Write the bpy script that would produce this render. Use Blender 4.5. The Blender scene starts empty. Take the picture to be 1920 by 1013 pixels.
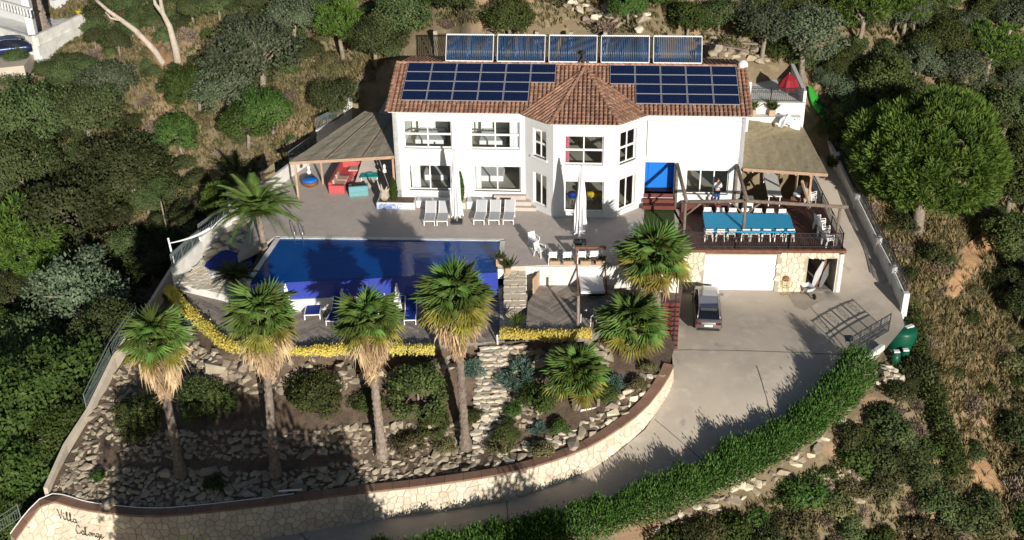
import bpy, bmesh, math, random
import numpy as np
from mathutils import Vector, Matrix, geometry as mgeo

S = bpy.context.scene
COL = S.collection
rnd = random.Random(7)
rng = np.random.default_rng(7)
rad = math.radians

# ------------------------------------------------------------------ camera, sky, sun, exposure
F = 2150.0; PITCH = rad(28); ROLL = rad(-.85); CAM = Vector((0, -67.0, 31.5))
_fw = Vector((0, math.cos(PITCH), -math.sin(PITCH)))
_u0 = Vector((0, math.sin(PITCH), math.cos(PITCH))); _r0 = Vector((1, 0, 0))
RIGHT = _r0 * math.cos(ROLL) + _u0 * math.sin(ROLL)
UP = _u0 * math.cos(ROLL) - _r0 * math.sin(ROLL)
cd = bpy.data.cameras.new('camera'); cam = bpy.data.objects.new('camera', cd); COL.objects.link(cam)
cd.sensor_width = 36; cd.lens = F / 1920 * 36; cd.clip_end = 1500; cd.clip_start = .5
cam.matrix_world = Matrix((RIGHT, UP, -_fw)).transposed().to_4x4(); cam.location = CAM
S.camera = cam

SUN_AZ, SUN_EL = rad(17.5), rad(16)          # azimuth measured from -Y (towards the viewer) to +X
sun_dir = Vector((math.sin(SUN_AZ) * math.cos(SUN_EL), -math.cos(SUN_AZ) * math.cos(SUN_EL), math.sin(SUN_EL)))
W = bpy.data.worlds.new('World'); S.world = W; W.use_nodes = True
nt = W.node_tree; bgn = nt.nodes['Background']; sk = nt.nodes.new('ShaderNodeTexSky')
sk.sky_type = 'NISHITA'; sk.sun_disc = False; sk.sun_elevation = SUN_EL
sk.sun_rotation = math.atan2(sun_dir.x, sun_dir.y)
sk.altitude = 100; sk.air_density = 1.0; sk.dust_density = .6
nt.links.new(sk.outputs[0], bgn.inputs[0]); bgn.inputs[1].default_value = .05
sl = bpy.data.lights.new('sun', 'SUN'); sl.energy = 4.7; sl.angle = rad(.5); sl.color = (1, .93, .82)
so = bpy.data.objects.new('sun', sl); COL.objects.link(so)
so.rotation_euler = sun_dir.to_track_quat('Z', 'Y').to_euler(); so.location = (20, -60, 60)
S.view_settings.view_transform = 'Standard'; S.view_settings.look = 'None'
S.view_settings.exposure = 0.32; S.view_settings.gamma = 1; S.view_settings.use_curve_mapping = False
S.cycles.max_bounces = 6; S.cycles.transparent_max_bounces = 8; S.cycles.diffuse_bounces = 3

# ------------------------------------------------------------------ placing: where a view ray meets a level of the place
def ray(px, py):
    return (_fw * F + RIGHT * (px - 960) - UP * (py - 506.5)).normalized()
def at(px, py, z=0.0):
    d = ray(px, py); return CAM + d * ((z - CAM.z) / d.z)
def aty(px, py, y):
    d = ray(px, py); return CAM + d * ((y - CAM.y) / d.y)
def proj(p):
    v = Vector(p) - CAM; z = v.dot(_fw); return 960 + F * v.dot(RIGHT) / z, 506.5 - F * v.dot(UP) / z

# ------------------------------------------------------------------ mesh builder and object helpers
WM = {}
class MB:
    def __init__(s): s.v = []; s.f = []; s.t = []
    def add(s, vs, fs, tone=None):
        b = len(s.v); s.v += [tuple(p) for p in vs]; s.f += [tuple(i + b for i in f) for f in fs]
        s.t += [rnd.random() if tone is None else tone] * len(fs); return s
    def box(s, c, d, rz=0, M=None):
        x, y, z = d[0] / 2, d[1] / 2, d[2] / 2; co, si = math.cos(rz), math.sin(rz); P = []
        for q in ((-x, -y, -z), (x, -y, -z), (x, y, -z), (-x, y, -z), (-x, -y, z), (x, -y, z), (x, y, z), (-x, y, z)):
            p = Vector((q[0] * co - q[1] * si, q[0] * si + q[1] * co, q[2]))
            P.append((M @ p if M else p) + Vector(c))
        return s.add(P, [(3, 2, 1, 0), (4, 5, 6, 7), (0, 1, 5, 4), (1, 2, 6, 5), (2, 3, 7, 6), (3, 0, 4, 7)])
    def b2(s, a, b):
        return s.box([(a[i] + b[i]) / 2 for i in range(3)], [abs(b[i] - a[i]) for i in range(3)])
    def bar(s, p, q, w, h=None):            # rectangular bar between two points
        p, q = Vector(p), Vector(q); h = h or w; d = (q - p); L = d.length; d.normalize()
        up = Vector((0, 0, 1)) if abs(d.z) < .95 else Vector((1, 0, 0))
        sd = d.cross(up).normalized(); u = sd.cross(d); P = []
        for e in (p, q):
            for a, b in ((-1, -1), (1, -1), (1, 1), (-1, 1)): P.append(e + sd * a * w / 2 + u * b * h / 2)
        return s.add(P, [(0, 1, 2, 3), (7, 6, 5, 4), (0, 4, 5, 1), (1, 5, 6, 2), (2, 6, 7, 3), (3, 7, 4, 0)])
    def tube(s, pts, r, n=6, cap=True):
        pts = [Vector(p) for p in pts]; m = len(pts); r = r if isinstance(r, (list, tuple)) else [r] * m; P = []
        for i, p in enumerate(pts):
            d = (pts[min(i + 1, m - 1)] - pts[max(i - 1, 0)]).normalized()
            a = Vector((0, 0, 1)) if abs(d.z) < .9 else Vector((1, 0, 0))
            sd = d.cross(a).normalized(); u = sd.cross(d)
            P += [p + (sd * math.cos(k * 2 * math.pi / n) + u * math.sin(k * 2 * math.pi / n)) * r[i] for k in range(n)]
        fs = [(i * n + k, i * n + (k + 1) % n, i * n + n + (k + 1) % n, i * n + n + k) for i in range(m - 1) for k in range(n)]
        if cap: fs += [tuple(range(n - 1, -1, -1)), tuple(range((m - 1) * n, m * n))]
        return s.add(P, fs)
    def lathe(s, prof, c=(0, 0, 0), n=16):   # prof: (r, z)
        P = [(c[0] + r * math.cos(k * 2 * math.pi / n), c[1] + r * math.sin(k * 2 * math.pi / n), c[2] + z) for r, z in prof for k in range(n)]
        m = len(prof)
        fs = [(i * n + k, i * n + (k + 1) % n, i * n + n + (k + 1) % n, i * n + n + k) for i in range(m - 1) for k in range(n)]
        fs += [tuple(range(n - 1, -1, -1)), tuple(range((m - 1) * n, m * n))]
        return s.add(P, fs)
    def prism(s, poly, z0, z1):              # poly ccw from above; z may be lists
        n = len(poly); a = z0 if isinstance(z0, (list, tuple)) else [z0] * n; b = z1 if isinstance(z1, (list, tuple)) else [z1] * n
        P = [(p[0], p[1], a[i]) for i, p in enumerate(poly)] + [(p[0], p[1], b[i]) for i, p in enumerate(poly)]
        fs = [tuple(range(n - 1, -1, -1)), tuple(range(n, 2 * n))] + [(i, (i + 1) % n, n + (i + 1) % n, n + i) for i in range(n)]
        return s.add(P, fs)
    def quad(s, a, b, c, d): return s.add([a, b, c, d], [(0, 1, 2, 3)])
    def mesh(s, name, mat, smooth=False):
        me = bpy.data.meshes.new(name); me.from_pydata(s.v, [], s.f); me.update()
        if mat: me.materials.append(mat)
        at_ = me.attributes.new('tone', 'FLOAT', 'FACE'); at_.data.foreach_set('value', s.t)
        if smooth: me.polygons.foreach_set('use_smooth', [True] * len(me.polygons))
        return me
    def obj(s, name, mat, parent=None, smooth=False, bevel=0, world=False):
        return link(name, s.mesh(name, mat, smooth), parent, world, bevel)
def link(name, me, parent=None, world=False, bevel=0):
    o = bpy.data.objects.new(name, me); COL.objects.link(o)
    if parent:
        o.parent = parent
        if world: o.matrix_parent_inverse = WM[parent].inverted()
        WM[o] = WM[parent].copy() if not world else Matrix()
    if bevel:
        m = o.modifiers.new('bevel', 'BEVEL'); m.width = bevel; m.segments = 2; m.limit_method = 'ANGLE'; m.angle_limit = rad(40)
    return o
def place(o, loc, rz=0, M=None, sc=1):
    m = Matrix.Translation(loc) @ (M if M is not None else Matrix.Rotation(rz, 4, 'Z'))
    if sc != 1: m = m @ (Matrix.Scale(sc, 4) if not isinstance(sc, tuple) else Matrix.Diagonal((*sc, 1)))
    o.matrix_basis = m; WM[o] = m; return o
def tag(o, label, cat, group=None):
    o['label'] = label; o['category'] = cat
    if group: o['group'] = group
    return o
def thing(name, label, cat, loc=(0, 0, 0), rz=0, group=None, M=None, sc=1):
    o = bpy.data.objects.new(name, None); COL.objects.link(o); o.empty_display_size = .2
    place(o, loc, rz, M, sc); return tag(o, label, cat, group)
def struct(o, kind='structure'): o['kind'] = kind; return o
def dup(root, loc, rz=0, label=None, group=None, M=None, sc=1):
    c = root.copy(); COL.objects.link(c); place(c, loc, rz, M, sc)
    if label: c['label'] = label
    if group: c['group'] = group
    def rec(a, b):
        for ch in a.children:
            k = ch.copy(); COL.objects.link(k); k.parent = b; rec(ch, k)
    rec(root, c); return c
def np_mesh(name, V, faces, tone, mat, smooth=False):
    """V (n,3), faces (m,k) arrays -> mesh, quickly"""
    me = bpy.data.meshes.new(name); m, k = faces.shape
    me.vertices.add(len(V)); me.vertices.foreach_set('co', np.asarray(V, np.float32).ravel())
    me.loops.add(m * k); me.loops.foreach_set('vertex_index', faces.astype(np.int32).ravel())
    me.polygons.add(m); me.polygons.foreach_set('loop_start', np.arange(0, m * k, k, dtype=np.int32))
    me.update(calc_edges=True)
    a = me.attributes.new('tone', 'FLOAT', 'FACE'); a.data.foreach_set('value', np.asarray(tone, np.float32))
    if smooth: me.polygons.foreach_set('use_smooth', [True] * m)
    me.materials.append(mat); me.validate(); return me

# ------------------------------------------------------------------ materials
def mat(name, col, rough=.7, col2=None, scale=3, bump=0, bscale=20, metal=0, tone=0, spec=.3, col3=None, objrand=0, detail=6, spots=None, coat=0):
    m = bpy.data.materials.new(name); m.use_nodes = True; N = m.node_tree.nodes; L = m.node_tree.links; b = N['Principled BSDF']
    b.inputs['Roughness'].default_value = rough; b.inputs['Metallic'].default_value = metal; b.inputs['Specular IOR Level'].default_value = spec
    if coat: b.inputs['Coat Weight'].default_value = coat
    g = N.new('ShaderNodeNewGeometry'); pos = g.outputs['Position']
    tc = N.new('ShaderNodeTexCoord')
    out = None
    rgb = N.new('ShaderNodeRGB'); rgb.outputs[0].default_value = (*col, 1); out = rgb.outputs[0]
    def mix(a, fac, c):
        x = N.new('ShaderNodeMix'); x.data_type = 'RGBA'; L.new(fac, x.inputs[0]); L.new(a, x.inputs[6]); x.inputs[7].default_value = (*c, 1); return x.outputs[2]
    def ramp(src, a, b_):
        x = N.new('ShaderNodeMapRange'); L.new(src, x.inputs[0]); x.inputs[1].default_value = a; x.inputs[2].default_value = b_; return x.outputs[0]
    def noise(sc, det=detail):
        x = N.new('ShaderNodeTexNoise'); x.inputs['Scale'].default_value = sc; x.inputs['Detail'].default_value = det; x.inputs['Roughness'].default_value = .62; L.new(pos, x.inputs['Vector']); return x.outputs[0]
    if col2: out = mix(out, ramp(noise(scale), .38, .64), col2)
    if col3: out = mix(out, ramp(noise(scale * 3.7), .52, .68), col3)
    if spots: out = mix(out, ramp(noise(spots[0]), spots[1], spots[1] + .06), spots[2])
    if tone or objrand:
        hs = N.new('ShaderNodeHueSaturation'); L.new(out, hs.inputs['Color']); src = None
        if tone:
            a = N.new('ShaderNodeAttribute'); a.attribute_name = 'tone'; src = a.outputs['Fac']; amt = tone
            mr = N.new('ShaderNodeMapRange'); L.new(src, mr.inputs[0]); mr.inputs[3].default_value = 1 - amt; mr.inputs[4].default_value = 1 + amt; v = mr.outputs[0]
        if objrand:
            oi = N.new('ShaderNodeObjectInfo'); mr2 = N.new('ShaderNodeMapRange'); L.new(oi.outputs['Random'], mr2.inputs[0]); mr2.inputs[3].default_value = 1 - objrand; mr2.inputs[4].default_value = 1 + objrand
            if tone:
                mu = N.new('ShaderNodeMath'); mu.operation = 'MULTIPLY'; L.new(v, mu.inputs[0]); L.new(mr2.outputs[0], mu.inputs[1]); v = mu.outputs[0]
            else: v = mr2.outputs[0]
            mr3 = N.new('ShaderNodeMapRange'); L.new(oi.outputs['Random'], mr3.inputs[0]); mr3.inputs[3].default_value = .5 - objrand * .06; mr3.inputs[4].default_value = .5 + objrand * .06; L.new(mr3.outputs[0], hs.inputs['Hue'])
        L.new(v, hs.inputs['Value']); out = hs.outputs[0]
    L.new(out, b.inputs['Base Color'])
    if bump:
        bn = N.new('ShaderNodeBump'); bn.inputs['Strength'].default_value = bump; bn.inputs['Distance'].default_value = .05
        L.new(noise(bscale, 8), bn.inputs['Height']); L.new(bn.outputs[0], b.inputs['Normal'])
    m['out'] = 1; return m
def leafmat(name, col, col2, objrand=.25, tone=.35, transl=.25, scale=1.2, rough=.6):
    m = mat(name, col, rough, col2, scale, tone=tone, objrand=objrand, spec=.18); N = m.node_tree.nodes; L = m.node_tree.links
    b = N['Principled BSDF']; t = N.new('ShaderNodeBsdfTranslucent'); x = N.new('ShaderNodeMixShader'); x.inputs[0].default_value = transl
    L.new(b.inputs['Base Color'].links[0].from_socket, t.inputs[0]); L.new(b.outputs[0], x.inputs[1]); L.new(t.outputs[0], x.inputs[2])
    L.new(x.outputs[0], N['Material Output'].inputs[0]); return m
def glassmat(name, tint=(.92, .96, .97), refl=.12):
    m = bpy.data.materials.new(name); m.use_nodes = True; N = m.node_tree.nodes; L = m.node_tree.links; N.remove(N['Principled BSDF'])
    t = N.new('ShaderNodeBsdfTransparent'); t.inputs[0].default_value = (*tint, 1); g = N.new('ShaderNodeBsdfGlossy'); g.inputs['Roughness'].default_value = .02
    fr = N.new('ShaderNodeFresnel'); fr.inputs[0].default_value = 1.5; x = N.new('ShaderNodeMixShader')
    L.new(fr.outputs[0], x.inputs[0]); L.new(t.outputs[0], x.inputs[1]); L.new(g.outputs[0], x.inputs[2]); L.new(x.outputs[0], N['Material Output'].inputs[0]); return m
M = {}
M['white'] = mat('white_render', (.66, .67, .68), .85, (.62, .63, .64), 1.5, bump=.12, bscale=40)
M['whitewall'] = mat('white_garden_wall', (.76, .76, .74), .85, (.60, .59, .55), 1.2, bump=.2, bscale=25)
M['frame'] = mat('white_frame', (.8, .8, .8), .4)
M['plastic'] = mat('white_plastic', (.8, .8, .8), .45)
M['greylounger'] = mat('grey_mesh_fabric', (.44, .45, .48), .8, (.40, .41, .44), 8)
M['whitefab'] = mat('white_fabric', (.74, .75, .78), .9, (.66, .67, .70), 6, bump=.2, bscale=15)
M['tile'] = mat('terracotta', (.31, .155, .105), .9, (.39, .245, .175), 2.2, tone=.3, col3=(.22, .13, .10), bump=.2, bscale=30)
M['tilepan'] = mat('terracotta_dark', (.20, .10, .07), .95)
M['alu'] = mat('aluminium', (.62, .64, .67), .35, metal=.6)
M['steel'] = mat('steel', (.6, .62, .65), .25, metal=.9)
M['tubeglass'] = mat('collector_tube_glass', (.03, .07, .15), .25, spec=.3, objrand=.1)
M['iron'] = mat('dark_iron', (.03, .035, .045), .5)
M['greyiron'] = mat('grey_green_iron', (.13, .16, .17), .6)
M['terrace'] = mat('terrace_pavement', (.50, .44, .40), .9, (.45, .395, .365), .7, bump=.1, bscale=60, col3=(.54, .475, .43), spots=(.35, .62, (.40, .36, .34)))
M['concrete'] = mat('drive_concrete', (.51, .445, .37), .92, (.42, .37, .315), .35, bump=.15, bscale=30, col3=(.53, .475, .41), spots=(.8, .63, (.36, .325, .29)))
M['deckwood'] = mat('grey_decking', (.33, .285, .25), .85, (.23, .20, .18), 2.5, objrand=.22, tone=.1)
M['redwood'] = mat('dark_red_decking', (.10, .042, .032), .55, (.07, .03, .025), 2, objrand=.25)
M['redstep'] = mat('red_brown_steps', (.15, .045, .038), .5, (.11, .035, .03), 3)
M['wood'] = mat('weathered_beam', (.31, .25, .20), .85, (.20, .16, .13), 5)
M['palewood'] = mat('pale_board', (.50, .36, .24), .8, (.40, .28, .19), 4, objrand=.2)
M['brownwood'] = mat('brown_wood', (.20, .095, .055), .6, (.14, .06, .04), 4)
M['reed'] = mat('reed_thatch', (.335, .285, .185), .95, (.26, .22, .145), 4, bump=.6, bscale=35, col3=(.38, .33, .22))
M['reedshade'] = mat('grey_thatch', (.285, .255, .195), .95, (.22, .20, .155), 4, bump=.6, bscale=35, col3=(.33, .30, .23))
M['stone'] = mat('pale_stone', (.44, .375, .285), .9, (.33, .28, .215), 2, tone=.1, objrand=.22, bump=.4, bscale=12)
M['whitestone'] = mat('cream_stone', (.68, .62, .51), .9, (.62, .53, .40), 1.4, tone=.05, objrand=.12, bump=.35, bscale=14)
M['mortar'] = mat('pale_mortar', (.40, .36, .29), .95, (.33, .29, .24), 2)
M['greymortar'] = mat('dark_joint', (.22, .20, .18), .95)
M['brickcap'] = mat('brown_coping', (.29, .175, .125), .85, (.24, .14, .10), 2, tone=.12, bump=.2)
M['soil'] = mat('bark_soil', (.11, .08, .06), .95, (.17, .125, .09), 1.6, bump=.9, bscale=14, col3=(.07, .05, .04))
M['blue'] = mat('blue_paint', (.01, .16, .60), .45)
M['bluedark'] = mat('dark_blue_paint', (.006, .035, .26), .45)
M['navy'] = mat('blue_canvas', (.008, .03, .26), .7, (.006, .022, .2), 6)
M['pool'] = mat('blue_pool_mosaic', (.03, .29, .93), .5, (.02, .22, .85), 1.0)
M['basin'] = mat('blue_basin_mosaic', (.035, .06, .36), .25, (.03, .05, .30), 6, tone=.1, spec=.6)
M['turq'] = mat('turquoise_cloth', (.04, .36, .62), .75, (.035, .33, .59), 4)
M['teal'] = mat('teal_paint', (.03, .33, .36), .6)
M['paleteal'] = mat('pale_teal_rattan', (.16, .36, .40), .75, (.12, .3, .34), 10, bump=.3, bscale=60)
M['pink'] = mat('coral_rattan', (.52, .10, .11), .8, (.44, .08, .09), 10, bump=.3, bscale=60)
M['cushion'] = mat('beige_pink_cushion', (.48, .33, .28), .9)
M['dark'] = mat('black_cover', (.015, .016, .02), .6)
M['rubber'] = mat('rubber', (.02, .02, .02), .8)
M['greenmat'] = mat('artificial_turf', (.045, .075, .018), .95, (.035, .06, .015), 6, bump=.6, bscale=80)
M['greenplastic'] = mat('green_plastic', (.004, .075, .042), .4)
M['lime'] = mat('lime_kayak', (.03, .30, .03), .4)
M['red'] = mat('red_fabric', (.24, .012, .02), .7)
M['grass'] = leafmat('dry_grass_blade', (.30, .235, .12), (.22, .18, .09), 0, .35, .15)
M['leafoak'] = leafmat('oak_leaf', (.047, .068, .024), (.088, .108, .042), .42, .4, .2, .8)
M['leafgrey'] = leafmat('grey_oak_leaf', (.12, .15, .095), (.07, .10, .05), .35, .4, .15, .9)
M['leafgreen'] = leafmat('green_leaf', (.052, .095, .02), (.088, .135, .036), .4, .4, .3, .8)
M['leafpine'] = leafmat('pine_needle', (.12, .19, .035), (.08, .145, .03), .18, .4, .25, .5)
M['leafdark'] = leafmat('dark_shrub_leaf', (.055, .078, .022), (.09, .11, .035), .3, .4, .2, 1.0)
M['leafolive'] = leafmat('scrub_leaf', (.115, .115, .05), (.15, .13, .065), .3, .4, .2, .7)
M['leafhedge'] = leafmat('hedge_leaf', (.065, .145, .03), (.09, .18, .04), 0, .45, .3, .8)
M['leafyellow'] = leafmat('yellow_leaf', (.80, .66, .14), (.68, .62, .16), .15, .25, .3, 1)
M['leafsilver'] = leafmat('silver_leaf', (.12, .19, .16), (.08, .15, .11), .15, .3, .2, 1.5)
M['twig'] = leafmat('dry_twig', (.26, .20, .15), (.19, .15, .12), .2, .35, .05, 1)
M['palmleaf'] = leafmat('palm_frond', (.10, .185, .04), (.145, .21, .05), .4, .2, .3, .8, .45)
M['palmyellow'] = leafmat('ageing_palm_frond', (.30, .27, .05), (.22, .22, .05), .3, .15, .3, .8, .5)
M['palmdry'] = leafmat('dry_palm_frond', (.56, .42, .27), (.46, .32, .19), .25, .2, .15, 1.5, .8)
M['palmtrunk'] = mat('palm_trunk_bark', (.27, .22, .18), .95, (.16, .13, .11), 5, bump=.8, bscale=18, tone=.2)
M['bark'] = mat('grey_bark', (.30, .26, .21), .95, (.17, .145, .115), 5, bump=.6, bscale=14)
M['barewood'] = mat('bleached_trunk', (.50, .44, .37), .9, (.36, .31, .26), 3, bump=.6, bscale=12)
M['glass'] = glassmat('window_glass')
M['skin'] = mat('skin', (.45, .27, .19), .6)
M['denim'] = mat('denim', (.03, .07, .22), .85)
M['hair'] = mat('hair', (.03, .02, .015), .7)
M['silver'] = mat('silver_car_paint', (.22, .22, .23), .28, metal=.55, coat=.6)
M['bluecar'] = mat('blue_car_paint', (.015, .03, .09), .25, metal=.4, coat=.6)
M['carglass'] = mat('car_glass', (.01, .012, .02), .06, spec=.6)
M['roofglass'] = mat('car_roof_glass', (.03, .05, .12), .06, spec=.8, coat=.5)
M['redlamp'] = mat('red_lamp', (.12, .008, .008), .3)
M['terracotta'] = mat('terracotta_pot', (.42, .30, .21), .85)
M['room'] = mat('room_paint', (.74, .75, .72), .9)
M['roomfloor'] = mat('room_floor', (.42, .39, .34), .6)
M['bed'] = mat('bed_linen', (.7, .7, .72), .9, bump=.3, bscale=6)
M['curtain'] = mat('pale_curtain', (.62, .64, .64), .9)
M['pinkcurtain'] = mat('pink_curtain', (.52, .16, .22), .9)
M['yellow'] = mat('yellow_shell', (.5, .36, .02), .5)
M['letter'] = mat('black_lettering', (.03, .025, .02), .6)
M['gardenwall'] = mat('beige_garden_wall', (.56, .50, .41), .9, (.46, .41, .34), 1.5, bump=.3, bscale=14)
M['oldwood'] = mat('grey_brown_pole', (.20, .16, .13), .85, (.13, .10, .085), 5)
M['joint'] = mat('drive_joint', (.13, .115, .10), .95)
M['damp'] = mat('damp_concrete', (.33, .28, .23), .9, (.36, .31, .26), 3)
M['ochre'] = mat('ochre_earth', (.44, .27, .14), .95, (.36, .21, .11), .9, bump=1.0, bscale=4, col3=(.50, .35, .21))
M['bluetile'] = mat('blue_white_mosaic', (.07, .14, .38), .5, (.6, .62, .65), 7, tone=.3)

def water():
    m = bpy.data.materials.new('pool_water'); m.use_nodes = True; N = m.node_tree.nodes; L = m.node_tree.links; N.remove(N['Principled BSDF'])
    t = N.new('ShaderNodeBsdfTransparent'); t.inputs[0].default_value = (.66, .86, .99, 1); g = N.new('ShaderNodeBsdfGlossy'); g.inputs['Roughness'].default_value = .03
    fr = N.new('ShaderNodeFresnel'); fr.inputs[0].default_value = 1.33; x = N.new('ShaderNodeMixShader'); bn = N.new('ShaderNodeBump'); no = N.new('ShaderNodeTexNoise')
    geo = N.new('ShaderNodeNewGeometry'); L.new(geo.outputs['Position'], no.inputs['Vector'])
    no.inputs['Scale'].default_value = 4; no.inputs['Detail'].default_value = 3; bn.inputs['Strength'].default_value = .22; bn.inputs['Distance'].default_value = .04
    L.new(no.outputs[0], bn.inputs['Height']); L.new(bn.outputs[0], g.inputs['Normal']); L.new(bn.outputs[0], fr.inputs['Normal'])
    df = N.new('ShaderNodeBsdfDiffuse'); df.inputs[0].default_value = (.008, .15, .62, 1); y = N.new('ShaderNodeMixShader'); y.inputs[0].default_value = .38; L.new(t.outputs[0], y.inputs[1]); L.new(df.outputs[0], y.inputs[2])   # light scattered back by the water itself
    L.new(fr.outputs[0], x.inputs[0]); L.new(y.outputs[0], x.inputs[1]); L.new(g.outputs[0], x.inputs[2]); L.new(x.outputs[0], N['Material Output'].inputs[0]); return m
M['water'] = water()
def pvmat():
    m = bpy.data.materials.new('solar_cells'); m.use_nodes = True; N = m.node_tree.nodes; L = m.node_tree.links; b = N['Principled BSDF']
    tc = N.new('ShaderNodeTexCoord'); br = N.new('ShaderNodeTexBrick'); br.offset = 0; br.squash = 1
    br.inputs['Color1'].default_value = (.004, .009, .042, 1); br.inputs['Color2'].default_value = (.006, .012, .052, 1); br.inputs['Mortar'].default_value = (.025, .04, .09, 1)
    br.inputs['Scale'].default_value = 1; br.inputs['Mortar Size'].default_value = .008; br.inputs['Brick Width'].default_value = .156; br.inputs['Row Height'].default_value = .156
    L.new(tc.outputs['Object'], br.inputs['Vector']); L.new(br.outputs[0], b.inputs['Base Color']); b.inputs['Roughness'].default_value = .3
    b.inputs['Specular IOR Level'].default_value = .12; return m
M['pv'] = pvmat()
def terrainmat():
    m = mat('hillside_earth', (.23, .18, .12), .95, (.17, .135, .08), .35, bump=.9, bscale=5, col3=(.27, .225, .14), spots=(.16, .55, (.34, .235, .15)))
    return m
M['earth'] = terrainmat()
# ------------------------------------------------------------------ the ground
class RBF:                                   # smooth height through control points
    def __init__(s, pts, reg=.02):
        P = np.array(pts, float); s.c = P[:, :2]; n = len(P)
        A = np.zeros((n + 1, n + 1)); A[:n, :n] = np.linalg.norm(s.c[:, None] - s.c[None], axis=2) - reg * np.eye(n) * 10
        A[:n, n] = A[n, :n] = 1; b = np.zeros(n + 1); b[:n] = P[:, 2]; s.w = np.linalg.lstsq(A, b, rcond=None)[0]
    def __call__(s, X, Y):
        X = np.asarray(X, float); q = np.stack([X.ravel(), np.asarray(Y, float).ravel()], 1); out = np.full(len(q), s.w[-1])
        for i in range(len(s.c)): out += s.w[i] * np.hypot(q[:, 0] - s.c[i, 0], q[:, 1] - s.c[i, 1])
        return out.reshape(X.shape)
def inside(X, Y, poly):
    r = np.zeros(np.shape(X), bool); n = len(poly)
    for i in range(n):
        x1, y1 = poly[i][:2]; x2, y2 = poly[(i + 1) % n][:2]
        if y1 == y2: continue
        c = ((y1 > Y) != (y2 > Y)) & (X < (x2 - x1) * (Y - y1) / (y2 - y1) + x1); r ^= c
    return r
def ptsz(*L): return [tuple(at(*q)) for q in L]

HX = Vector((-7.47, 1.96, 0)); HE = (Vector((14.71, .19, 0)) - HX).normalized(); HN = Vector((-HE.y, HE.x, 0)); HRZ = math.atan2(HE.y, HE.x)
def H(x, y, z=0): return HX + HE * x + HN * y + Vector((0, 0, z))

# drive: yard by the garage, ramp up beside the deck, lane down to the road
drive_edge = [(1262, 545, -2.9), (1572, 547, -2.9), (1576, 474, -1.6), (1532, 345, 0), (1500, 300, .6), (1545, 290, .6), (1612, 400, -.9), (1690, 585, -2.9),
              (1696, 612, -3.0), (1630, 690, -3.2), (1598, 742, -3.7), (1500, 832, -4.8), (1400, 896, -5.55), (1240, 962, -6.45), (1020, 1022, -7.25), (750, 1068, -8.1), (300, 1110, -9.4), (-150, 1120, -10.4),
              (-150, 1040, -10.3), (100, 1062, -9.9), (300, 1038, -9.4), (540, 1000, -8.5), (700, 975, -7.9), (800, 962, -7.55), (950, 935, -7.0), (1060, 900, -6.3), (1150, 855, -5.5), (1210, 805, -4.8), (1245, 750, -4.1), (1262, 690, -3.3), (1258, 640, -2.95)]
drive_mid = [(1290, 554, -2.95), (1340, 554, -2.95), (1395, 554, -2.95), (1450, 555, -2.95), (1510, 555, -2.95), (1560, 556, -2.95), (1400, 600, -2.9), (1320, 660, -3.05), (1500, 640, -3.0), (1400, 750, -3.6), (1500, 700, -3.25), (1280, 800, -4.6), (1180, 900, -5.9), (1000, 980, -6.9)]
drive_w = ptsz(*drive_edge); DR = RBF(drive_w + ptsz(*drive_mid))
# garden between the pool deck and the lane
garden_edge = [(335, 535, -2.2), (385, 620, -2.1), (430, 652, -2.05), (560, 658, -2.05), (820, 650, -2.05), (935, 642, -2.0), (1110, 628, -2.0), (1150, 600, -2.0), (1150, 505, -1.4), (1285, 500, -1.4), (1268, 640, -2.7), (1256, 682, -2.75),
               (1236, 717, -3.2), (1196, 765, -3.8), (1128, 813, -4.35), (1058, 847, -4.9), (950, 877, -5.4), (800, 899, -5.9), (650, 916, -6.3), (450, 942, -6.7), (300, 955, -7.0), (150, 945, -7.1), (88, 925, -7.1),
               (165, 790, -5.9), (215, 690, -4.8), (290, 585, -3.3)]
garden_mid = [(330, 700, -4.2), (300, 815, -5.4),
               (1000, 690, -3.1), (1080, 720, -3.3), (1150, 700, -3.0), (1090, 780, -4.0), (980, 770, -4.0), (980, 830, -5.1), (1180, 740, -3.4), (300, 900, -6.5), (600, 890, -6.1), (240, 800, -5.6), (230, 900, -6.6), (1220, 560, -1.9), (1200, 640, -2.4)]
for _i in range(9):                          # three stepped terraces held by dry-stone banks
    _x = 400 + _i * 58; _k = _i / 8
    garden_mid += [(_x, 672 - 4 * _k, -2.15), (_x, 731 - 14 * _k, -4.1), (_x, 775 - 6 * _k, -4.35), (_x, 806 - 12 * _k, -4.5), (_x, 848 - 14 * _k, -5.6), (_x, 866 - 16 * _k, -5.75 + .1 * _k)]
garden_w = ptsz(*garden_edge); GD = RBF(garden_w + ptsz(*garden_mid), .002)

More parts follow.
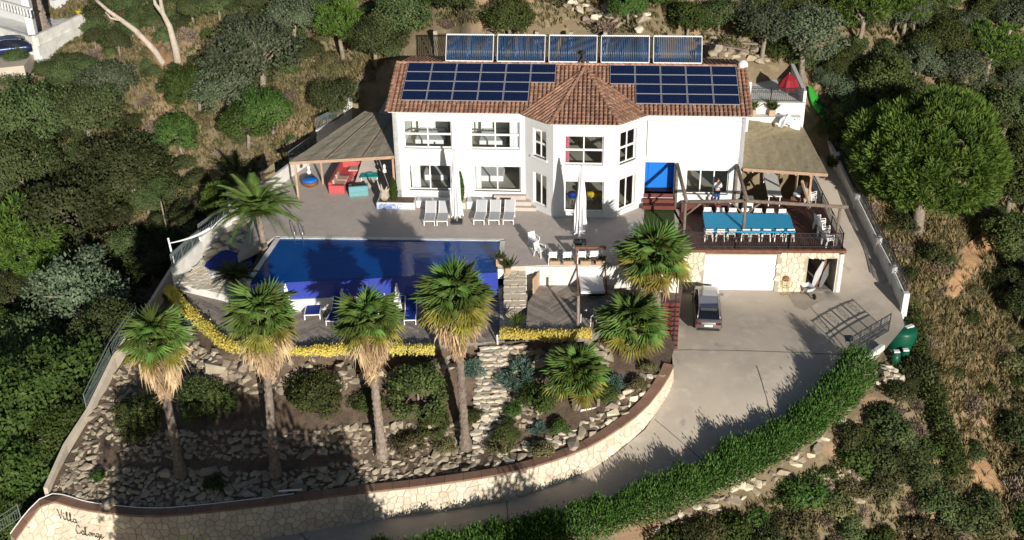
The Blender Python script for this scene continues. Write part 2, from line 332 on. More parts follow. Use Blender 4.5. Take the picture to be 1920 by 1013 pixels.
hill_ctl = [(60, 110, 2.2), (150, 66, 2.6), (20, 30, 2.9), (250, 120, 1.5), (330, 220, 0), (450, 240, .8), (570, 200, 2.6), (640, 120, 4.6), (760, 60, 7), (850, 40, 8), (100, 300, -3.5), (250, 330, -3.5), (400, 330, -2.5), (500, 300, -.6),
            (60, 500, -8), (230, 500, -8), (300, 430, -5.2), (290, 560, -6.3), (150, 650, -9.5), (50, 800, -11.5), (110, 850, -9.5), (200, 700, -7.6), (0, 1000, -12.5), (-250, 800, -15), (-250, 300, -5), (-150, 50, 4), (0, -60, 6), (400, -60, 8), (350, 60, 5), (500, 60, 6),
            (900, -80, 13), (1400, -80, 12), (1900, -60, 9.5), (1000, 15, 9.2), (1200, 15, 9.3), (1340, 75, 7.9), (1200, 55, 8.3), (1000, 48, 8.2), (820, 52, 7.9), (1440, 60, 7.5), (1560, 150, 4.6), (1650, 250, 1.8), (1600, 330, -.3), (1690, 480, -3.2), (1730, 640, -5), (1760, 800, -7.6),
            (1800, 1000, -10.6), (1900, 400, -4.2), (1900, 600, -6.6), (1800, 470, -3.2), (1850, 480, -5.2), (1900, 900, -10.6), (1900, 150, 2.6), (1700, 60, 7.2), (2150, 300, 0), (2150, 800, -10),
            (1640, 735, -5.2), (1600, 790, -5.9), (1500, 880, -7), (1400, 945, -7.7), (1300, 1005, -8.5), (1650, 900, -8.2), (1500, 1000, -9.6), (1670, 690, -3.6), (1100, 1060, -9.2), (800, 1110, -10.5), (400, 1160, -11.5), (1200, 1140, -11), (0, 1120, -13), (1700, 1150, -13)]
HC = [tuple(at(*q)) for q in hill_ctl] + [tuple(H(*q)) for q in ((2, 13, 5.0), (11, 13, 5.2), (20, 13, 5.2), (2, 9.5, 2.5), (11, 9.5, 2.5), (20, 9.5, 2.5), (3, 4, -1.2), (11, 3, -1.2), (20, 4, -1.2), (11, -5, -1.2), (24, 4, -.2), (25, 9, 3.2), (-3, 5, -.4), (-3, 11, 3.6))]
HC += [tuple(q) for q in ((0, -12, -4), (-10, -12, -4.5), (10, -14, -5), (0, -50, -16), (-40, -50, -18), (40, -50, -17), (-110, -60, -22), (110, -60, -20), (-110, 130, 16), (110, 130, 18), (0, 130, 34), (-110, 30, -4), (110, 30, 2), (-60, 70, 10), (60, 70, 15), (0, 60, 20))]
HB = RBF(HC)
terr_poly = ptsz((492, 375, 0), (545, 330, 0), (650, 262, 0), (735, 250, 0)) + [tuple(H(0, 4)), tuple(H(22.2, 4))] + ptsz((1500, 300, 0), (1532, 345, 0), (1574, 472, 0), (1275, 470, 0), (1270, 497, 0), (1025, 497, 0), (985, 500, 0), (940, 503, 0), (948, 515, 0), (500, 560, 0), (440, 545, 0), (455, 480, 0))
def hfun(X, Y):
    X = np.asarray(X, float); Y = np.asarray(Y, float)
    z = HB(X, Y)
    z = z + .22 * np.sin(X * .9 + np.sin(Y * .5) * 2) * np.sin(Y * .8 + 1.3 * np.sin(X * .37)) + .12 * np.sin(X * 2.3 + 1) * np.sin(Y * 2.1 + X * .7)
    m = inside(X, Y, drive_w); z = np.where(m, np.minimum(z, DR(X, Y) - .5), z)
    m = inside(X, Y, garden_w); z = np.where(m, np.minimum(z, GD(X, Y) - .5), z)
    m = inside(X, Y, terr_poly); z = np.where(m, np.minimum(z, -3.4), z)
    return z
gx = np.concatenate([np.arange(-120, -48, 4.), np.arange(-48, 48, .6), np.arange(48, 121, 4.)]); gy = np.concatenate([np.arange(-64, -30, 4.), np.arange(-30, 56, .6), np.arange(56, 141, 5.)])
GX, GY = np.meshgrid(gx, gy); GZ = hfun(GX, GY); nx, ny = len(gx), len(gy)
idx = np.arange(nx * ny).reshape(ny, nx)
fc = np.stack([idx[:-1, :-1], idx[:-1, 1:], idx[1:, 1:], idx[1:, :-1]], -1).reshape(-1, 4)
struct(link('terrain', np_mesh('terrain', np.stack([GX, GY, GZ], -1).reshape(-1, 3), fc, rng.random(len(fc)), M['earth'], True)))
import bisect
gxl, gyl = list(gx), list(gy)
def hz(x, y):
    i = min(max(bisect.bisect_left(gxl, x) - 1, 0), nx - 2); j = min(max(bisect.bisect_left(gyl, y) - 1, 0), ny - 2)
    a = (x - gx[i]) / (gx[i + 1] - gx[i]); b = (y - gy[j]) / (gy[j + 1] - gy[j])
    return (GZ[j, i] * (1 - a) + GZ[j, i + 1] * a) * (1 - b) + (GZ[j + 1, i] * (1 - a) + GZ[j + 1, i + 1] * a) * b
def ground(px, py, off=0., hf=None):          # first ground point along a view ray, 'off' metres above the ground
    hf = hf or hz; d = ray(px, py); t = 35.
    while t < 190:
        p = CAM + d * t
        if p.z < hf(p.x, p.y) + off:
            for _ in range(12):
                t -= .05; p = CAM + d * t
                if p.z > hf(p.x, p.y) + off: break
            return Vector((p.x, p.y, hf(p.x, p.y)))
        t += .4
    p = CAM + d * 150; return Vector((p.x, p.y, hf(p.x, p.y)))
_gx = np.arange(-32, 14, .35); _gy = np.arange(-30, 0, .35); _GZ = GD(*np.meshgrid(_gx, _gy))
def gd(x, y):
    i = min(max(int((x + 32) / .35), 0), len(_gx) - 2); j = min(max(int((y + 30) / .35), 0), len(_gy) - 2); a = min(max((x - _gx[i]) / .35, 0), 1); b = min(max((y - _gy[j]) / .35, 0), 1)
    return float((_GZ[j, i] * (1 - a) + _GZ[j, i + 1] * a) * (1 - b) + (_GZ[j + 1, i] * (1 - a) + _GZ[j + 1, i + 1] * a) * b)
def drz(x, y): return float(DR(np.array([x]), np.array([y]))[0])

def patch(name, edge, hf, m, step=.8, noise=0):
    """a sheet inside a boundary, with heights hf at inner points"""
    n = len(edge); V = [Vector((p[0], p[1])) for p in edge]; E = []
    D = []
    for i in range(n):
        a, b = Vector(edge[i]), Vector(edge[(i + 1) % n]); k = max(1, int((b - a).length / step))
        D += [a.lerp(b, j / k) for j in range(k)]
    V = [Vector((p.x, p.y)) for p in D]; nb = len(V); E = [(i, (i + 1) % nb) for i in range(nb)]
    xs = [p.x for p in V]; ys = [p.y for p in V]
    X, Y = np.meshgrid(np.arange(min(xs), max(xs), step), np.arange(min(ys), max(ys), step)); X = X + (rng.random(X.shape) - .5) * step * .5; Y = Y + (rng.random(Y.shape) - .5) * step * .5
    k = inside(X, Y, [(p.x, p.y) for p in V]); V += [Vector((a, b)) for a, b in zip(X[k], Y[k])]
    vv, ee, ff, *_ = mgeo.delaunay_2d_cdt(V, E, [], 1, 1e-4)
    A = np.array([(p.x, p.y) for p in vv]); z = hf(A[:, 0], A[:, 1]) + (rng.random(len(A)) - .5) * noise
    zb = {(round(p.x, 3), round(p.y, 3)): p.z for p in D}
    P = [(p.x, p.y, zb.get((round(p.x, 3), round(p.y, 3)), z[i])) for i, p in enumerate(vv)]
    mb = MB(); fs = []
    for f in ff:
        a, b, c = (Vector(P[i]) for i in f[:3]); fs.append(tuple(f) if (b - a).cross(c - a).z > 0 else tuple(reversed(f)))
    mb.add(P, fs); return mb.obj(name, m, smooth=True)
drive_o = struct(patch('driveway', drive_w, DR, M['concrete'], 1.0))
_b = MB()
for p, q in (((1262, 655, -3), (1690, 668, -3.15)), ((1500, 548, -2.9), (1585, 655, -3.08)), ((1228, 788, -4.6), (1320, 870, -5.4)), ((950, 940, -7.05), (955, 1010, -7.3)), ((1418, 690, -3.3), (1460, 845, -4.9)), ((560, 1000, -8.5), (620, 1060, -8.7))):
    a, c = at(*p), at(*q); k = 14; d = (c - a).normalized(); s = Vector((-d.y, d.x, 0)) * .022; P_ = []
    for i in range(k + 1): w = a.lerp(c, i / k); w += s * rnd.uniform(-.6, .6); w.z = DR(np.array([w.x]), np.array([w.y]))[0] + .016; P_ += [w - s, w + s]
    _b.add(P_, [(2 * i, 2 * i + 2, 2 * i + 3, 2 * i + 1) for i in range(k)])
struct(_b.obj('drive_joints', M['joint']))
_P = ptsz((1478, 552, -2.9), (1530, 551, -2.9), (1560, 556, -2.9), (1533, 565, -2.9), (1510, 579, -2.9), (1490, 573, -2.9), (1484, 560, -2.9)); _b = MB(); _b.add([(x, y, float(DR(np.array([x]), np.array([y]))[0]) + .012) for x, y, z in reversed(_P)], [tuple(range(7))]); struct(_b.obj('damp_patch', M['damp']))
struct(patch('garden_soil', garden_w, GD, M['soil'], .6, .14))

SCARS = []
for _p, _z in (([(1770, 560), (1782, 520), (1800, 470), (1835, 440), (1868, 436), (1872, 470), (1842, 500), (1812, 530), (1792, 565)], -4.6), ([(330, 150), (352, 140), (372, 165), (420, 180), (428, 200), (398, 196), (352, 178)], 0), ([(250, 60), (300, 75), (330, 110), (322, 150), (290, 120)], 1.5), ([(1795, 870), (1840, 850), (1870, 890), (1890, 935), (1840, 920)], -9.5)):
    _e = []; SCARS.append(_p)
    for x, y in _p: q = ground(x, y); _e.append((q.x, q.y, hz(q.x, q.y) + .02))
    struct(patch('bare_earth', _e, lambda X, Y: np.array([hz(a, b) for a, b in zip(X, Y)]) + .08, M['ochre'], .45, .09))
# terrace pavement with the pool left open
pool_w = [at(525, 447), at(938, 452), at(933, 506), at(470, 528)]
def slab(name, polys, z, t, m):
    mb = MB()
    for p in polys: mb.prism([(q[0], q[1]) for q in p], z - t, z)
    return struct(mb.obj(name, m))
pl = [Vector(p) for p in pool_w]
tA = ptsz((492, 375, 0), (545, 330, 0), (600, 290, 0), (650, 262, 0), (735, 250, 0)); hb0, hb1 = H(0, .5), H(22.2, .5)
cp = .28
pBL = pl[0] + Vector((-cp, cp, 0)); pBR = pl[1] + Vector((cp, cp, 0)); pFR = pl[2] + Vector((cp, 0, 0)); pFL = pl[3] + Vector((-cp, 0, 0))
mb = MB()
back = [Vector(p) for p in tA] + [H(0, 5), H(22.2, 5), H(24.3, -.5)]
dkB = at(1275, 392); dkF = at(1275, 470)
poly = [at(445, 480), pBL, pBR, H(17.9, -.2), H(17.9, 3), H(0, 3)] + [Vector(p) for p in reversed(tA)]
cen = None
T1 = [(p.x, p.y) for p in poly]
T2 = [(p.x, p.y) for p in (pFR, at(960, 500), at(985, 499), at(1025, 497), at(1275, 497), dkF, dkB, H(17.9, -.2), pBR)]
mb.prism(T1, -.5, 0); mb.prism(T2, -.5, 0); struct(mb.obj('terrace', M['terrace']))
mb = MB()
for a, b, w in ((pl[0], pl[1], cp), (pl[1], pl[2], cp), (pl[3], pl[0], cp)):
    d = (b - a).normalized(); o_ = Vector((-d.y, d.x, 0)) * w; mb.prism([(p.x, p.y) for p in (a, b, b + o_, a + o_)], -.6, .025)
struct(mb.obj('pool_coping', M['whitewall']))

def voronoi(w, h, n, jitter=.85, seed=1, rows=None):
    r = random.Random(seed); s = math.sqrt(w * h / n); cols = max(1, round(w / s)); rw = max(1, round(h / s)); P = []
    for i in range(cols):
        for j in range(rw): P.append(((i + .5 + (r.random() - .5) * jitter) * w / cols, (j + .5 + (r.random() - .5) * jitter) * h / rw, i, j))
    g = {}
    for k, p in enumerate(P): g[(p[2], p[3])] = k
    cells = []
    for p in P:
        poly = [(max(0, p[0] - 3 * s), 0 if p[1] < 3 * s else p[1] - 3 * s), (min(w, p[0] + 3 * s), 0 if p[1] < 3 * s else p[1] - 3 * s), (min(w, p[0] + 3 * s), min(h, p[1] + 3 * s)), (max(0, p[0] - 3 * s), min(h, p[1] + 3 * s))]
        for di in (-2, -1, 0, 1, 2):
            for dj in (-2, -1, 0, 1, 2):
                if (di or dj) and (p[2] + di, p[3] + dj) in g:
                    q = P[g[(p[2] + di, p[3] + dj)]]; mx, my = (p[0] + q[0]) / 2, (p[1] + q[1]) / 2; nx_, ny_ = q[0] - p[0], q[1] - p[1]; new = []
                    for a in range(len(poly)):
                        A, B = poly[a], poly[(a + 1) % len(poly)]; da = (A[0] - mx) * nx_ + (A[1] - my) * ny_; db = (B[0] - mx) * nx_ + (B[1] - my) * ny_
                        if da <= 0: new.append(A)
                        if da * db < 0: t = da / (da - db); new.append((A[0] + (B[0] - A[0]) * t, A[1] + (B[1] - A[1]) * t))
                    poly = new
                    if len(poly) < 3: break
            if len(poly) < 3: break
        if len(poly) >= 3: cells.append(poly)
    return cells
def stone_cells(cells, fmap, parent, m, gap=.025, proud=.045, limit=300, part='stone', keep=None, order=None):
    """each cell a stone of its own, standing proud of the face; fmap(u, v, d) -> world point"""
    if keep: cells = [c for c in cells if keep(sum(p[0] for p in c) / len(c), sum(p[1] for p in c) / len(c))]
    if order: cells.sort(key=order)
    rest = MB(); k = 0
    for c in cells:
        cx = sum(p[0] for p in c) / len(c); cy = sum(p[1] for p in c) / len(c); R = max(math.hypot(p[0] - cx, p[1] - cy) for p in c) + 1e-6
        f0 = 1 - gap / R; f1 = 1 - (gap + .035) / R
        if f1 < .3: continue
        pr = proud * (.6 + .8 * rnd.random()); n = len(c)
        V = [fmap(cx + (p[0] - cx) * f0, cy + (p[1] - cy) * f0, 0) for p in c] + [fmap(cx + (p[0] - cx) * f1, cy + (p[1] - cy) * f1, pr) for p in c]
        fs = [(i, (i + 1) % n, n + (i + 1) % n, n + i) for i in range(n)] + [tuple(range(n, 2 * n))]
        if k < limit:
            b = MB(); b.add(V, fs); b.obj(part, m, parent, world=True); k += 1
        else: rest.add(V, fs)
    if rest.v: struct(rest.obj(part + '_infill', m, parent, world=True), 'stuff')

# retaining wall along the lane: cap line (front edge) with stone face below
cap = [(1262, 684, -2.62), (1244, 719, -3.05), (1203, 769, -3.65), (1133, 819, -4.2), (1062, 853, -4.75), (950, 885, -5.25), (800, 908, -5.75), (650, 925, -6.15), (450, 951, -6.55), (300, 965, -6.85), (205, 960, -6.95), (150, 952, -6.95), (92, 938, -7.0), (62, 964, -7.6), (28, 1010, -8.5)]
def dense(pts, step):
    P = [Vector(p) for p in pts]; out = []; n = len(P)
    for i in range(n - 1):
        a = P[max(i - 1, 0)]; b = P[i]; c = P[i + 1]; d = P[min(i + 2, n - 1)]; k = max(1, int((c - b).length / step))
        for j in range(k):
            t = j / k; out.append(.5 * ((2 * b) + (c - a) * t + (2 * a - 5 * b + 4 * c - d) * t * t + (3 * b - a - 3 * c + d) * t ** 3))
    return out + [P[-1]]
capl = dense([at(*q) for q in cap], .45); nc = len(capl); arc = [0]
for i in range(1, nc): arc.append(arc[-1] + (capl[i].xy - capl[i - 1].xy).length)
def wall_nrm(i):
    d = (capl[min(i + 1, nc - 1)] - capl[max(i - 1, 0)]); d.z = 0; d.normalize(); return Vector((-d.y, d.x, 0))  # towards the lane
wn = [wall_nrm(i) for i in range(nc)]
if (wn[nc // 2]).y > 0: wn = [-w for w in wn]
wbase = []
for i in range(nc):
    q = capl[i] + wn[i] * .35; wbase.append(min(drz(q.x, q.y) - .3, capl[i].z - .4))
RW = thing('retaining_wall', 'long curved cream stone retaining wall with a brown coping beside the lane', 'wall', capl[nc // 2])
WM[RW] = RW.matrix_basis.copy()
mb = MB(); P = []
for i in range(nc):
    b = capl[i] + wn[i] * .12; P += [capl[i] + Vector((0, 0, -.12)), Vector((b.x, b.y, wbase[i])), capl[i] - wn[i] * .55 + Vector((0, 0, -.12)), Vector((b.x, b.y, wbase[i])) - wn[i] * .8]
fs = []
for i in range(nc - 1):
    a, b = i * 4, i * 4 + 4; fs += [(a, b, b + 1, a + 1), (a + 2, b + 2, b, a), (a + 3, b + 3, b + 2, a + 2)]
fs += [(0, 1, 3, 2), (nc * 4 - 4, nc * 4 - 2, nc * 4 - 1, nc * 4 - 3)]
mb.add(P, fs).obj('wall_core', M['mortar'], RW, world=True)
def rib(s, v, d):
    i = min(max(int(np.searchsorted(arc, s)) - 1, 0), nc - 2); t = (s - arc[i]) / (arc[i + 1] - arc[i] + 1e-9)
    top = capl[i].lerp(capl[i + 1], t); n_ = wn[i].lerp(wn[i + 1], t).normalized(); zb = wbase[i] * (1 - t) + wbase[i + 1] * t; h = top.z - .14 - zb
    f = min(v / max(h, .1), 1); return Vector((top.x, top.y, top.z - .14 - min(v, h))) + n_ * (.005 + .12 * f + d)
def ribh(s):
    i = min(max(int(np.searchsorted(arc, s)) - 1, 0), nc - 2); return capl[i].z - .14 - wbase[i]
cells = voronoi(arc[-1], 3.2, int(arc[-1] * 3.2 / .15), seed=5)
stone_cells(cells, rib, RW, M['whitestone'], .018, .035, 300, 'stone', keep=lambda u, v: v < ribh(u) - .12, order=lambda c: 0 if rnd.random() < .62 else 1)
# coping slabs, one by one
for i in range(0, nc - 2, 2):
    j = min(i + 2, nc - 1); b = MB(); V = []
    for k, tt in ((i, .02), (j, -.02)):
        e = capl[k].lerp(capl[min(max(k + (1 if tt > 0 else -1), 0), nc - 1)], abs(tt)); V += [e + wn[k] * .06, e - wn[k] * .52]
    V = [v + Vector((0, 0, dz)) for dz in (-.11, .0) for v in V]
    b.add(V, [(0, 1, 3, 2), (4, 6, 7, 5), (0, 2, 6, 4), (1, 5, 7, 3), (0, 4, 5, 1), (2, 3, 7, 6)]).obj('coping_slab', M['brickcap'], RW, world=True)
# handwriting on the wall, two words in thin black strokes
def stroke_word(word, s0, v0, hgt):
    G = {'V': [[(0, 1), (.12, .95), (.3, 0), (.62, 1.15)]], 'i': [[(0, .45), (.1, 0), (.22, .05), (.3, .2)], [(.1, .72), (.13, .76)]], 'l': [[(0, .1), (.2, .8), (.16, 1.1), (.06, .9), (.1, .1), (.2, 0), (.32, .15)]],
         'a': [[(.32, .45), (.1, .5), (0, .2), (.12, 0), (.3, .2), (.34, .48), (.32, .1), (.46, .1)]], 'C': [[(.5, .85), (.4, 1.1), (.15, .9), (0, .4), (.15, 0), (.45, .1), (.6, .35)]],
         'o': [[(.15, .5), (0, .25), (.12, 0), (.3, .2), (.22, .48), (.14, .5), (.42, .42)]], 'n': [[(0, .45), (.04, 0), (.16, .42), (.26, .44), (.28, .05), (.4, .1)]],
         'g': [[(.3, .45), (.08, .48), (0, .2), (.14, .03), (.3, .3), (.32, .45), (.26, -.4), (.08, -.62), (.02, -.42), (.42, .1)]], 'e': [[(0, .2), (.25, .3), (.2, .5), (.05, .4), (.05, .08), (.2, 0), (.4, .16)]]}
    b = MB(); x = s0
    for ch in word:
        for st in G[ch]: b.tube([rib(x - p[0] * hgt, v0 - p[1] * hgt, .075) for p in st], .022, 5)
        x -= (.62 if ch in 'VC' else .40) * hgt
    b.obj('lettering', M['letter'], RW, world=True)
def arc_at(px, py, z):
    p = at(px, py, z); k = min(range(nc), key=lambda i: (capl[i].xy - p.xy).length); return arc[k]
stroke_word('Villa', arc_at(103, 945, -6.95), .95, .56); stroke_word('Calonge', arc_at(136, 952, -6.95), 1.6, .54)

def ribbon(pts, th, mtl, name, parent=None, side=1):
    """upright wall through (point, top height) pairs; flat-topped segments"""
    b = MB(); n = len(pts)
    for i in range(n - 1):
        a, c = Vector(pts[i][0]), Vector(pts[i + 1][0]); d = (c - a); d.z = 0; d.normalize(); o_ = Vector((-d.y, d.x, 0)) * th * side
        za, zc = pts[i][1], pts[i][2] if len(pts[i]) > 2 else pts[i + 1][1]
        poly = [a, c, c + o_, a + o_]; 
        if side < 0: poly = [a, a + o_, c + o_, c]
        zt = [za, zc, zc, za] if side > 0 else [za, za, zc, zc]; zb = [a.z, c.z, c.z, a.z] if side > 0 else [a.z, a.z, c.z, c.z]
        b.prism([(p.x, p.y) for p in poly], zb, zt)
    return b.obj(name, mtl, parent, world=parent is not None)
def railing(name, label, segs, mtl, h=1.0, cat='railing', group=None, post=.05, pattern=True, spacing=.13):
    """segs: list of (a, b) base points; posts, rails and a joined set of thin bars for every panel"""
    t = thing(name, label, cat, Vector(segs[0][0]), group=group)
    for a, b in segs:
        a, b = Vector(a), Vector(b); d = b - a; L = d.length; up = Vector((0, 0, 1))
        for p in (a, b): MB().bar(p, p + up * (h + .05), post).obj('post', mtl, t, world=True)
        m_ = MB(); m_.bar(a + up * h, b + up * h, .05, .03).obj('top_rail', mtl, t, world=True)
        m_ = MB(); m_.bar(a + up * .12, b + up * .12, .03)
        m_.bar(a + up * h * .72, b + up * h * .72, .025); m_.obj('lower_rail', mtl, t, world=True)
        m_ = MB(); k = max(2, int(L / spacing))
        for i in range(1, k):
            p = a + d * i / k; m_.bar(p + up * .12, p + up * h * .72, .018)
        if pattern:
            k2 = max(2, int(L / .26))
            for i in range(k2):
                p, q = a + d * i / k2, a + d * (i + 1) / k2; m_.bar(p + up * h * .72, q + up * h, .016); m_.bar(p + up * h, q + up * h * .72, .016)
        struct(m_.obj('iron_bars', mtl, t, world=True), 'stuff')
    return t
# ------------------------------------------------------------------ the villa
V = thing('villa', 'white two-storey villa with terracotta tile roof, hipped bay and blue door', 'house', HX, HRZ)
def wallp(mb, p, q, z0, z1, holes=(), th=.3):
    p, q = Vector(p), Vector(q); d = (q - p); L = d.length; d.normalize(); n = Vector((-d.y, d.x))
    us = sorted({0, L, *[h[0] for h in holes], *[h[1] for h in holes]}); zs = sorted({z0, z1, *[h[2] for h in holes], *[h[3] for h in holes]})
    hole = lambda i, j: not (0 <= i < len(us) - 1 and 0 <= j < len(zs) - 1) or any(h[0] - 1e-6 <= us[i] and us[i + 1] <= h[1] + 1e-6 and h[2] - 1e-6 <= zs[j] and zs[j + 1] <= h[3] + 1e-6 for h in holes)
    def P(u, z, o): w = p + d * u + n * o; return (w.x, w.y, z)
    for i in range(len(us) - 1):
        for j in range(len(zs) - 1):
            if hole(i, j): continue
            a, b, c, e = us[i], us[i + 1], zs[j], zs[j + 1]
            mb.quad(P(a, c, 0), P(b, c, 0), P(b, e, 0), P(a, e, 0)); mb.quad(P(b, c, th), P(a, c, th), P(a, e, th), P(b, e, th))
            if hole(i - 1, j): mb.quad(P(a, c, th), P(a, c, 0), P(a, e, 0), P(a, e, th))
            if hole(i + 1, j): mb.quad(P(b, c, 0), P(b, c, th), P(b, e, th), P(b, e, 0))
            if hole(i, j - 1): mb.quad(P(a, c, th), P(b, c, th), P(b, c, 0), P(a, c, 0))
            if hole(i, j + 1): mb.quad(P(a, e, 0), P(b, e, 0), P(b, e, th), P(a, e, th))
def glazing(p, q, u0, u1, z0, z1, nx=2, nz=2, kind='window', set_=.17, fw=.075, sill=True, mid=.09):
    p, q = Vector(p), Vector(q); d = (q - p).normalized(); n = Vector((-d.y, d.x))
    def P(u, z, o): w = p + d * u + n * o; return Vector((w.x, w.y, z))
    b = MB(); fr = lambda a, c, w: b.bar(a, c, w, .07)
    for z in (z0 + fw / 2, z1 - fw / 2): fr(P(u0, z, set_), P(u1, z, set_), .07) if False else b.bar(P(u0, z, set_), P(u1, z, set_), .07, fw)
    for u in (u0 + fw / 2, u1 - fw / 2): b.bar(P(u, z0 + fw, set_), P(u, z1 - fw, set_), fw, .07)
    xs = [u0 + fw + (u1 - u0 - 2 * fw) * i / nx for i in range(nx + 1)]; zs = [z0 + fw + (z1 - z0 - 2 * fw) * i / nz for i in range(nz + 1)]
    for u in xs[1:-1]: b.bar(P(u, z0 + fw, set_ - .005), P(u, z1 - fw, set_ - .005), mid, .075)
    for z in zs[1:-1]: b.bar(P(u0 + fw, z, set_ - .009), P(u1 - fw, z, set_ - .009), .08, mid + .03)
    o = b.obj(kind, M['frame'], V)
    for i in range(nx):
        for j in range(nz):
            g = MB(); a, c = xs[i] + .02, xs[i + 1] - .02; e, f = zs[j] + .02, zs[j + 1] - .02
            g.quad(P(a, e, set_ + .01), P(c, e, set_ + .01), P(c, f, set_ + .01), P(a, f, set_ + .01)); g.obj('pane', M['glass'], o)
    if sill:
        s = MB(); s.bar(P(u0 - .12, z0 - .05, .03), P(u1 + .12, z0 - .05, .03), .32, .1); s.obj('sill', M['frame'], o)
    return o
EZ = 6.45
B0, B1, B2, B3 = (8.45, 0), (10.32, -1.74), (14.17, -1.74), (15.9, 0)
win_up = [(.66, 3.76, 3.88, 5.75), (4.96, 8.12, 3.88, 5.75)]; win_lo = [(.83, 3.62, .95, 2.7), (5.11, 8.16, .95, 2.7)]
mb = MB(); wallp(mb, (0, 0), B0, -.3, EZ, win_up + win_lo)
bl_, br_ = (Vector(B1) - Vector(B0)).length, (Vector(B3) - Vector(B2)).length
wl = [(.72, 1.92, 3.72, 5.6), (.72, 1.95, .42, 2.6)]; wf = [(.67, 3.11, 3.63, 5.54), (.70, 3.19, .4, 2.5)]; wr = [(.40, 1.88, 3.55, 5.65), (.46, 1.93, .35, 2.5)]
wallp(mb, B0, B1, -.3, EZ, wl); wallp(mb, B1, B2, -.3, EZ, wf); wallp(mb, B2, B3, -.3, EZ, wr)
dl = [(.22, 2.10, 1.0, 3.16), (2.84, 5.56, 1.0, 2.66)]
wallp(mb, B3, (22.25, 0), -.3, EZ, dl)
wallp(mb, (22.25, 0), (22.25, 9), -.3, EZ); wallp(mb, (22.25, 9), (0, 9), -.3, EZ); wallp(mb, (0, 9), (0, 0), -.3, EZ)
mb.obj('wall', M['white'], V)
# gable ends under the roof
RY, RZ_ = 4.45, 8.06; sl_ = (RZ_ - EZ) / (RY + .3)
for x in (0, 21.95):
    MB().add([(x, 0, EZ), (x, RY, RZ_ - .12), (x, 9, EZ), (x + .3, 0, EZ), (x + .3, RY, RZ_ - .12), (x + .3, 9, EZ)], [(0, 1, 2), (5, 4, 3), (0, 3, 4, 1), (1, 4, 5, 2)]).obj('gable', M['white'], V)
# openings
for h in win_up: glazing((0, 0), B0, *h)
for h in win_lo: glazing((0, 0), B0, *h, nx=2, nz=1, kind='glass_door', sill=True)
glazing(B0, B1, *wl[0]); glazing(B0, B1, *wl[1], nz=1, kind='glass_door', sill=False)
glazing(B1, B2, *wf[0]); glazing(B1, B2, *wf[1], nz=1, kind='glass_door', sill=False)
glazing(B2, B3, *wr[0]); glazing(B2, B3, *wr[1], nz=1, kind='glass_door', sill=False)
glazing(B3, (22.25, 0), *dl[1], nx=3, nz=1, kind='glass_door', sill=True)
# rooms
mb = MB()
def room(x0, x1, y1, z0, z1, y0=.31):
    mb.quad((x0, y1, z0), (x1, y1, z0), (x1, y1, z1), (x0, y1, z1)); mb.quad((x0, y0, z0), (x0, y1, z0), (x0, y1, z1), (x0, y0, z1))
    mb.quad((x1, y1, z0), (x1, y0, z0), (x1, y0, z1), (x1, y1, z1)); mb.quad((x0, y0, z1), (x1, y0, z1), (x1, y1, z1), (x0, y1, z1))
for a in ((.35, 4.3, 4.6, 3.3, 6.2), (4.4, 8.4, 4.6, 3.3, 6.2), (.35, 4.3, 4.6, .8, 3.1), (4.4, 8.4, 4.6, .8, 3.1), (8.5, 15.8, 4.8, 3.3, 6.2), (8.5, 15.8, 4.8, .3, 3.1), (18.3, 21.9, 4.5, .8, 3.1)): room(*a)
mb.obj('room_wall', M['room'], V)
mb = MB()
for x0, x1, y1, z, y0 in ((.35, 4.3, 4.6, 3.3, .25), (4.4, 8.4, 4.6, 3.3, .25), (.35, 4.3, 4.6, .8, .25), (4.4, 8.4, 4.6, .8, .25), (18.3, 21.9, 4.5, .8, .25)): mb.quad((x0, y0, z), (x1, y0, z), (x1, y1, z), (x0, y1, z))
for z in (3.3, .3): mb.add([(8.5, .3, z), (10.4, -1.5, z), (14.1, -1.5, z), (15.8, .3, z), (15.8, 4.8, z), (8.5, 4.8, z)], [(0, 1, 2, 3, 4, 5)])
mb.obj('room_floor', M['roomfloor'], V)
# upper floor shutter panel, blue entrance, steps
mb = MB(); mb.b2((16.17, -.13, 3.59), (21.96, 0.01, 6.01)); pan = mb.obj('shutter_panel', M['white'], V, bevel=.012)
mb = MB()
for x0, x1 in ((17.18, 18.62), (18.76, 20.19)):
    for i in range(17):
        z = 3.78 + i * .111; mb.add([(x0, -.134, z), (x1, -.134, z), (x1, -.18, z + .03), (x0, -.18, z + .03), (x1, -.134, z + .095), (x0, -.134, z + .095)], [(0, 1, 2, 3), (3, 2, 4, 5)])
struct(mb.obj('slats', M['frame'], pan), 'stuff')
x0, x1, z0, z1 = 15.9 + .22, 15.9 + 2.10, 1.0, 3.16
mb = MB(); mb.quad((x0, .95, z0), (x1, .95, z0), (x1, .95, z1), (x0, .95, z1)); mb.quad((x0, .3, z0), (x0, .95, z0), (x0, .95, z1), (x0, .3, z1)); mb.quad((x1, .95, z0), (x1, .3, z0), (x1, .3, z1), (x1, .95, z1)); mb.quad((x0, .3, z1), (x0, .95, z1), (x1, .95, z1), (x1, .3, z1))
dr_ = mb.obj('entrance_recess', M['blue'], V)
mb = MB(); mb.b2((x0 + .25, .90, z0), (x0 + 1.25, .94, z1 - .1)); dd = mb.obj('door', M['blue'], V, bevel=.01); MB().b2((x0 + 1.1, .84, 1.95), (x0 + 1.16, .9, 2.1)).obj('handle', M['steel'], dd)
for i, (zz, yy) in enumerate(((1.0, .9), (.68, -.28), (.36, -.6))):
    MB().b2((x0 - (.0 if i == 0 else .02 + .04 * i), yy - (.0 if i else 1.0), zz - .25), (x1 + (.0 if i == 0 else .02 + .04 * i), yy + (.45 if i else .0), zz)).obj('entrance_step', M['redstep'], V, bevel=.01)
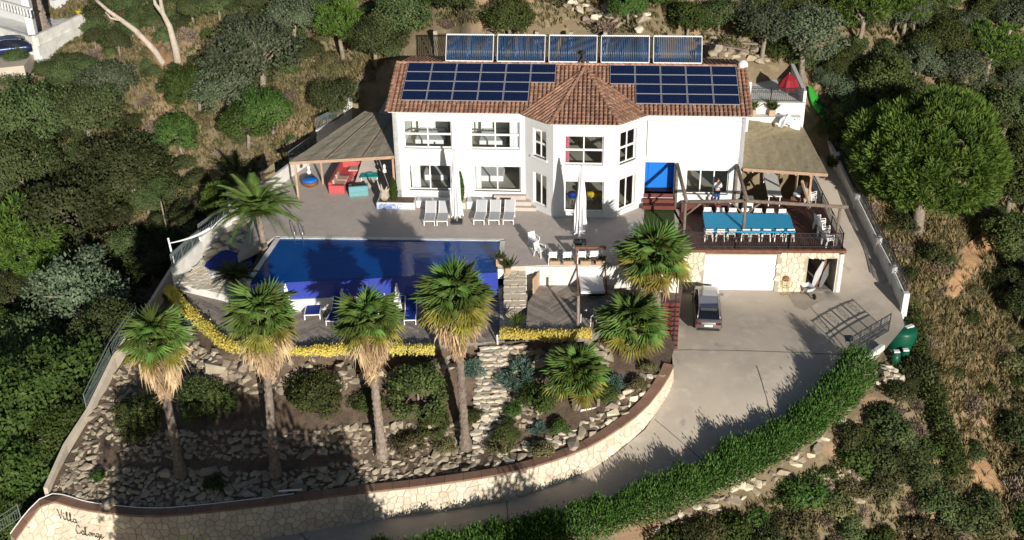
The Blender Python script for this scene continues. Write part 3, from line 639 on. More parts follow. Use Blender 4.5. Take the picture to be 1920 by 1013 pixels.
MB().b2((18.5, -.75, 0), (20.1, -.02, .55)).obj('red_bench_step', M['redstep'], V, bevel=.015); MB().b2((20.15, -.75, 0), (21.6, -.02, .55)).obj('red_bench_step', M['redstep'], V, bevel=.015)
for i in range(3): MB().b2((6.4, -.95 + .3 * i, -.05 + .28 * i), (8.5 + .35 * (2 - i), -.05, .23 + .28 * i)).obj('terrace_step', M['terrace'], V, bevel=.01)
# roof planes with barrel tiles
def tiles(mb_, pan_, O, U, Vv, poly, pitch=.27, row=.40, jit=.012, skip=None):
    O, U, Vv = Vector(O), Vector(U).normalized(), Vector(Vv).normalized(); N = U.cross(Vv)
    pan_.add([O + U * a + Vv * b + N * .0 for a, b in poly], [tuple(range(len(poly)))])
    xs = [p[0] for p in poly]; ys = [p[1] for p in poly]
    for i in range(int(min(xs) / pitch) - 1, int(max(xs) / pitch) + 2):
        for j in range(int(min(ys) / row) - 1, int(max(ys) / row) + 2):
            u, v = (i + .5) * pitch, j * row
            if not bool(inside(np.array([u]), np.array([v + row * .5]), poly)[0]) or (skip and skip(u, v)): continue
            r0, r1 = pitch * .40, pitch * .33; P = []; du = (rnd.random() - .5) * jit; dz = rnd.random() * .012
            for vv, r, hgt in ((v - .04, r0, .045 + dz), (v + row, r1, .02 + dz)):
                for a in (0, 45, 90, 135, 180): P.append(O + U * (u + du - math.cos(rad(a)) * r) + Vv * vv + N * (hgt + math.sin(rad(a)) * r * .85))
            mb_.add(P, [(k, k + 1, k + 6, k + 5) for k in range(4)] + [(0, 1, 2, 3, 4)])
S0 = Vector((0, -.36, EZ - .02)); up_ = Vector((0, RY + .36, RZ_ - EZ + .02)); SL = up_.length
AP = Vector((12.15, 4.2, 8.02)); VL, VR = Vector((8.15, -.36, EZ - .02)), Vector((16.15, -.36, EZ - .02)); FL, FR = Vector((10.12, -2.12, EZ - .03)), Vector((14.36, -2.12, EZ - .03))
vv_ = (AP.y + .36) / (RY + .36) * SL
mb, pn = MB(), MB()
tiles(mb, pn, S0, (1, 0, 0), up_, [(-.28, 0), (8.15, 0), (12.15, vv_), (16.15, 0), (22.5, 0), (22.5, SL), (-.28, SL)])
rv = Vector((0, 9.3 - RY, -.30 * (9.3 - RY)))
tiles(mb, pn, Vector((22.5, 9.35, RZ_ - .235 * (9.35 - RY))), (-1, 0, 0), Vector((0, RY - 9.35, .235 * (9.35 - RY))), [(0, 0), (22.78, 0), (22.78, 4.9), (0, 4.9)])
for a, b in ((VL, FL), (FL, FR), (FR, VR)):
    U = (b - a); L = U.length; U.normalize(); N = U.cross(AP - a).normalized(); Vd = N.cross(U); q = AP - a
    tiles(mb, pn, a, U, Vd, [(0, 0), (L, 0), (q.dot(U), q.dot(Vd))])
def capline(a, b, r=.14):
    a, b = Vector(a), Vector(b); k = int((b - a).length / .38); d = (b - a) / k; s = d.cross(Vector((0, 0, 1))).normalized(); n = s.cross(d).normalized()
    for i in range(k):
        P = []
        for e, rr, hh in ((a + d * i - d * .08, r, .05), (a + d * (i + 1), r * .85, .03)):
            for g in (0, 45, 90, 135, 180): P.append(e + s * math.cos(rad(g)) * rr + n * (hh + math.sin(rad(g)) * rr))
        mb.add(P, [(t, t + 1, t + 6, t + 5) for t in range(4)] + [(4, 3, 2, 1, 0)])
capline(FL, AP); capline(FR, AP); capline((-.28, RY, RZ_), (22.5, RY, RZ_)); capline((-.26, -.3, EZ), (-.26, RY, RZ_)); capline((22.48, -.3, EZ), (22.48, RY, RZ_))
rf = pn.obj('roof', M['tilepan'], V); struct(mb.obj('roof_tiles', M['tile'], rf), 'stuff')
MB().prism([(-.2, -.25), (8.2, -.25), (10.15, -2.0), (14.33, -2.0), (16.1, -.25), (22.45, -.25), (22.45, 9.2), (-.2, 9.2)], EZ - .1, EZ - .06).obj('soffit', M['white'], V)
# flue with cowl on the ridge
fl = MB(); c = (12.0, 4.75, 7.9)
fl.tube([c, (12.0, 4.75, 8.75)], .11, 10); fl.tube([(11.6, 4.6, 8.0), (12.0, 4.75, 8.5)], .05, 6); fl.tube([(12.5, 4.6, 8.0), (12.05, 4.75, 8.5)], .05, 6); fl.lathe([(.2, 0), (.22, .05), (.04, .22)], (12.0, 4.75, 8.78), 10)
fl.obj('chimney_flue', M['iron'], V)
# beds, curtains, chairs seen through the glass (things of their own)
def bed(x, y, z, w, l, label):
    t = thing('bed', label, 'bed', H(x, y, z), HRZ, 'beds seen through the villa windows')
    MB().box((0, 0, .2), (w, l, .4)).obj('mattress', M['bed'], t, bevel=.05); MB().box((0, l / 2 + .05, .5), (w + .1, .08, 1.0)).obj('headboard', M['room'], t)
    for s in (-1, 1): MB().box((s * w * .25, l / 2 - .3, .48), (w * .4, .4, .14)).obj('pillow', M['bed'], t, bevel=.05)
bed(2.0, 2.9, 3.3, 1.9, 2.0, 'white bed behind the upper window nearest the solar-panelled gable'); bed(6.2, 2.9, 3.3, 1.8, 2.0, 'white bed behind the upper window beside the bay'); bed(2.3, 2.9, .8, 1.7, 2.0, 'pale bed behind the glass door by the blue mosaic planter'); bed(6.0, 2.9, .8, 1.7, 2.0, 'pale bed behind the glass door above the three loungers')
def curtain(x0, x1, y, z0, z1, m, label, pq=None):
    b = MB(); k = 14; P = []
    for i in range(k + 1):
        x = x0 + (x1 - x0) * i / k; yy = y + .05 * math.sin(i * 1.9)
        P += [(x, yy, z0), (x, yy, z1)]
    b.add(P, [(2 * i, 2 * i + 2, 2 * i + 3, 2 * i + 1) for i in range(k)])
    o = b.obj('curtain', M[m], None, smooth=True); place(o, HX, HRZ); tag(o, label, 'curtain')
curtain(.95, 1.55, .38, .95, 2.7, 'curtain', 'pale curtain in the ground-floor door by the mosaic planter'); curtain(5.2, 5.55, .38, .95, 2.7, 'curtain', 'pale narrow curtain in the door behind the slim cypress')
curtain(7.45, 8.05, .38, 3.9, 5.7, 'curtain', 'pale pleated curtain in the upper window beside the bay'); curtain(11.05, 11.3, -1.35, 3.65, 5.5, 'pinkcurtain', 'pink curtain in the upper window of the bay')
def shell(x, y, z, m, label):
    t = thing('shell_chair', label, 'chair', H(x, y, z), HRZ, 'moulded chairs inside the bay')
    MB().lathe([(.18, .42), (.27, .5), (.30, .72), (.28, .78)], n=14).obj('seat', m, t, smooth=True)
    for a in (45, 135, 225, 315): MB().tube([(0, 0, .42), (.25 * math.cos(rad(a)), .25 * math.sin(rad(a)), 0)], .02, 5).obj('leg', M['wood'], t)
shell(11.5, -.3, .3, M['bluedark'], 'blue moulded chair inside the lower bay door'); shell(12.7, -.1, .3, M['yellow'], 'yellow moulded chair inside the bay near the closed parasol'); shell(13.2, -.15, .3, M['yellow'], 'second yellow moulded chair inside the bay by its brick corner'.replace('brick ', ''))

# solar cell arrays on the front roof slope
th_ = math.atan2(RZ_ - EZ + .02, RY + .36)
def array(x0, y0, cells_, label):
    base = H(0, -.36, EZ - .02); Mx = Matrix.Rotation(HRZ, 4, 'Z') @ Matrix.Rotation(th_, 4, 'X')
    o = base + (Mx @ Vector((x0, y0, .2)))
    t = thing('solar_array', label, 'solar panels', o, M=Mx, group='solar arrays on the villa roof')
    fb = MB(); fb.b2((.01, .01, -.03), (1.61, .965, .012)); fm = fb.mesh('solar_panel_frame', M['alu']); gb = MB(); gb.quad((.045, .045, .016), (1.575, .045, .016), (1.575, .93, .016), (.045, .93, .016)); gm = gb.mesh('cells', M['pv'])
    for i, j in cells_:
        p = link('solar_panel', fm, t); p.location = (i * 1.625, j * .985, 0); g = link('cell_glass', gm, p)
    for i in range(max(c[0] for c in cells_) + 1):
        for dx in (.3, 1.3): MB().b2((i * 1.625 + dx, min(c[1] for c in cells_ if c[0] == i) * .985, -.15), (i * 1.625 + dx + .05, 3.95, -.035)).obj('mounting_rail', M['alu'], t)
array(.52, .98, [(i, j) for i in range(5) for j in range(4)] + [(5, 2), (5, 3)], 'larger dark blue solar array of twenty-two panels on the tile roof')
array(13.74, .92, [(i, j) for i in range(1, 5) for j in range(4)] + [(0, 2), (0, 3)], 'smaller dark blue solar array of eighteen panels on the tile roof')
# five evacuated-tube collectors behind the ridge
tb = MB(); tb.tube([(0, 0, 0), (0, .98, 1.45)], .043, 7); tmesh = tb.mesh('glass_tube', M['tubeglass'], True)
lbls = ['evacuated tube collector above the gable end with the large solar array', 'evacuated tube collector second from the left end of the row of five', 'evacuated tube collector in the middle of the row, beside the flue', 'evacuated tube collector just beyond the flue, over the small array', 'evacuated tube collector nearest the small white dish']
for i in range(5):
    x = 2.9 + i * 3.42; t = thing('tube_collector', lbls[i], 'solar heater', H(x, 4.9, 8.14), HRZ, 'tube collectors behind the ridge')
    for k in range(26):
        o = link('glass_tube', tmesh, t); o.location = (.08 + k * .119, 0, .02)
    MB().b2((0, -.05, -.03), (3.14, .06, .04)).obj('lower_rail', M['frame'], t); MB().box((1.57, 1.0, 1.48), (3.16, .12, .10)).obj('header_pipe', M['frame'], t, bevel=.03)
    for xx in (0, 3.14): MB().bar((xx, 0, 0), (xx, .98, 1.45), .036).obj('side_rail', M['frame'], t)
    for xx in (.3, 2.84): MB().bar((xx, .96, 1.42), (xx, 1.6, -.6), .04).obj('rear_strut', M['alu'], t)
    for xx in (.5, 2.6): MB().bar((xx, 0, 0), (xx, .1, -.35), .04).obj('foot', M['alu'], t)
    if i < 4: MB().tube([(3.14, 1.0, 1.48), (3.28, 1.0, 1.40), (3.42, 1.0, 1.48)], .03, 6).obj('link_pipe', M['steel'], t)
dish = thing('satellite_dish', 'small round white dish on a mast at the roof corner', 'satellite dish', H(22.3, 4.3, 7.3), HRZ)
MB().tube([(0, 0, 0), (0, 0, .95)], .03, 6).obj('mast', M['steel'], dish); d_ = MB().lathe([(.05, .06), (.2, .03), (.32, -.04), (.33, -.02), (.05, .1)], n=16).obj('reflector', M['frame'], dish, smooth=True); d_.rotation_euler = (rad(75), 0, 0); d_.location = (0, -.06, .95)
def rock_meshes(n, m, seed=3):
    r_ = random.Random(seed); out = []
    for i in range(n):
        bm = bmesh.new()
        for _ in range(15):
            p = Vector((r_.gauss(0, 1), r_.gauss(0, 1), r_.gauss(0, 1))).normalized(); k = max(abs(p.x), abs(p.y), abs(p.z)); p = p.lerp(p / k, .55) * .5; bm.verts.new((p.x, p.y * .8, p.z * .62))
        bmesh.ops.convex_hull(bm, input=bm.verts); 
        for v in [v for v in bm.verts if not v.link_faces]: bm.verts.remove(v)
        bmesh.ops.recalc_face_normals(bm, faces=bm.faces); me = bpy.data.meshes.new('stone'); bm.to_mesh(me); bm.free(); me.materials.append(m); out.append(me)
    return out
RK = rock_meshes(10, M['stone']); RKW = rock_meshes(6, M['whitestone'], 8)
STONES = RKW
# ------------------------------------------------------------------ pool, decks, walls
def prism_o(name, poly, z0, z1, m, parent=None, world=True, bevel=0):
    P = [Vector((p[0], p[1])) for p in poly]; A = sum(P[i].x * P[(i + 1) % len(P)].y - P[(i + 1) % len(P)].x * P[i].y for i in range(len(P)))
    if A < 0: P = P[::-1]
    return MB().prism([(p.x, p.y) for p in P], z0, z1).obj(name, m, parent, world=world and parent is not None, bevel=bevel)
mb = MB(); zf = -.8
mb.add([(*p.xy, 0.0) for p in pl] + [(*p.xy, zf) for p in pl], [(7, 6, 5, 4), (0, 4, 5, 1), (1, 5, 6, 2), (3, 7, 4, 0)])
fdir = (pl[2] - pl[3]).normalized(); fn = Vector((fdir.y, -fdir.x, 0))
mb.add([(*p.xy, z) for p in (pl[3], pl[2]) for z in (-.07, zf)], [(0, 1, 3, 2)])
struct(mb.obj('pool_basin', M['pool']))
fe = [pl[3] + fn * .22, pl[2] + fn * .22]
mb = MB(); mb.prism([(p.x, p.y) for p in (fe[0], fe[1], pl[2], pl[3])], -1.75, -.066)
O = [at(452, 566, -1.2), at(944, 536, -1.2)]
mb.add([(*p.xy, -1.5) for p in (O[0], O[1], fe[1], fe[0])], [(0, 1, 2, 3)])
struct(mb.obj('overflow_basin', M['basin']))
mb = MB(); mb.quad(*[(*p.xy, -.055) for p in (fe[0], fe[1], pl[1], pl[0])]); mb.quad(*[(*p.xy, -1.34) for p in (O[0], O[1], fe[1], fe[0])]); struct(mb.obj('water', M['water']))
od = (O[1] - O[0]).normalized(); on = Vector((od.y, -od.x, 0))
mb = MB(); mb.prism([(p.x, p.y) for p in (O[0] + on * .22, O[1] + on * .22, O[1], O[0])], -2.3, -1.18)
mb.prism([(p.x, p.y) for p in (O[1] + on * .22, O[1] + on * .22 + od * .22, fe[1] + od * .22, fe[1], O[1])], -2.3, -1.17)
mb.prism([(p.x, p.y) for p in (O[0] + on * .22 - od * .22, O[0] + on * .22, O[0], fe[0], fe[0] - od * .22)], -2.3, -1.17)
struct(mb.obj('basin_wall', M['whitewall']))
# supporting walls under the terrace edges
ribbon([(at(985, 499) + Vector((0, 0, -2.2)), -.06, -.06), (at(1275, 497) + Vector((0, 0, -2.2)), -.06)], .25, M['whitewall'], 'terrace_wall')
tw = bpy.data.objects['terrace_wall']; tag(tw, 'white wall under the terrace edge behind the hanging daybed', 'wall')

def clip(poly, n, d):
    out = []
    for i in range(len(poly)):
        a, b = poly[i], poly[(i + 1) % len(poly)]; da = a[0] * n[0] + a[1] * n[1] - d; db = b[0] * n[0] + b[1] * n[1] - d
        if da <= 0: out.append(a)
        if da * db < 0: t = da / (da - db); out.append((a[0] + (b[0] - a[0]) * t, a[1] + (b[1] - a[1]) * t))
    return out
def boards(name, poly, z, ang, w, m, parent=None, bands=None, gap=.012, t=.03, limit=300):
    """decking boards one by one; bands: (axis angle, width) makes the direction alternate like a herringbone"""
    A = sum(poly[i][0] * poly[(i + 1) % len(poly)][1] - poly[(i + 1) % len(poly)][0] * poly[i][1] for i in range(len(poly)))
    if A < 0: poly = poly[::-1]
    regs = [(poly, ang)]
    if bands:
        ba, bw = bands; n = (math.cos(ba), math.sin(ba)); ds = [p[0] * n[0] + p[1] * n[1] for p in poly]; regs = []
        k = int(math.floor(min(ds) / bw))
        while k * bw < max(ds):
            q = clip(clip(poly, n, (k + 1) * bw), (-n[0], -n[1]), -k * bw)
            if len(q) > 2: regs.append((q, ba + (ang if k % 2 else -ang)))
            k += 1
    cnt = 0; rest = MB()
    for q, a in regs:
        n = (-math.sin(a), math.cos(a)); ds = [p[0] * n[0] + p[1] * n[1] for p in q]; k = int(math.floor(min(ds) / w))
        while k * w < max(ds):
            s = clip(clip(q, n, (k + 1) * w - gap), (-n[0], -n[1]), -(k * w)); k += 1
            if len(s) < 3: continue
            zz = z + rnd.uniform(-.004, .004); b = MB() if cnt < limit else rest
            b.prism(s, zz - t, zz)
            if b is not rest: b.obj(name, m, parent, world=parent is not None)
            cnt += 1
    if rest.v: struct(rest.obj(name + '_infill', m, parent, world=parent is not None), 'stuff')
def xy(*L): return [(p.x, p.y) for p in (at(*q) for q in L)]
def deck(name, label, pts, z, ang, w, m, bands=None, sub=M['greymortar']):
    P = xy(*[(a, b, z) for a, b in pts]); t = thing(name, label, 'deck', (P[0][0], P[0][1], z)); struct(t)
    prism_o('deck_base', P, z - .5, z - .035, sub, t); boards('plank', P, z, ang, w, m, t, bands); return t
deck('pool_deck', 'grey herringbone sun deck below the pool', [(340, 536), (413, 552), (470, 570), (560, 575), (950, 548), (946, 640), (820, 648), (560, 656), (432, 650), (386, 620)], -1.95, rad(42), .21, M['deckwood'], (rad(2), 1.9))
deck('lounge_deck', 'grey diagonal sun deck in front of the hanging daybed', [(1022, 521), (1152, 521), (1152, 606), (1110, 626), (985, 626), (990, 566)], -1.3, rad(45), .19, M['deckwood'], (rad(0), 2.2))
# deck on the garage roof
F0, F1 = at(1264, 546, -2.9), at(1573, 548, -2.9); FL_ = (F1 - F0).length; FD = (F1 - F0).normalized(); FN = Vector((-FD.y, FD.x, 0)); FRZ = math.atan2(FD.y, FD.x)
dk = [F0, F1, at(1522, 345), H(22.2, -.02), H(17.95, -.02), at(1275, 392)]
dt = struct(thing('garage_roof_deck', 'dark red-brown decking on the garage roof', 'deck', F0))
prism_o('deck_base', dk, -.3, -.02, M['greymortar'], dt); boards('plank', [(p.x, p.y) for p in dk], .02, HRZ + math.pi / 2 + .15, .2, M['redwood'], dt)
G_ = thing('garage', 'stone-faced garage under the deck with a wide white door', 'garage', F0, FRZ)
def fl_(px, py):
    d = ray(px, py); t = (F0 - CAM).dot(FN) / d.dot(FN); p = CAM + d * t; return ((p - F0).dot(FD), p.z + 2.9)
gd0, gd1 = fl_(1322, 478), fl_(1451, 545); nc0, nc1 = fl_(1516, 485), fl_(1562, 545)
gh = (gd0[0], gd1[0], 0.02, gd0[1]); nh = (nc0[0], nc1[0], 0.02, nc0[1])
mb = MB(); wallp(mb, (0, 0), (FL_, 0), -.2, 2.72, [gh, nh]); wallp(mb, (FL_, 0), (FL_ - 1.0, 6), -.2, 2.6); mb.obj('wall', M['mortar'], G_)
cells = [c for c in voronoi(FL_, 2.7, int(FL_ * 2.7 / .11), seed=9)]
def okc(u, v): return not any(h[0] - .12 < u < h[1] + .12 and h[2] - .3 < v < h[3] + .12 for h in (gh, nh)) and u < nh[1] + .02
Wg = G_.matrix_basis.copy()
stone_cells(cells, lambda u, v, d: Wg @ Vector((u, -d - .004, v)), G_, M['whitestone'], .022, .03, 300, keep=okc)
MB().b2((nh[1] + .02, -.03, 0), (FL_ + .02, .3, 2.6)).obj('white_corner', M['white'], G_); MB().b2((-.1, -.1, 2.72), (FL_ + .1, .25, 2.89)).obj('slab_edge', M['brownwood'], G_)
mb = MB(); kk = 5
dm = MB(); dm.b2((gh[0], .1, .03), (gh[1], .16, gh[3] - .0)); gdo = dm.obj('garage_door', M['white'], G_)
for i in range(5): MB().b2((gh[0] + .03, .085, .06 + i * (gh[3] - .08) / 5), (gh[1] - .03, .11, .05 + (i + 1) * (gh[3] - .08) / 5 - .02)).obj('panel', M['frame'], gdo, bevel=.008)
MB().b2((gh[0] + .15, .05, .35), (gh[0] + .4, .09, .40)).obj('handle', M['steel'], gdo)
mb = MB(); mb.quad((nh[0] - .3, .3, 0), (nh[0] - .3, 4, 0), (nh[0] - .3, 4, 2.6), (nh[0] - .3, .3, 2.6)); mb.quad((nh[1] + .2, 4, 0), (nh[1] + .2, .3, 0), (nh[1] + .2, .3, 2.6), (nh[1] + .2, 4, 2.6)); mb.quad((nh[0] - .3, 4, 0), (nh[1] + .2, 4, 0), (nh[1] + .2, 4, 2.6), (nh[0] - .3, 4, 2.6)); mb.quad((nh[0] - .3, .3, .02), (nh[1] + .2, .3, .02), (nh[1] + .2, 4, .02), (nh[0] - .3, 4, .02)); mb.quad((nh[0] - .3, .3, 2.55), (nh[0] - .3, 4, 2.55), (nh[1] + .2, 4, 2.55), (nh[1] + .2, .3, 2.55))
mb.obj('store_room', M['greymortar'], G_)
# dark railing round the roof deck
dz = Vector((0, 0, .03)); a0 = F0 + FN * .12 + FD * .3; n_ = 3; fs_ = [Vector((*(a0 + FD * (FL_ - .45) * i / n_).xy, .03)) for i in range(n_ + 1)]
re_ = Vector((*at(1524, 352).xy, .03)) + Vector((-.1, 0, 0)); sg = [(fs_[i], fs_[i + 1]) for i in range(n_)] + [(fs_[-1].lerp(re_, i / 3), fs_[-1].lerp(re_, (i + 1) / 3)) for i in range(3)]
railing('deck_railing', 'dark iron railing round the roof deck above the garage', sg, M['iron'], 1.0)
# white boundary wall and rail beside the ramp, in one stepped run
bw = [(1690, 585, -2.95), (1668, 535, -2.5), (1640, 480, -1.95), (1600, 396, -1.0), (1564, 320, .1), (1545, 282, .7), (1512, 225, 2.0)]
bp = [at(*q) for q in bw]
wt = thing('boundary_wall', 'white wall with iron railing along the concrete ramp', 'wall', bp[0])
WM[wt] = wt.matrix_basis.copy()
for i in range(len(bp) - 1): ribbon([(bp[i] + Vector((0, 0, -.5)), bp[i].z + 1.0, bp[i + 1].z + 1.0), (bp[i + 1] + Vector((0, 0, -.5)), bp[i + 1].z + 1.0)], .22, M['whitewall'], 'wall_section', wt, -1)
for i in range(5): MB().box(bp[i] + Vector((.1, 0, .55)), (.36, .36, 1.55)).obj('pillar', M['white'], wt, world=True, bevel=.02)
for i in range(4):
    a, b = bp[i] + Vector((.15, .0, 1.0)), bp[i + 1] + Vector((.15, 0, 1.0))
    pm = MB(); pm.bar(a + Vector((0, 0, .85)), b + Vector((0, 0, .85)), .05); pm.bar(a + Vector((0, 0, .6)), b + Vector((0, 0, .6)), .03); pm.bar(a + Vector((0, 0, .1)), b + Vector((0, 0, .1)), .03)
    k = int((b - a).length / .14)
    for j in range(1, k): pm.bar(a.lerp(b, j / k) + Vector((0, 0, .1)), a.lerp(b, j / k) + Vector((0, 0, .85)), .022)
    pm.obj('iron_panel', M['iron'], wt, world=True)
# villa's left boundary: stepped white wall with grey iron panels
lw = [(330, 528, -1.45, -.5), (382, 477, -1.4, -.2), (436, 418, -.7, .7), (494, 373, 0, .95), (548, 331, 0, .95), (600, 287, .25, 1.3), (650, 246, .8, 2.0), (700, 196, 2.0, 3.2), (745, 155, 3.3, 4.7), (776, 128, 4.1, 5.7)]
lp = [at(a, b, z) for a, b, z, h in lw]
lt = thing('side_wall', 'white stepped wall with grey iron panels between villa and wooded valley', 'wall', lp[3]); WM[lt] = lt.matrix_basis.copy()
for i in range(len(lp) - 1):
    top = lw[i][3] if i < 5 else lw[i + 1][3]; ribbon([(lp[i] + Vector((0, 0, -1.6)), top, top), (lp[i + 1] + Vector((0, 0, -1.6)), top)], .2, M['whitewall'], 'wall_section', lt, 1)
    if i not in (7, 8, 3):
        a, b = Vector((*lp[i].xy, top)), Vector((*lp[i + 1].xy, top)); o_ = Vector((-.1, .1, 0)); a += o_; b += o_; h = .85
        pm = MB(); pm.bar(a + Vector((0, 0, h)), b + Vector((0, 0, h)), .045); pm.bar(a + Vector((0, 0, .06)), b + Vector((0, 0, .06)), .03); pm.bar(a + Vector((0, 0, h * .72)), b + Vector((0, 0, h * .72)), .03)
        k = int((b - a).length / .16)
        for j in range(k + 1):
            p = a.lerp(b, j / k); pm.bar(p + Vector((0, 0, .05)), p + Vector((0, 0, h)), .024 if j % 8 else .05)
            if j < k: q = a.lerp(b, (j + 1) / k); pm.bar(p + Vector((0, 0, h * .72)), q + Vector((0, 0, h)), .018); pm.bar(p + Vector((0, 0, h)), q + Vector((0, 0, h * .72)), .018)
        pm.obj('iron_panel', M['greyiron'], lt, world=True)
# reed board at the near end of that wall
q = at(505, 362, 0); tag(MB().bar(Vector((*at(494, 372).xy, 1.35)), Vector((*at(519, 352).xy, 1.35)), .05, .95).obj('reed_screen', M['reed']), 'beige reed screen on the white wall beside the thatched canopy', 'screen')
# lower garden wall on the valley side, with rail
gw = [(328, 528, -2.2, -1.0), (288, 582, -3.2, -2.3), (214, 690, -4.8, -4.0), (166, 782, -5.9, -5.3), (122, 850, -6.6, -6.0), (84, 926, -7.1, -6.7)]
gp = [at(a, b, z) for a, b, z, h in gw]
gt = thing('garden_wall', 'low pale garden wall stepping down beside the lush valley trees', 'wall', gp[2]); WM[gt] = gt.matrix_basis.copy()
for i in range(len(gp) - 1): ribbon([(gp[i] + Vector((0, 0, -1.5)), gw[i][3], gw[i + 1][3]), (gp[i + 1] + Vector((0, 0, -1.5)), gw[i + 1][3])], .22, M['gardenwall'], 'wall_section', gt, 1)
railing('garden_railing', 'grey iron rail on the garden wall behind the shaggy end palm', [(Vector((*gp[1].xy, gw[1][3])).lerp(Vector((*gp[2].xy, gw[2][3])), .35), Vector((*gp[2].xy, gw[2][3]))), (Vector((*gp[2].xy, gw[2][3])), Vector((*gp[3].xy, gw[3][3])))], M['greyiron'], .95, pattern=False)
g6 = at(40, 985, -8.0); railing('lane_railing', 'short green iron rail at the low end of the lettered stone wall', [(g6 + Vector((-2.0, -1.2, -.5)), g6 + Vector((-.2, .5, 0)))], M['greyiron'], .95, pattern=False)
# hot-tub terrace with crazy paving
hp = xy((336, 532, -1.45), (384, 480, -1.45), (436, 430, -1.45), (470, 445, -1.45), (470, 480, -1.45), (462, 540, -1.45), (468, 566, -1.45), (413, 550, -1.45))
ht = struct(thing('stone_terrace', 'cream crazy-paved terrace around the covered hot tub', 'terrace', (*hp[0], -1.45)))
prism_o('base', hp, -2.4, -1.47, M['whitewall'], ht); xs = [p[0] for p in hp]; ys = [p[1] for p in hp]
cl = voronoi(max(xs) - min(xs), max(ys) - min(ys), int((max(xs) - min(xs)) * (max(ys) - min(ys)) / .16), seed=3)
stone_cells(cl, lambda u, v, d: Vector((u + min(xs), v + min(ys), -1.47 + d)), ht, M['whitestone'], .02, .025, 300, 'paving_stone', keep=lambda u, v: bool(inside(np.array([u + min(xs)]), np.array([v + min(ys)]), hp)[0]))
for i in range(4):
    a = at(392 + i * 12, 452 - i * 9, -1.45 + .18 * (i + 1)); MB().box((a.x + .5, a.y, a.z - .3), (1.7, .55, .6), rz=.7).obj('step', M['whitestone'], ht, world=True, bevel=.03)
w0, w1, w2 = at(384, 479, -1.45), at(436, 420, -.7), at(490, 377, 0); e0, e1 = at(446, 481, -.05), at(491, 381, 0)
for i in range(8):
    f0, f1 = i / 8, (i + 1) / 8; zl = -1.42 + 1.4 * f1; wl_ = lambda f: (w0.lerp(w1, f * 2) if f < .5 else w1.lerp(w2, f * 2 - 1)); A_, B_, C_, D_ = wl_(f0), wl_(f1), e0.lerp(e1, f1), e0.lerp(e1, f0)
    prism_o('step', [(p.x, p.y) for p in (A_, D_, C_, B_)], -2.4, zl - .06, M['greymortar'], ht)
    for j in range(4):
        if (D_ - A_).length * (1 - .0) < .3: continue
        c = A_.lerp(D_, (j + .5) / 4).lerp(B_.lerp(C_, (j + .5) / 4), .5); s = max(.25, (D_ - A_).length / 3.6); o = link('paving_stone', rnd.choice(STONES), ht); o.matrix_basis = Matrix.Translation(Vector((c.x, c.y, zl - .06)) - ht.location) @ Matrix.Rotation(rnd.uniform(0, 6), 4, 'Z') @ Matrix.Diagonal((s, s * .9, .22, 1))
# crazy paved steps between pool and lounge deck
sp = struct(thing('stone_steps', 'crazy-paved stone steps between pool corner and lounge deck', 'steps', at(960, 520)))
prev = None
for i in range(6):
    y0 = 500 + i * 13; z0 = -.28 * (i + 1) if i < 5 else -1.9
    pts = xy((947, y0, z0), (985, y0 - 2, z0), (986 + (4 if i > 3 else 0), y0 + 24, z0), (944, y0 + 26, z0)) if i < 5 else xy((940, 566, -1.9), (990, 562, -1.9), (984, 626, -1.9), (936, 630, -1.9))
    prism_o('step', pts, z0 - .9, z0 - .01, M['greymortar'], sp)
    xs = [p[0] for p in pts]; ys = [p[1] for p in pts]
    stone_cells(voronoi(max(xs) - min(xs), max(ys) - min(ys), max(3, int((max(xs) - min(xs)) * (max(ys) - min(ys)) / .15)), seed=30 + i), lambda u, v, d, xs=xs, ys=ys, z0=z0: Vector((u + min(xs), v + min(ys), z0 - .01 + d)), sp, M['whitestone'], .025, .03, 40, 'paving_stone', keep=lambda u, v, xs=xs, ys=ys, pts=pts: bool(inside(np.array([u + min(xs)]), np.array([v + min(ys)]), pts)[0]))
# stone stair through the rockery
st = struct(thing('garden_stair', 'cream rubble stair climbing the rockery to the pool deck', 'stairs', at(905, 850, -5.4)))
A_, B_ = at(932, 648, -2.0), at(908, 868, -5.75); n = 20
for i in range(n):
    t = i / (n - 1); c = A_.lerp(B_, t); c2 = A_.lerp(B_, min(1, (i + 1) / (n - 1))); w = 1.9 - .5 * t
    MB().box((c.x, c.y, c.z - .6), (w, .5, .98)).obj('riser_core', M['greymortar'], st, world=True)
    x = -w / 2 - rnd.uniform(0, .2)
    while x < w / 2:
        sw = rnd.uniform(.32, .7); o = link('tread_stone', rnd.choice(STONES), st); o.matrix_basis = Matrix.Translation(Vector((c.x + x + sw / 2, c.y - .1 + rnd.uniform(-.07, .07), c.z - .07 + rnd.uniform(-.05, .03))) - st.location) @ Matrix.Rotation(rnd.uniform(-.25, .25), 4, 'Z') @ Matrix.Diagonal((sw * 1.05, rnd.uniform(.5, .68), .34, 1)); x += sw * .92
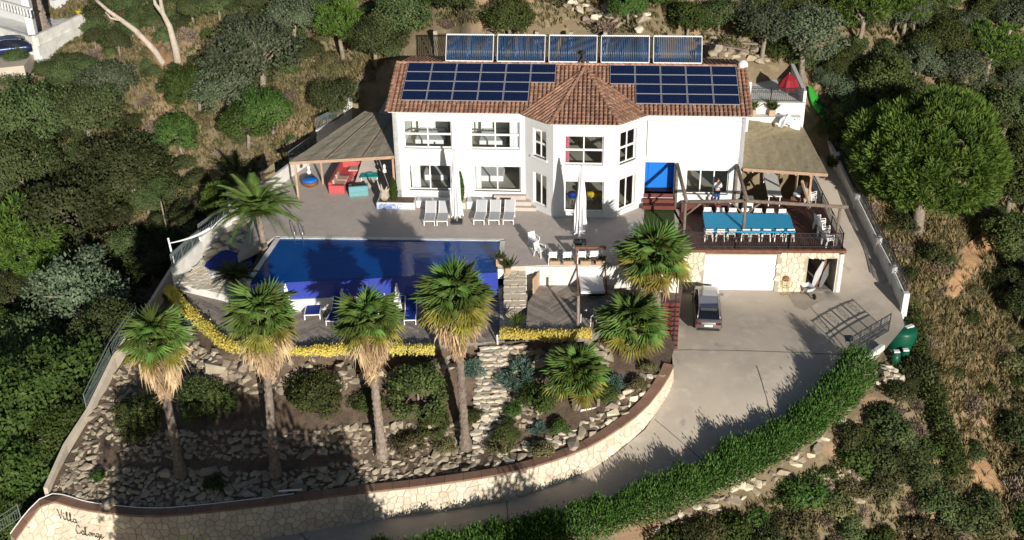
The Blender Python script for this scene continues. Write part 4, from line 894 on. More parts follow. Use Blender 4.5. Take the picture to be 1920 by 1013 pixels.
# path and rear terrace
sq = [H(-3.4, 2.2, 0), H(-.02, 2.2, .0), H(-.02, 9.2, 2.5), H(.4, 14, 4.4), H(-1.9, 13.5, 4.0), H(-3.0, 9, 2.4)]
HS = RBF([tuple(p) for p in sq] + [tuple(H(-1.5, 6, 1.3))]); struct(patch('side_path', [tuple(p) for p in sq], HS, M['terrace'], .8))
rt = struct(thing('rear_terrace', 'small shaded white terrace behind the reed-roofed end of the villa', 'terrace', H(22.4, 6.4, 5.0), HRZ))
MB().b2((0, 0, -.3), (4.3, 8, 0)).obj('floor', M['whitewall'], rt); MB().b2((0, 8, -1.5), (4.3, 8.25, 1.7)).obj('back_wall', M['white'], rt); MB().b2((4.3, 0, -1.5), (4.55, 8.25, .8)).obj('side_wall', M['white'], rt); MB().b2((0, -.25, -2.6), (4.5, 0, .05)).obj('front_wall', M['whitewall'], rt); MB().b2((0, -.9, -2.6), (4.2, -.26, -.75)).obj('ledge', M['whitewall'], rt)
MB().b2((-.1, -2.3, -3.2), (.55, -1.95, 2.15)).obj('white_pier', M['white'], rt)
for x in (1.0, 3.3):
    MB().tube([(x, 7.9, 1.5), (x, 7.4, 1.5), (x, 6.4, .9), (x, 6.4, .05)], .035, 6).obj('awning_arm', M['frame'], rt)
ra = H(22.5, 6.3, 5.04); rb = H(26.7, 6.3, 5.04); railing('terrace_railing', 'dark scrolled iron railing in front of the shaded rear terrace', [(ra, ra.lerp(rb, .5)), (ra.lerp(rb, .5), rb)], M['iron'], .95)
# rear retaining wall with piers behind the collectors
rw = thing('rear_wall', 'brown retaining wall with pale piers behind the tube collectors', 'wall', H(6, 12.5, 5)); WM[rw] = rw.matrix_basis.copy()
for i in range(6): 
    x = 1.2 + i * 2.45; MB().box(H(x + 1.2, 12.8, 5.9), (2.4, .3, 3.4), HRZ).obj('wall_bay', M['earth'], rw, world=True); MB().box(H(x, 12.6, 6.0), (.28, .5, 3.9), HRZ).obj('pier', M['stone'], rw, world=True)
# iron gate across the end of the yard
ga, gb = at(1590, 668, -3.12), at(1666, 622, -3.05)
gt_ = thing('iron_gate', 'closed dark iron gate of four lattice leaves at the yard end', 'gate', ga); WM[gt_] = gt_.matrix_basis.copy()
for i in range(4):
    a, b = ga.lerp(gb, i / 4 + .008), ga.lerp(gb, (i + 1) / 4 - .008); u = Vector((0, 0, 1)); pm = MB()
    for z in (.08, .62, .75, 1.2): pm.bar(a + u * z, b + u * z, .045)
    for p in (a, b): pm.bar(p + u * .03, p + u * 1.25, .05)
    for j in range(1, 8): p = a.lerp(b, j / 8); pm.bar(p + u * .08, p + u * .62, .025)
    for s in (.3, .7):
        c = a.lerp(b, .5) + u * (.97); r = .1 + .09 * (s > .5)
        pm.tube([c + (b - a).normalized() * r * math.cos(k * .6283) + u * r * math.sin(k * .6283) for k in range(11)], .014, 4)
    pm.obj('gate_leaf', M['iron'], gt_, world=True)
# pale stone border and rocks beside the tanks
# ------------------------------------------------------------------ planting
def unit(v): return v / (np.linalg.norm(v, axis=-1, keepdims=True) + 1e-9)
def leaf_quads(P, L, Nn, length, width, g):
    """rhombic leaves: centres P, long axes L, normals Nn"""
    L = unit(L); Sd = unit(np.cross(L, Nn)); n = len(P); l = (length * (.7 + .6 * g.random(n)))[:, None]; w = (width * (.7 + .6 * g.random(n)))[:, None]
    Vx = np.stack([P - L * l * .5, P + Sd * w * .5, P + L * l * .5, P - Sd * w * .5], 1).reshape(-1, 3)
    return Vx, np.arange(4 * n).reshape(n, 4)
def crown_mesh(name, seed, R, clumps, per, leaf, cr, m, tuft=False, low=-.35, inner=.5, up=.4, lump=.5):
    g = np.random.default_rng(seed); d = unit(g.normal(size=(clumps * 3, 3))); d = d[d[:, 2] > low][:clumps]; clumps = len(d)
    lob = unit(g.normal(size=(7, 3))); lf = 1 + lump * np.max(np.clip(d @ lob.T, 0, 1) ** 8, axis=1) - lump * .55
    C = d * np.array(R) * ((inner + (1 - inner) * g.random(clumps) ** .35) * lf)[:, None]; ct = g.random(clumps)
    k = g.integers(0, clumps, clumps * per); q = unit(g.normal(size=(len(k), 3))); rr = cr * (.45 + .6 * g.random(len(k)) ** .5) * (.7 + .6 * ct[k])
    P = C[k] + q * rr[:, None] * np.array([1, 1, .75])
    out = unit(P * np.array([1, 1, 1.2])); r3 = g.normal(size=P.shape)
    if tuft: Lx = q * 1.0 + out * .5 + np.array([0, 0, .6]) + r3 * .25; Nn = unit(r3)
    else: Lx = unit(r3) + np.array([0, 0, -.2]); Nn = unit(out * 1.0 + q * .7 + np.array([0, 0, up]) + r3 * .45)
    Vx, fcs = leaf_quads(P, Lx, Nn, leaf, leaf * (.22 if tuft else .55), g)
    tone = np.clip(.55 * ct[k] + .45 * g.random(len(k)), 0, 1)
    return np_mesh(name, Vx, fcs, tone, m)
def trunk_mesh(seed, h, r, R, lean=.15, limbs=9):
    r_ = random.Random(seed); b = MB(); top = Vector((r_.uniform(-lean, lean) * h, r_.uniform(-lean, lean) * h, h)); mid = top * .5 + Vector((r_.uniform(-.1, .1), r_.uniform(-.1, .1), 0))
    b.tube([(0, 0, -.6), mid, top], [r * 1.25, r, r * .7], 8)
    for i in range(limbs):
        a = i * 6.28 / limbs + r_.random(); p = mid.lerp(top, r_.uniform(.4, 1)); e = top + Vector((math.cos(a) * R[0] * .68, math.sin(a) * R[1] * .68, R[2] * r_.uniform(.1, .72))); b.tube([p, p.lerp(e, .5) + Vector((0, 0, R[2] * .05)), e], [r * .5, r * .35, r * .12], 5)
    return b.mesh('trunk', M['bark'], True)
PROTO = {}
def proto_tree(kind, name, m, R, h, clumps, per, leaf, cr, n=2, r=.14, cat='tree', **kw):
    for i in range(n):
        cm = crown_mesh('crown', hash(kind) % 1000 + 0 * i + i * 17 + len(kind) * 31, R, clumps, per, leaf, cr, M[m], **kw); PROTO[(kind, i)] = (name, cm, trunk_mesh(i + len(kind), h, r, R), h, R, cat)
def stem_seed(k): return sum(ord(c) for c in k)
hash = lambda k: stem_seed(k)
proto_tree('oak', 'oak_tree', 'leafoak', (2.0, 2.0, 1.5), 1.7, 95, 90, .17, .5, 3)
proto_tree('grey', 'grey_oak_tree', 'leafgrey', (2.0, 2.0, 1.6), 1.9, 80, 80, .16, .48, 3, inner=.4)
proto_tree('lush', 'broadleaf_tree', 'leafgreen', (2.0, 2.0, 1.7), 1.6, 100, 95, .19, .48, 3)
proto_tree('pine', 'pine_tree', 'leafpine', (1.7, 1.7, 1.5), 1.8, 110, 60, .26, .30, 2, tuft=True, lump=.3)
proto_tree('dark', 'dark_evergreen_tree', 'leafdark', (1.9, 1.9, 1.7), 1.7, 95, 90, .17, .48, 2)
proto_tree('bigpine', 'umbrella_pine', 'leafpine', (4.4, 4.2, 3.7), 3.6, 560, 95, .36, .44, 1, r=.32, tuft=True, low=-.55, inner=.74, lump=.22)
proto_tree('bush', 'garden_bush', 'leafdark', (1.5, 1.5, 1.15), .5, 90, 85, .15, .36, 2, r=.06, cat='bush', low=-.6)
proto_tree('scrub', 'scrub_bush', 'leafolive', (.95, .95, .6), .25, 34, 60, .15, .32, 3, r=.04, cat='bush', low=-.2)
proto_tree('green', 'green_bush', 'leafgreen', (.95, .95, .7), .3, 36, 60, .16, .33, 3, r=.04, cat='bush', low=-.2)
proto_tree('oliveoak', 'scrub_oak', 'leafoak', (1.2, 1.2, .85), .6, 46, 70, .16, .38, 3, r=.06, cat='bush', low=-.3)
proto_tree('brush', 'dry_brush', 'twig', (.9, .9, .5), .2, 30, 50, .26, .32, 2, r=.03, cat='dry bush', tuft=True)
proto_tree('silver', 'silver_shrub', 'leafsilver', (.8, .8, .55), .2, 36, 55, .22, .22, 1, r=.03, cat='bush', tuft=True)
cnt = {}
def grow(kind, base, s, label, group=None, rz=None, trunk=True, sq=1.0):
    i = cnt.get(kind, 0); cnt[kind] = i + 1; n = sum(1 for k in PROTO if k[0] == kind); name, cm, tm, h, R, cat = PROTO[(kind, i % n)]
    rz = rnd.uniform(0, 6.28) if rz is None else rz
    if not trunk:
        o = bpy.data.objects.new(name, cm); COL.objects.link(o); place(o, base + Vector((0, 0, h * s)), 0, Matrix.Rotation(rz, 4, 'Z'), (s, s, s * sq)); return tag(o, label, cat, group)
    t = thing(name, label, cat, base, rz, group, sc=(s, s, s * sq)); c = link('crown', cm, t); c.location = (0, 0, h + R[2] * .25); link('trunk', tm, t); return t
def grow_px(kind, px, py, rpx, label, group=None, sq=1.0, hf=None):
    name, cm, tm, h, R, cat = PROTO[(kind, 0)]; s = 1.0
    for _ in range(3):
        b = ground(px, py, (h + R[2] * .25) * s, hf); dep = (b - CAM).dot(_fw); s = rpx / (F / dep) / R[0]
    return grow(kind, b, s, label, group, sq=sq)
named = [
 ('pine', 640, 46, 50, 'bright green pine on the slope above the white side wall'), ('grey', 478, 92, 84, 'big grey-green cork oak with pale branches at mid slope'), ('grey', 418, 165, 66, 'grey-leaved oak just below the biggest cork oak'),
 ('lush', 365, 165, 52, 'fresh green tree beside the foot of the bleached trunks'), ('grey', 545, 30, 56, 'silvery oak at the top edge beside the bright pine'), ('grey', 205, 150, 52, 'grey-green oak below the neighbour white drive'),
 ('oak', 60, 215, 78, 'dark oak at the picture edge below the blue car'), ('oak', 160, 205, 62, 'small dark oak by the dead branches'), ('oak', 28, 310, 76, 'dark oak on the valley side at the picture edge, mid slope'), ('oak', 240, 318, 80, 'broad dark oak above the deep shadow gap'),
 ('oak', 130, 395, 96, 'large dark oak in the middle of the valley side'), ('pine', 40, 440, 78, 'yellow-green pine at the picture edge in the valley'), ('pine', 72, 478, 56, 'smaller yellow-green pine in the valley'), ('grey', 150, 545, 92, 'light grey-green tree facing the black shadow gap'),
 ('oak', 215, 615, 64, 'shaded oak near the foot of the black shadow gap'), ('oak', 60, 650, 80, 'dark round tree above the lush thicket'), ('lush', 105, 715, 104, 'lush green tree topmost in the thicket behind the garden wall'), ('lush', 38, 775, 108, 'lush green tree at the picture edge in the thicket'),
 ('lush', 128, 805, 76, 'lush tree touching the low garden wall'), ('lush', 45, 880, 96, 'lush tree near the lettered wall'), ('lush', 30, 960, 66, 'lush green bushy tree over the iron rail at the lettered wall'), ('lush', 505, 205, 48, 'green tree beside the dry slope above the reed screen'),
 ('lush', 458, 230, 50, 'green tree over the erosion scar'), ('oak', 622, 180, 46, 'olive-green oak touching the stepped wall'), ('pine', 412, 372, 38, 'small bright pine behind the white wall by the feather palm'), ('oak', 700, 70, 56, 'loose olive-brown oak above the wall end'), ('oak', 752, 26, 56, 'sparse grey-brown oak above the sandy bank'),
 ('lush', 335, 250, 40, 'green bushy tree at the erosion scar'), ('dark', 952, 34, 46, 'round dark green tree on the sandy bank behind the collectors'), ('lush', 1290, 34, 42, 'upright green tree behind the collector nearest the dish'), ('lush', 1180, 8, 36, 'green tree at the top edge among pale rocks'), ('oak', 1350, 26, 38, 'olive tree beside the upright green tree'),
 ('grey', 1432, 48, 60, 'grey willowy tree above the rubble bank'), ('grey', 1515, 62, 74, 'tall grey willowy tree over the small rear terrace'), ('pine', 1615, 16, 56, 'pine on the dark hill above the villa'), ('pine', 1700, 14, 42, 'sparse pine at the top edge of the dark wood'), ('grey', 1722, 116, 40, 'pale grey tree in the dark wood above the umbrella pine'),
 ('pine', 1856, 88, 56, 'round bright pine in the far corner wood'), ('dark', 1772, 66, 48, 'dark tree beside the round bright pine'), ('grey', 1895, 30, 52, 'grey tree in the far top corner'), ('grey', 1800, 128, 54, 'grey-green tree behind the umbrella pine'), ('bigpine', 1742, 300, 142, 'huge bright green umbrella pine beside the ramp'),
 ('oak', 1888, 205, 56, 'dark oak behind the umbrella pine'), ('dark', 1902, 330, 66, 'black-green tree at the picture edge beyond the umbrella pine'), ('dark', 1600, 214, 46, 'dark tree in shade between rear terrace and umbrella pine'), ('dark', 1655, 150, 58, 'dark shaded tree on the slope above the lime kayak'), 
 ('dark', 1905, 440, 56, 'dark tree over the orange erosion scar'), ('oliveoak', 1752, 478, 30, 'dark scrub oak alone in the dry grass'), ('oliveoak', 1700, 415, 26, 'small oak at the foot of the umbrella pine')]
STOPW = {'on', 'at', 'beside', 'above', 'below', 'with', 'in', 'by', 'over', 'facing', 'near', 'just', 'touching', 'behind', 'topmost', 'among', 'alone', 'beyond'}
def SHORT(lb):
    w = lb.split()
    for i, q in enumerate(w):
        if q in STOPW: return min(len(w), i + 4) if i < 6 else i
    return len(w)
for k, x, y, r, lb in named: grow_px(k, x, y, r, lb)
# wild growth on the slopes
MARK_NAMES = [(lb, 'the ' + lb) for *_, lb in named]
MARK_NAMES = [(lb, 'the ' + ' '.join(lb.split()[:SHORT(lb)])) for *_, lb in named]
MARK_PTS = [(660, 200, 2, 'the stepped white side wall'), (330, 440, -4, 'the dark stake'), (270, 450, -6, 'the black shadow gap'), (320, 130, 1, 'the bleached trunks'), (190, 690, -6, 'the grey garden rail'), (900, 50, 8, 'the first collectors'), (1060, 40, 8.5, 'the middle collector'), (1360, 90, 8, 'the rubble bank'), (1100, 15, 9, 'the rock outcrop'), (1640, 430, -2, 'the ramp railing'), (1720, 640, -5, 'the top of the ivy hedge'), (1790, 880, -8, 'the foot of the ivy hedge'), (1690, 650, -4, 'the green water tank'), (1560, 850, -7, 'the far end of the long hedge'), (1350, 960, -8, 'the middle of the long hedge'), (1840, 480, -5, 'the orange erosion scar'), (1530, 200, 3, 'the lime kayak'), (410, 200, 0, 'the sandy scar'), (1880, 700, -8, 'the dry grass at the picture edge'), (1600, 950, -9, 'the pale rocks below the hedge'), (1700, 990, -10, 'the bottom picture edge'), (150, 120, 3, 'the neighbour forecourt')]
WA = {'scrub': 'olive-green scrub bush', 'green': 'low green bush', 'oliveoak': 'dark scrub oak', 'brush': 'dry twiggy brush', 'oak': 'plain dark oak', 'lush': 'lush green thicket tree', 'dark': 'black-green evergreen', 'grey': 'grey-green young oak'}
LOTP = [(-80, 1400), (20, 1013), (85, 905), (160, 760), (285, 560), (318, 500), (430, 395), (488, 345), (600, 262), (660, 186), (772, 70), (800, 52), (1060, 52), (1330, 80), (1412, 110), (1500, 125), (1545, 250), (1620, 380), (1705, 575), (1735, 690), (1640, 760), (1560, 860), (1420, 945), (1250, 1010), (1000, 1080), (600, 1150), (300, 1300)]
DRY = [[(1590, 370), (1700, 395), (1860, 420), (1890, 650), (1900, 1000), (1780, 920), (1730, 700)], [(640, 130), (770, 60), (660, 200), (560, 275), (520, 300), (520, 220)], [(235, 70), (420, 100), (430, 250), (560, 262), (500, 330), (400, 320), (300, 260), (215, 210)], [(740, 30), (1380, 5), (1440, 90), (800, 66)], [(540, 130), (640, 150), (600, 230), (540, 220)], [(560, 250), (470, 330), (380, 400), (340, 440), (310, 400), (400, 330)]]
def zone(px, py):
    for p in DRY:
        if bool(inside(np.array([px]), np.array([py]), p)[0]): return 'dry'
    if px < 230 and py > 600: return 'lush'
    if px > 1380 and py < 380: return 'darkwood'
    if px > 1050 and py > 640: return 'low'
    return 'wood'
WILD = {'dry': [('scrub', .30), ('brush', .40), ('green', .12), ('oliveoak', .18)], 'lush': [('lush', .5), ('green', .5)], 'darkwood': [('dark', .45), ('oliveoak', .3), ('grey', .15), ('green', .1)], 'low': [('scrub', .34), ('green', .30), ('oliveoak', .26), ('brush', .10)], 'wood': [('oliveoak', .40), ('oak', .26), ('scrub', .12), ('brush', .12), ('green', .08), ('grey', .06)]}
SPACE = {'dry': 1.7, 'lush': 1.4, 'darkwood': 1.2, 'low': .75, 'wood': 1.02}
WL = {'scrub': 'low olive-green scrub bush on the wild slope', 'green': 'low green bush on the wild slope', 'oliveoak': 'small dark scrub oak on the wild slope', 'brush': 'dry brown twiggy brush on the wild slope', 'oak': 'unremarkable dark oak in the wild wood', 'lush': 'lush green tree filling the thicket behind the garden wall', 'dark': 'dark evergreen in the shaded wood beyond the ramp', 'grey': 'small grey-green oak scattered in the wild wood'}
MARKS = [(o.location.x, o.location.y, n_) for o, n_ in [(q, dict((lb, sh) for lb, sh in MARK_NAMES).get(q.get('label'))) for q in list(S.objects)] if n_] + [(*at(px, py, z).xy, n_) for px, py, z, n_ in MARK_PTS]
used_l = set()
def wild_label(kind, x, y, s):
    m = sorted(MARKS, key=lambda q: math.hypot(q[0] - x, q[1] - y)); sz = 'tiny' if s < .6 else 'small' if s < .8 else 'mid-sized' if s < 1.0 else 'large'
    for q in m[:5]:
        dx, dy = x - q[0], y - q[1]; d = math.hypot(dx, dy); a = ('uphill of' if dy > 0 else 'downhill of') if abs(dy) > abs(dx) else ('to the right of' if dx > 0 else 'to the left of')
        for ad in ((WA[kind],) + tuple(k + ' ' + WA[kind] for k in (sz,))):
            for far in ('just ', 'a little ', 'well ') if d > 3 else ('just ',):
                lb = '%s %s%s %s' % (ad, far if a.endswith('hill of') else '', a, q[2])
                if lb not in used_l and len(lb.split()) <= 16: used_l.add(lb); return lb
    return WL[kind]
taken = [(o.location.x, o.location.y, 1.0) for o in S.objects if o.get('category') == 'tree']; cap_n = {}
cand = []
for _ in range(14000):
    x, y = rnd.uniform(-42, 42), rnd.uniform(-27, 46); z = hz(x, y); px, py = proj((x, y, z))
    if not (px < 175 and py < 128) and -90 < px < 2010 and -70 < py < 1090 and not bool(inside(np.array([px]), np.array([py]), LOTP)[0]): cand.append((x, y, z, px, py))
grid_ = {}
for x, y, z, px, py in cand:
    zn = zone(px, py); sp = SPACE[zn]; gi, gj = int(x // 2), int(y // 2); ok = True
    for a in (-1, 0, 1):
        for b in (-1, 0, 1):
            for q in grid_.get((gi + a, gj + b), ()):
                if math.hypot(q[0] - x, q[1] - y) < sp: ok = False
    if not ok: continue
    r = rnd.random(); kind = None
    for k, w in WILD[zn]:
        r -= w
        if r <= 0: kind = k; break
    kind = kind or WILD[zn][0][0]
    if bool(inside(np.array([px]), np.array([py]), [(1765, 570), (1800, 460), (1880, 430), (1880, 480), (1800, 570)])[0]): continue
    if cap_n.get(kind, 0) > 285: continue
    if kind in ('oak', 'grey', 'dark', 'lush'):
        s = rnd.uniform(.45, .8)
        if px > 700 and px < 1400 and py < 70: s = .4
    else: s = rnd.uniform(.55, 1.25)
    if zn == 'dry': s *= .75
    cap_n[kind] = cap_n.get(kind, 0) + 1; grid_.setdefault((gi, gj), []).append((x, y))
    grow(kind, Vector((x, y, z - .1)), s, wild_label(kind, x, y, s), 'wild ' + PROTO[(kind, 0)][0].replace('_', ' ') + 's on the slopes', trunk=kind in ('oak', 'grey', 'dark', 'lush'), sq=rnd.uniform(.8, 1.15))
# trees on the slope below the lane, standing before the villa towards the sun
for i, (x, y, zt, sc_) in enumerate(((-13.6, -35.5, .9, 1.5), (-12.4, -36, 1.5, 1.7), (-10.6, -35.6, 1.5, 1.8), (-8.2, -36, 1.3, 1.7), (-6.0, -35.4, 1.0, 1.6), (-4.2, -34.6, -.6, 1.4), (-12.5, -33.8, -1.0, 1.5), (-9, -33.6, -1.0, 1.5), (5, -36, -1.2, 1.3), (-13.2, -33.5, -1.2, 1.3), (-6.5, -33.5, -1.4, 1.4), (-11, -32.5, -3, 1.3), (-11.6, -38, 2.2, 1.9), (-9.2, -37.6, 2.2, 1.9), (-7, -37.8, 1.8, 1.8))):
    zb = hz(x, y); s = sc_; h, R = PROTO[('oak', 0)][3], PROTO[('oak', 0)][4]
    grow('oak', Vector((x, y, zb)), s, 'tall oak on the slope below the lane, %s along its row' % ('first second third fourth fifth sixth seventh eighth ninth tenth eleventh twelfth thirteenth fourteenth fifteenth sixteenth'.split()[i]), 'tall oaks below the lane', sq=(zt - zb) / ((h + R[2] * 1.25) * s))
# garden bushes
hfg = gd
gb_ = [('bush', 258, 778, 48, 'dark bush beside the shaggy end palm, valley side'), ('bush', 388, 748, 50, 'dark bush between the two shaggy end palms'), ('bush', 588, 738, 54, 'dark bush between the second and third tall palms'), ('bush', 784, 722, 64, 'tallest dark bush, between the third and fourth tall palms'), ('bush', 690, 752, 32, 'small dark bush beside the third palm trunk'), ('bush', 815, 790, 32, 'low dark bush beside the fourth palm trunk'),
  ('silver', 972, 706, 36, 'silvery blue-green shrub in the rockery beside the stair'), ('silver', 884, 692, 24, 'blue-green shrub between the fourth tall palm and the stair'), ('green', 1012, 752, 36, 'green shrub in the rockery under the middle fan palm'), ('green', 960, 768, 17, 'small round clipped bush in a ring of stones'), ('bush', 886, 780, 19, 'small round dark bush beside the stair'), ('bush', 948, 812, 28, 'dark bush at the foot of the stair'), ('scrub', 942, 838, 26, 'yellow-green cushion plant at the foot of the stair'), ('scrub', 1016, 846, 24, 'olive cushion plant behind the coping'), ('scrub', 768, 832, 34, 'low olive bush on the lower terrace edge'), ('scrub', 838, 838, 24, 'low olive bush at the fourth palm foot'), ('bush', 1140, 735, 22, 'dark bush in the rockery bed towards the curved coping'), ('scrub', 1195, 722, 20, 'olive cushion plant near the top of the curved coping'), ('green', 1050, 800, 20, 'small green plant on the bark soil behind the boulders'), ('silver', 1010, 805, 16, 'small bluish plant on the bark soil by the stair foot'), ('scrub', 1215, 690, 16, 'small olive plant at the bend of the coping'), ('silver', 1152, 720, 22, 'bluish shrub behind the large fan palms'), ('green', 1100, 690, 22, 'small green shrub over the middle fan palm'), ('green', 400, 905, 18, 'small shaded shrub above the brown coping'), ('green', 183, 893, 16, 'small plant beside the low garden wall corner'), ('silver', 352, 606, 16, 'bluish shrub in the rockery by the valley end'), ('green', 330, 560, 20, 'olive shrub at the top of the yellow edging')]
for k, x, y, r, lb in gb_: grow_px(k, x, y, r, lb, hf=hfg)
# strips of leaves: hedges
def lumpy(B): return .90 + .12 * np.sin(B[:, 0] * 1.3 + np.sin(B[:, 1] * 2.2)) * np.sin(B[:, 0] * 3.1 + B[:, 1])
def hedge(name, label, pts, w, h, n, leaf, m, up=0.0, tuft=False, cat='hedge', hfun_=None):
    P = dense(pts, .3); g = np.random.default_rng(len(label)); A = np.array([tuple(p) for p in P]); k = g.integers(0, len(A) - 1, n); t = g.random(n)[:, None]; B = A[k] * (1 - t) + A[k + 1] * t
    D = A[k + 1] - A[k]; D[:, 2] = 0; D = unit(D); Sd = np.stack([-D[:, 1], D[:, 0], 0 * D[:, 0]], 1)
    a = g.random(n) * math.pi; bump = .85 + .15 * np.sin(B[:, 0] * 2.1) * np.cos(B[:, 1] * 1.7) + .12 * g.normal(size=n); rr = (.55 + .45 * g.random(n) ** .4) * bump
    P3 = B + Sd * (np.cos(a) * w / 2 * rr)[:, None]; P3[:, 2] += np.abs(np.sin(a)) ** .6 * h * rr * lumpy(B)
    out = Sd * np.cos(a)[:, None] + np.array([0, 0, 1.]) * np.sin(a)[:, None]; r3 = g.normal(size=P3.shape)
    Lx = (out + r3 * .5 + np.array([0, 0, up])) if tuft else r3; Nn = r3 if tuft else unit(out + r3 * .5)
    Vx, f = leaf_quads(P3, Lx, Nn, leaf, leaf * (.3 if tuft else .55), g)
    t = thing(name, label, cat, P[0]); WM[t] = t.matrix_basis.copy(); o = link('foliage', np_mesh('foliage', Vx, f, g.random(n), M[m]), t, world=True)
    b = MB(); n_ = len(P)
    for i in range(0, n_, 3): MB().tube([P[i] + Vector((0, 0, -.3)), P[i] + Vector((rnd.uniform(-.2, .2), rnd.uniform(-.2, .2), h * .75))], [.03, .012], 5).obj('stem', M['bark'], t, world=True)
    struct(bpy.data.objects[t.name].children[-1] if False else o, 'stuff'); return t
hl = [(1606, 708, -3.3), (1586, 742, -3.7), (1528, 798, -4.5), (1437, 857, -5.2), (1327, 912, -5.9), (1200, 966, -6.55), (1062, 1008, -7.2), (905, 1042, -7.85), (700, 1080, -8.4)]
hedge('hedge', 'long bright green hedge curving along the lane', [at(*q) for q in hl], 2.1, 2.0, 95000, .20, 'leafhedge', .8, True)
rl = [(1702, 606, -4.4), (1722, 690, -5.4), (1748, 780, -6.8), (1778, 855, -8), (1800, 895, -8.8)]
hedge('ivy_hedge', 'dark ivy hedge running downhill beside the dry grass', [at(a, b, c) for a, b, c in rl], 1.5, 1.7, 15000, .19, 'leafdark')
yl = [(318, 548, -1.95), (350, 585, -1.95), (400, 632, -1.95), (435, 656, -1.95), (500, 663, -2), (570, 664, -2), (690, 663, -2), (815, 661, -2)]
hedge('yellow_edging', 'golden yellow leafy edging along the pool deck', [at(*q) for q in yl], .75, .62, 9000, .15, 'leafyellow', cat='edging plants')
yl2 = [(940, 632, -1.85), (1000, 634, -1.5), (1050, 636, -1.5), (1108, 630, -1.4)]
hedge('yellow_edging', 'short golden yellow edging below the lounge deck', [at(*q) for q in yl2], .7, .6, 4200, .16, 'leafyellow', cat='edging plants')
# ------------------------------------------------------------------ palms
def fan_mesh(name, m, n=18, span=270, r=1.0, pet=1.0, droop=.18, fold=.05, ragged=.15, seed=1):
    r_ = random.Random(seed); b = MB(); b.tube([(0, 0, 0), (pet * .5, 0, .04), (pet, 0, 0)], [.035, .025, .018], 4); c = Vector((pet, 0, 0))
    for i in range(n):
        a0 = rad(-span / 2 + span * i / n); a1 = rad(-span / 2 + span * (i + 1) / n); am = (a0 + a1) / 2; L = r * (1 - .25 * abs(i + .5 - n / 2) / (n / 2)) * (1 - ragged * r_.random())
        p = lambda a, q, z: c + Vector((math.cos(a) * q, math.sin(a) * q, z))
        q = L * .5; zz = -droop * .3; tip = p(am + r_.uniform(-.03, .03), L, -droop * L * (1 + r_.random()))
        b.add([c, p(a0, q, zz - fold), p(am, q, zz + fold), p(a1, q, zz - fold), tip], [(0, 1, 2), (0, 2, 3), (1, 4, 2), (2, 4, 3)], r_.random())
    return b.mesh(name, m)
FAN = [fan_mesh('palm_leaf', M['palmleaf'], seed=i, droop=.15 + .12 * i, span=235 + 20 * i, r=1.12, fold=.075) for i in range(3)]
FANY = [fan_mesh('palm_leaf', M['palmyellow'], seed=5 + i, droop=.3) for i in range(2)]
FAND = [fan_mesh('dry_leaf', M['palmdry'], n=14, span=110, r=1.15, pet=.6, droop=.55, fold=.10, ragged=.55, seed=9 + i) for i in range(3)]
def trunk_lathe(base, top, r0, r1, parent, name='trunk'):
    b = MB(); L = (top - base).length; k = max(4, int(L / .16)); P = []; n = 14
    for i in range(k + 1):
        t = i / k; c = base.lerp(top, t); r = (r0 + (r1 - r0) * min(1, t * 1.6)) * (1.08 if i % 2 else .95)
        if t < .12: r *= 1 + (.12 - t) * 3.5
        for j in range(n): a = j * 6.283 / n; rr = r * (1 + .1 * rnd.uniform(-1, 1)); P.append(c + Vector((math.cos(a) * rr, math.sin(a) * rr, rnd.uniform(-.02, .02))))
    b.add(P, [(i * n + j, i * n + (j + 1) % n, i * n + n + (j + 1) % n, i * n + n + j) for i in range(k) for j in range(n)]); return b.obj(name, M['palmtrunk'], parent, world=True)
def fan_palm(base, top, R, label, skirt=1.6, nleaf=46, ndry=120, yel=11, r0=.26, r1=.19):
    t = thing('fan_palm', label, 'palm tree', base, group='fan palms in the garden'); WM[t] = t.matrix_basis.copy(); trunk_lathe(base + Vector((0, 0, -.4)), top, r0, r1, t); ga_ = 2.39996
    lt_ = top - base
    for i in range(nleaf):
        f = i / nleaf; el = 82 - 100 * f ** .85 + rnd.uniform(-8, 8); az = i * ga_ + rnd.uniform(-.2, .2); s = R / 2.0 * rnd.uniform(.85, 1.1) * (.8 if f < .12 else 1)
        o = link('palm_leaf', rnd.choice(FANY) if i >= nleaf - yel else rnd.choice(FAN), t)
        o.matrix_basis = Matrix.Translation(lt_ + Vector((0, 0, .25 - .5 * f))) @ Matrix.Rotation(az, 4, 'Z') @ Matrix.Rotation(-rad(el), 4, 'Y') @ Matrix.Rotation(rnd.uniform(-.4, .4), 4, 'X') @ Matrix.Scale(s, 4)
    for i in range(ndry):
        f = i / max(1, ndry); az = i * ga_ + rnd.uniform(-.3, .3); el = -6 - 64 * f ** .75 + rnd.uniform(-9, 9); s = rnd.uniform(.85, 1.2) * R / 2.1 * (1 - .4 * f)
        o = link('dry_leaf', rnd.choice(FAND), t); o.matrix_basis = Matrix.Translation(lt_ + Vector((0, 0, -.3 - skirt * .8 * f))) @ Matrix.Rotation(az, 4, 'Z') @ Matrix.Rotation(-rad(el), 4, 'Y') @ Matrix.Rotation(rnd.uniform(-.5, .5), 4, 'X') @ Matrix.Scale(s, 4)
    return t
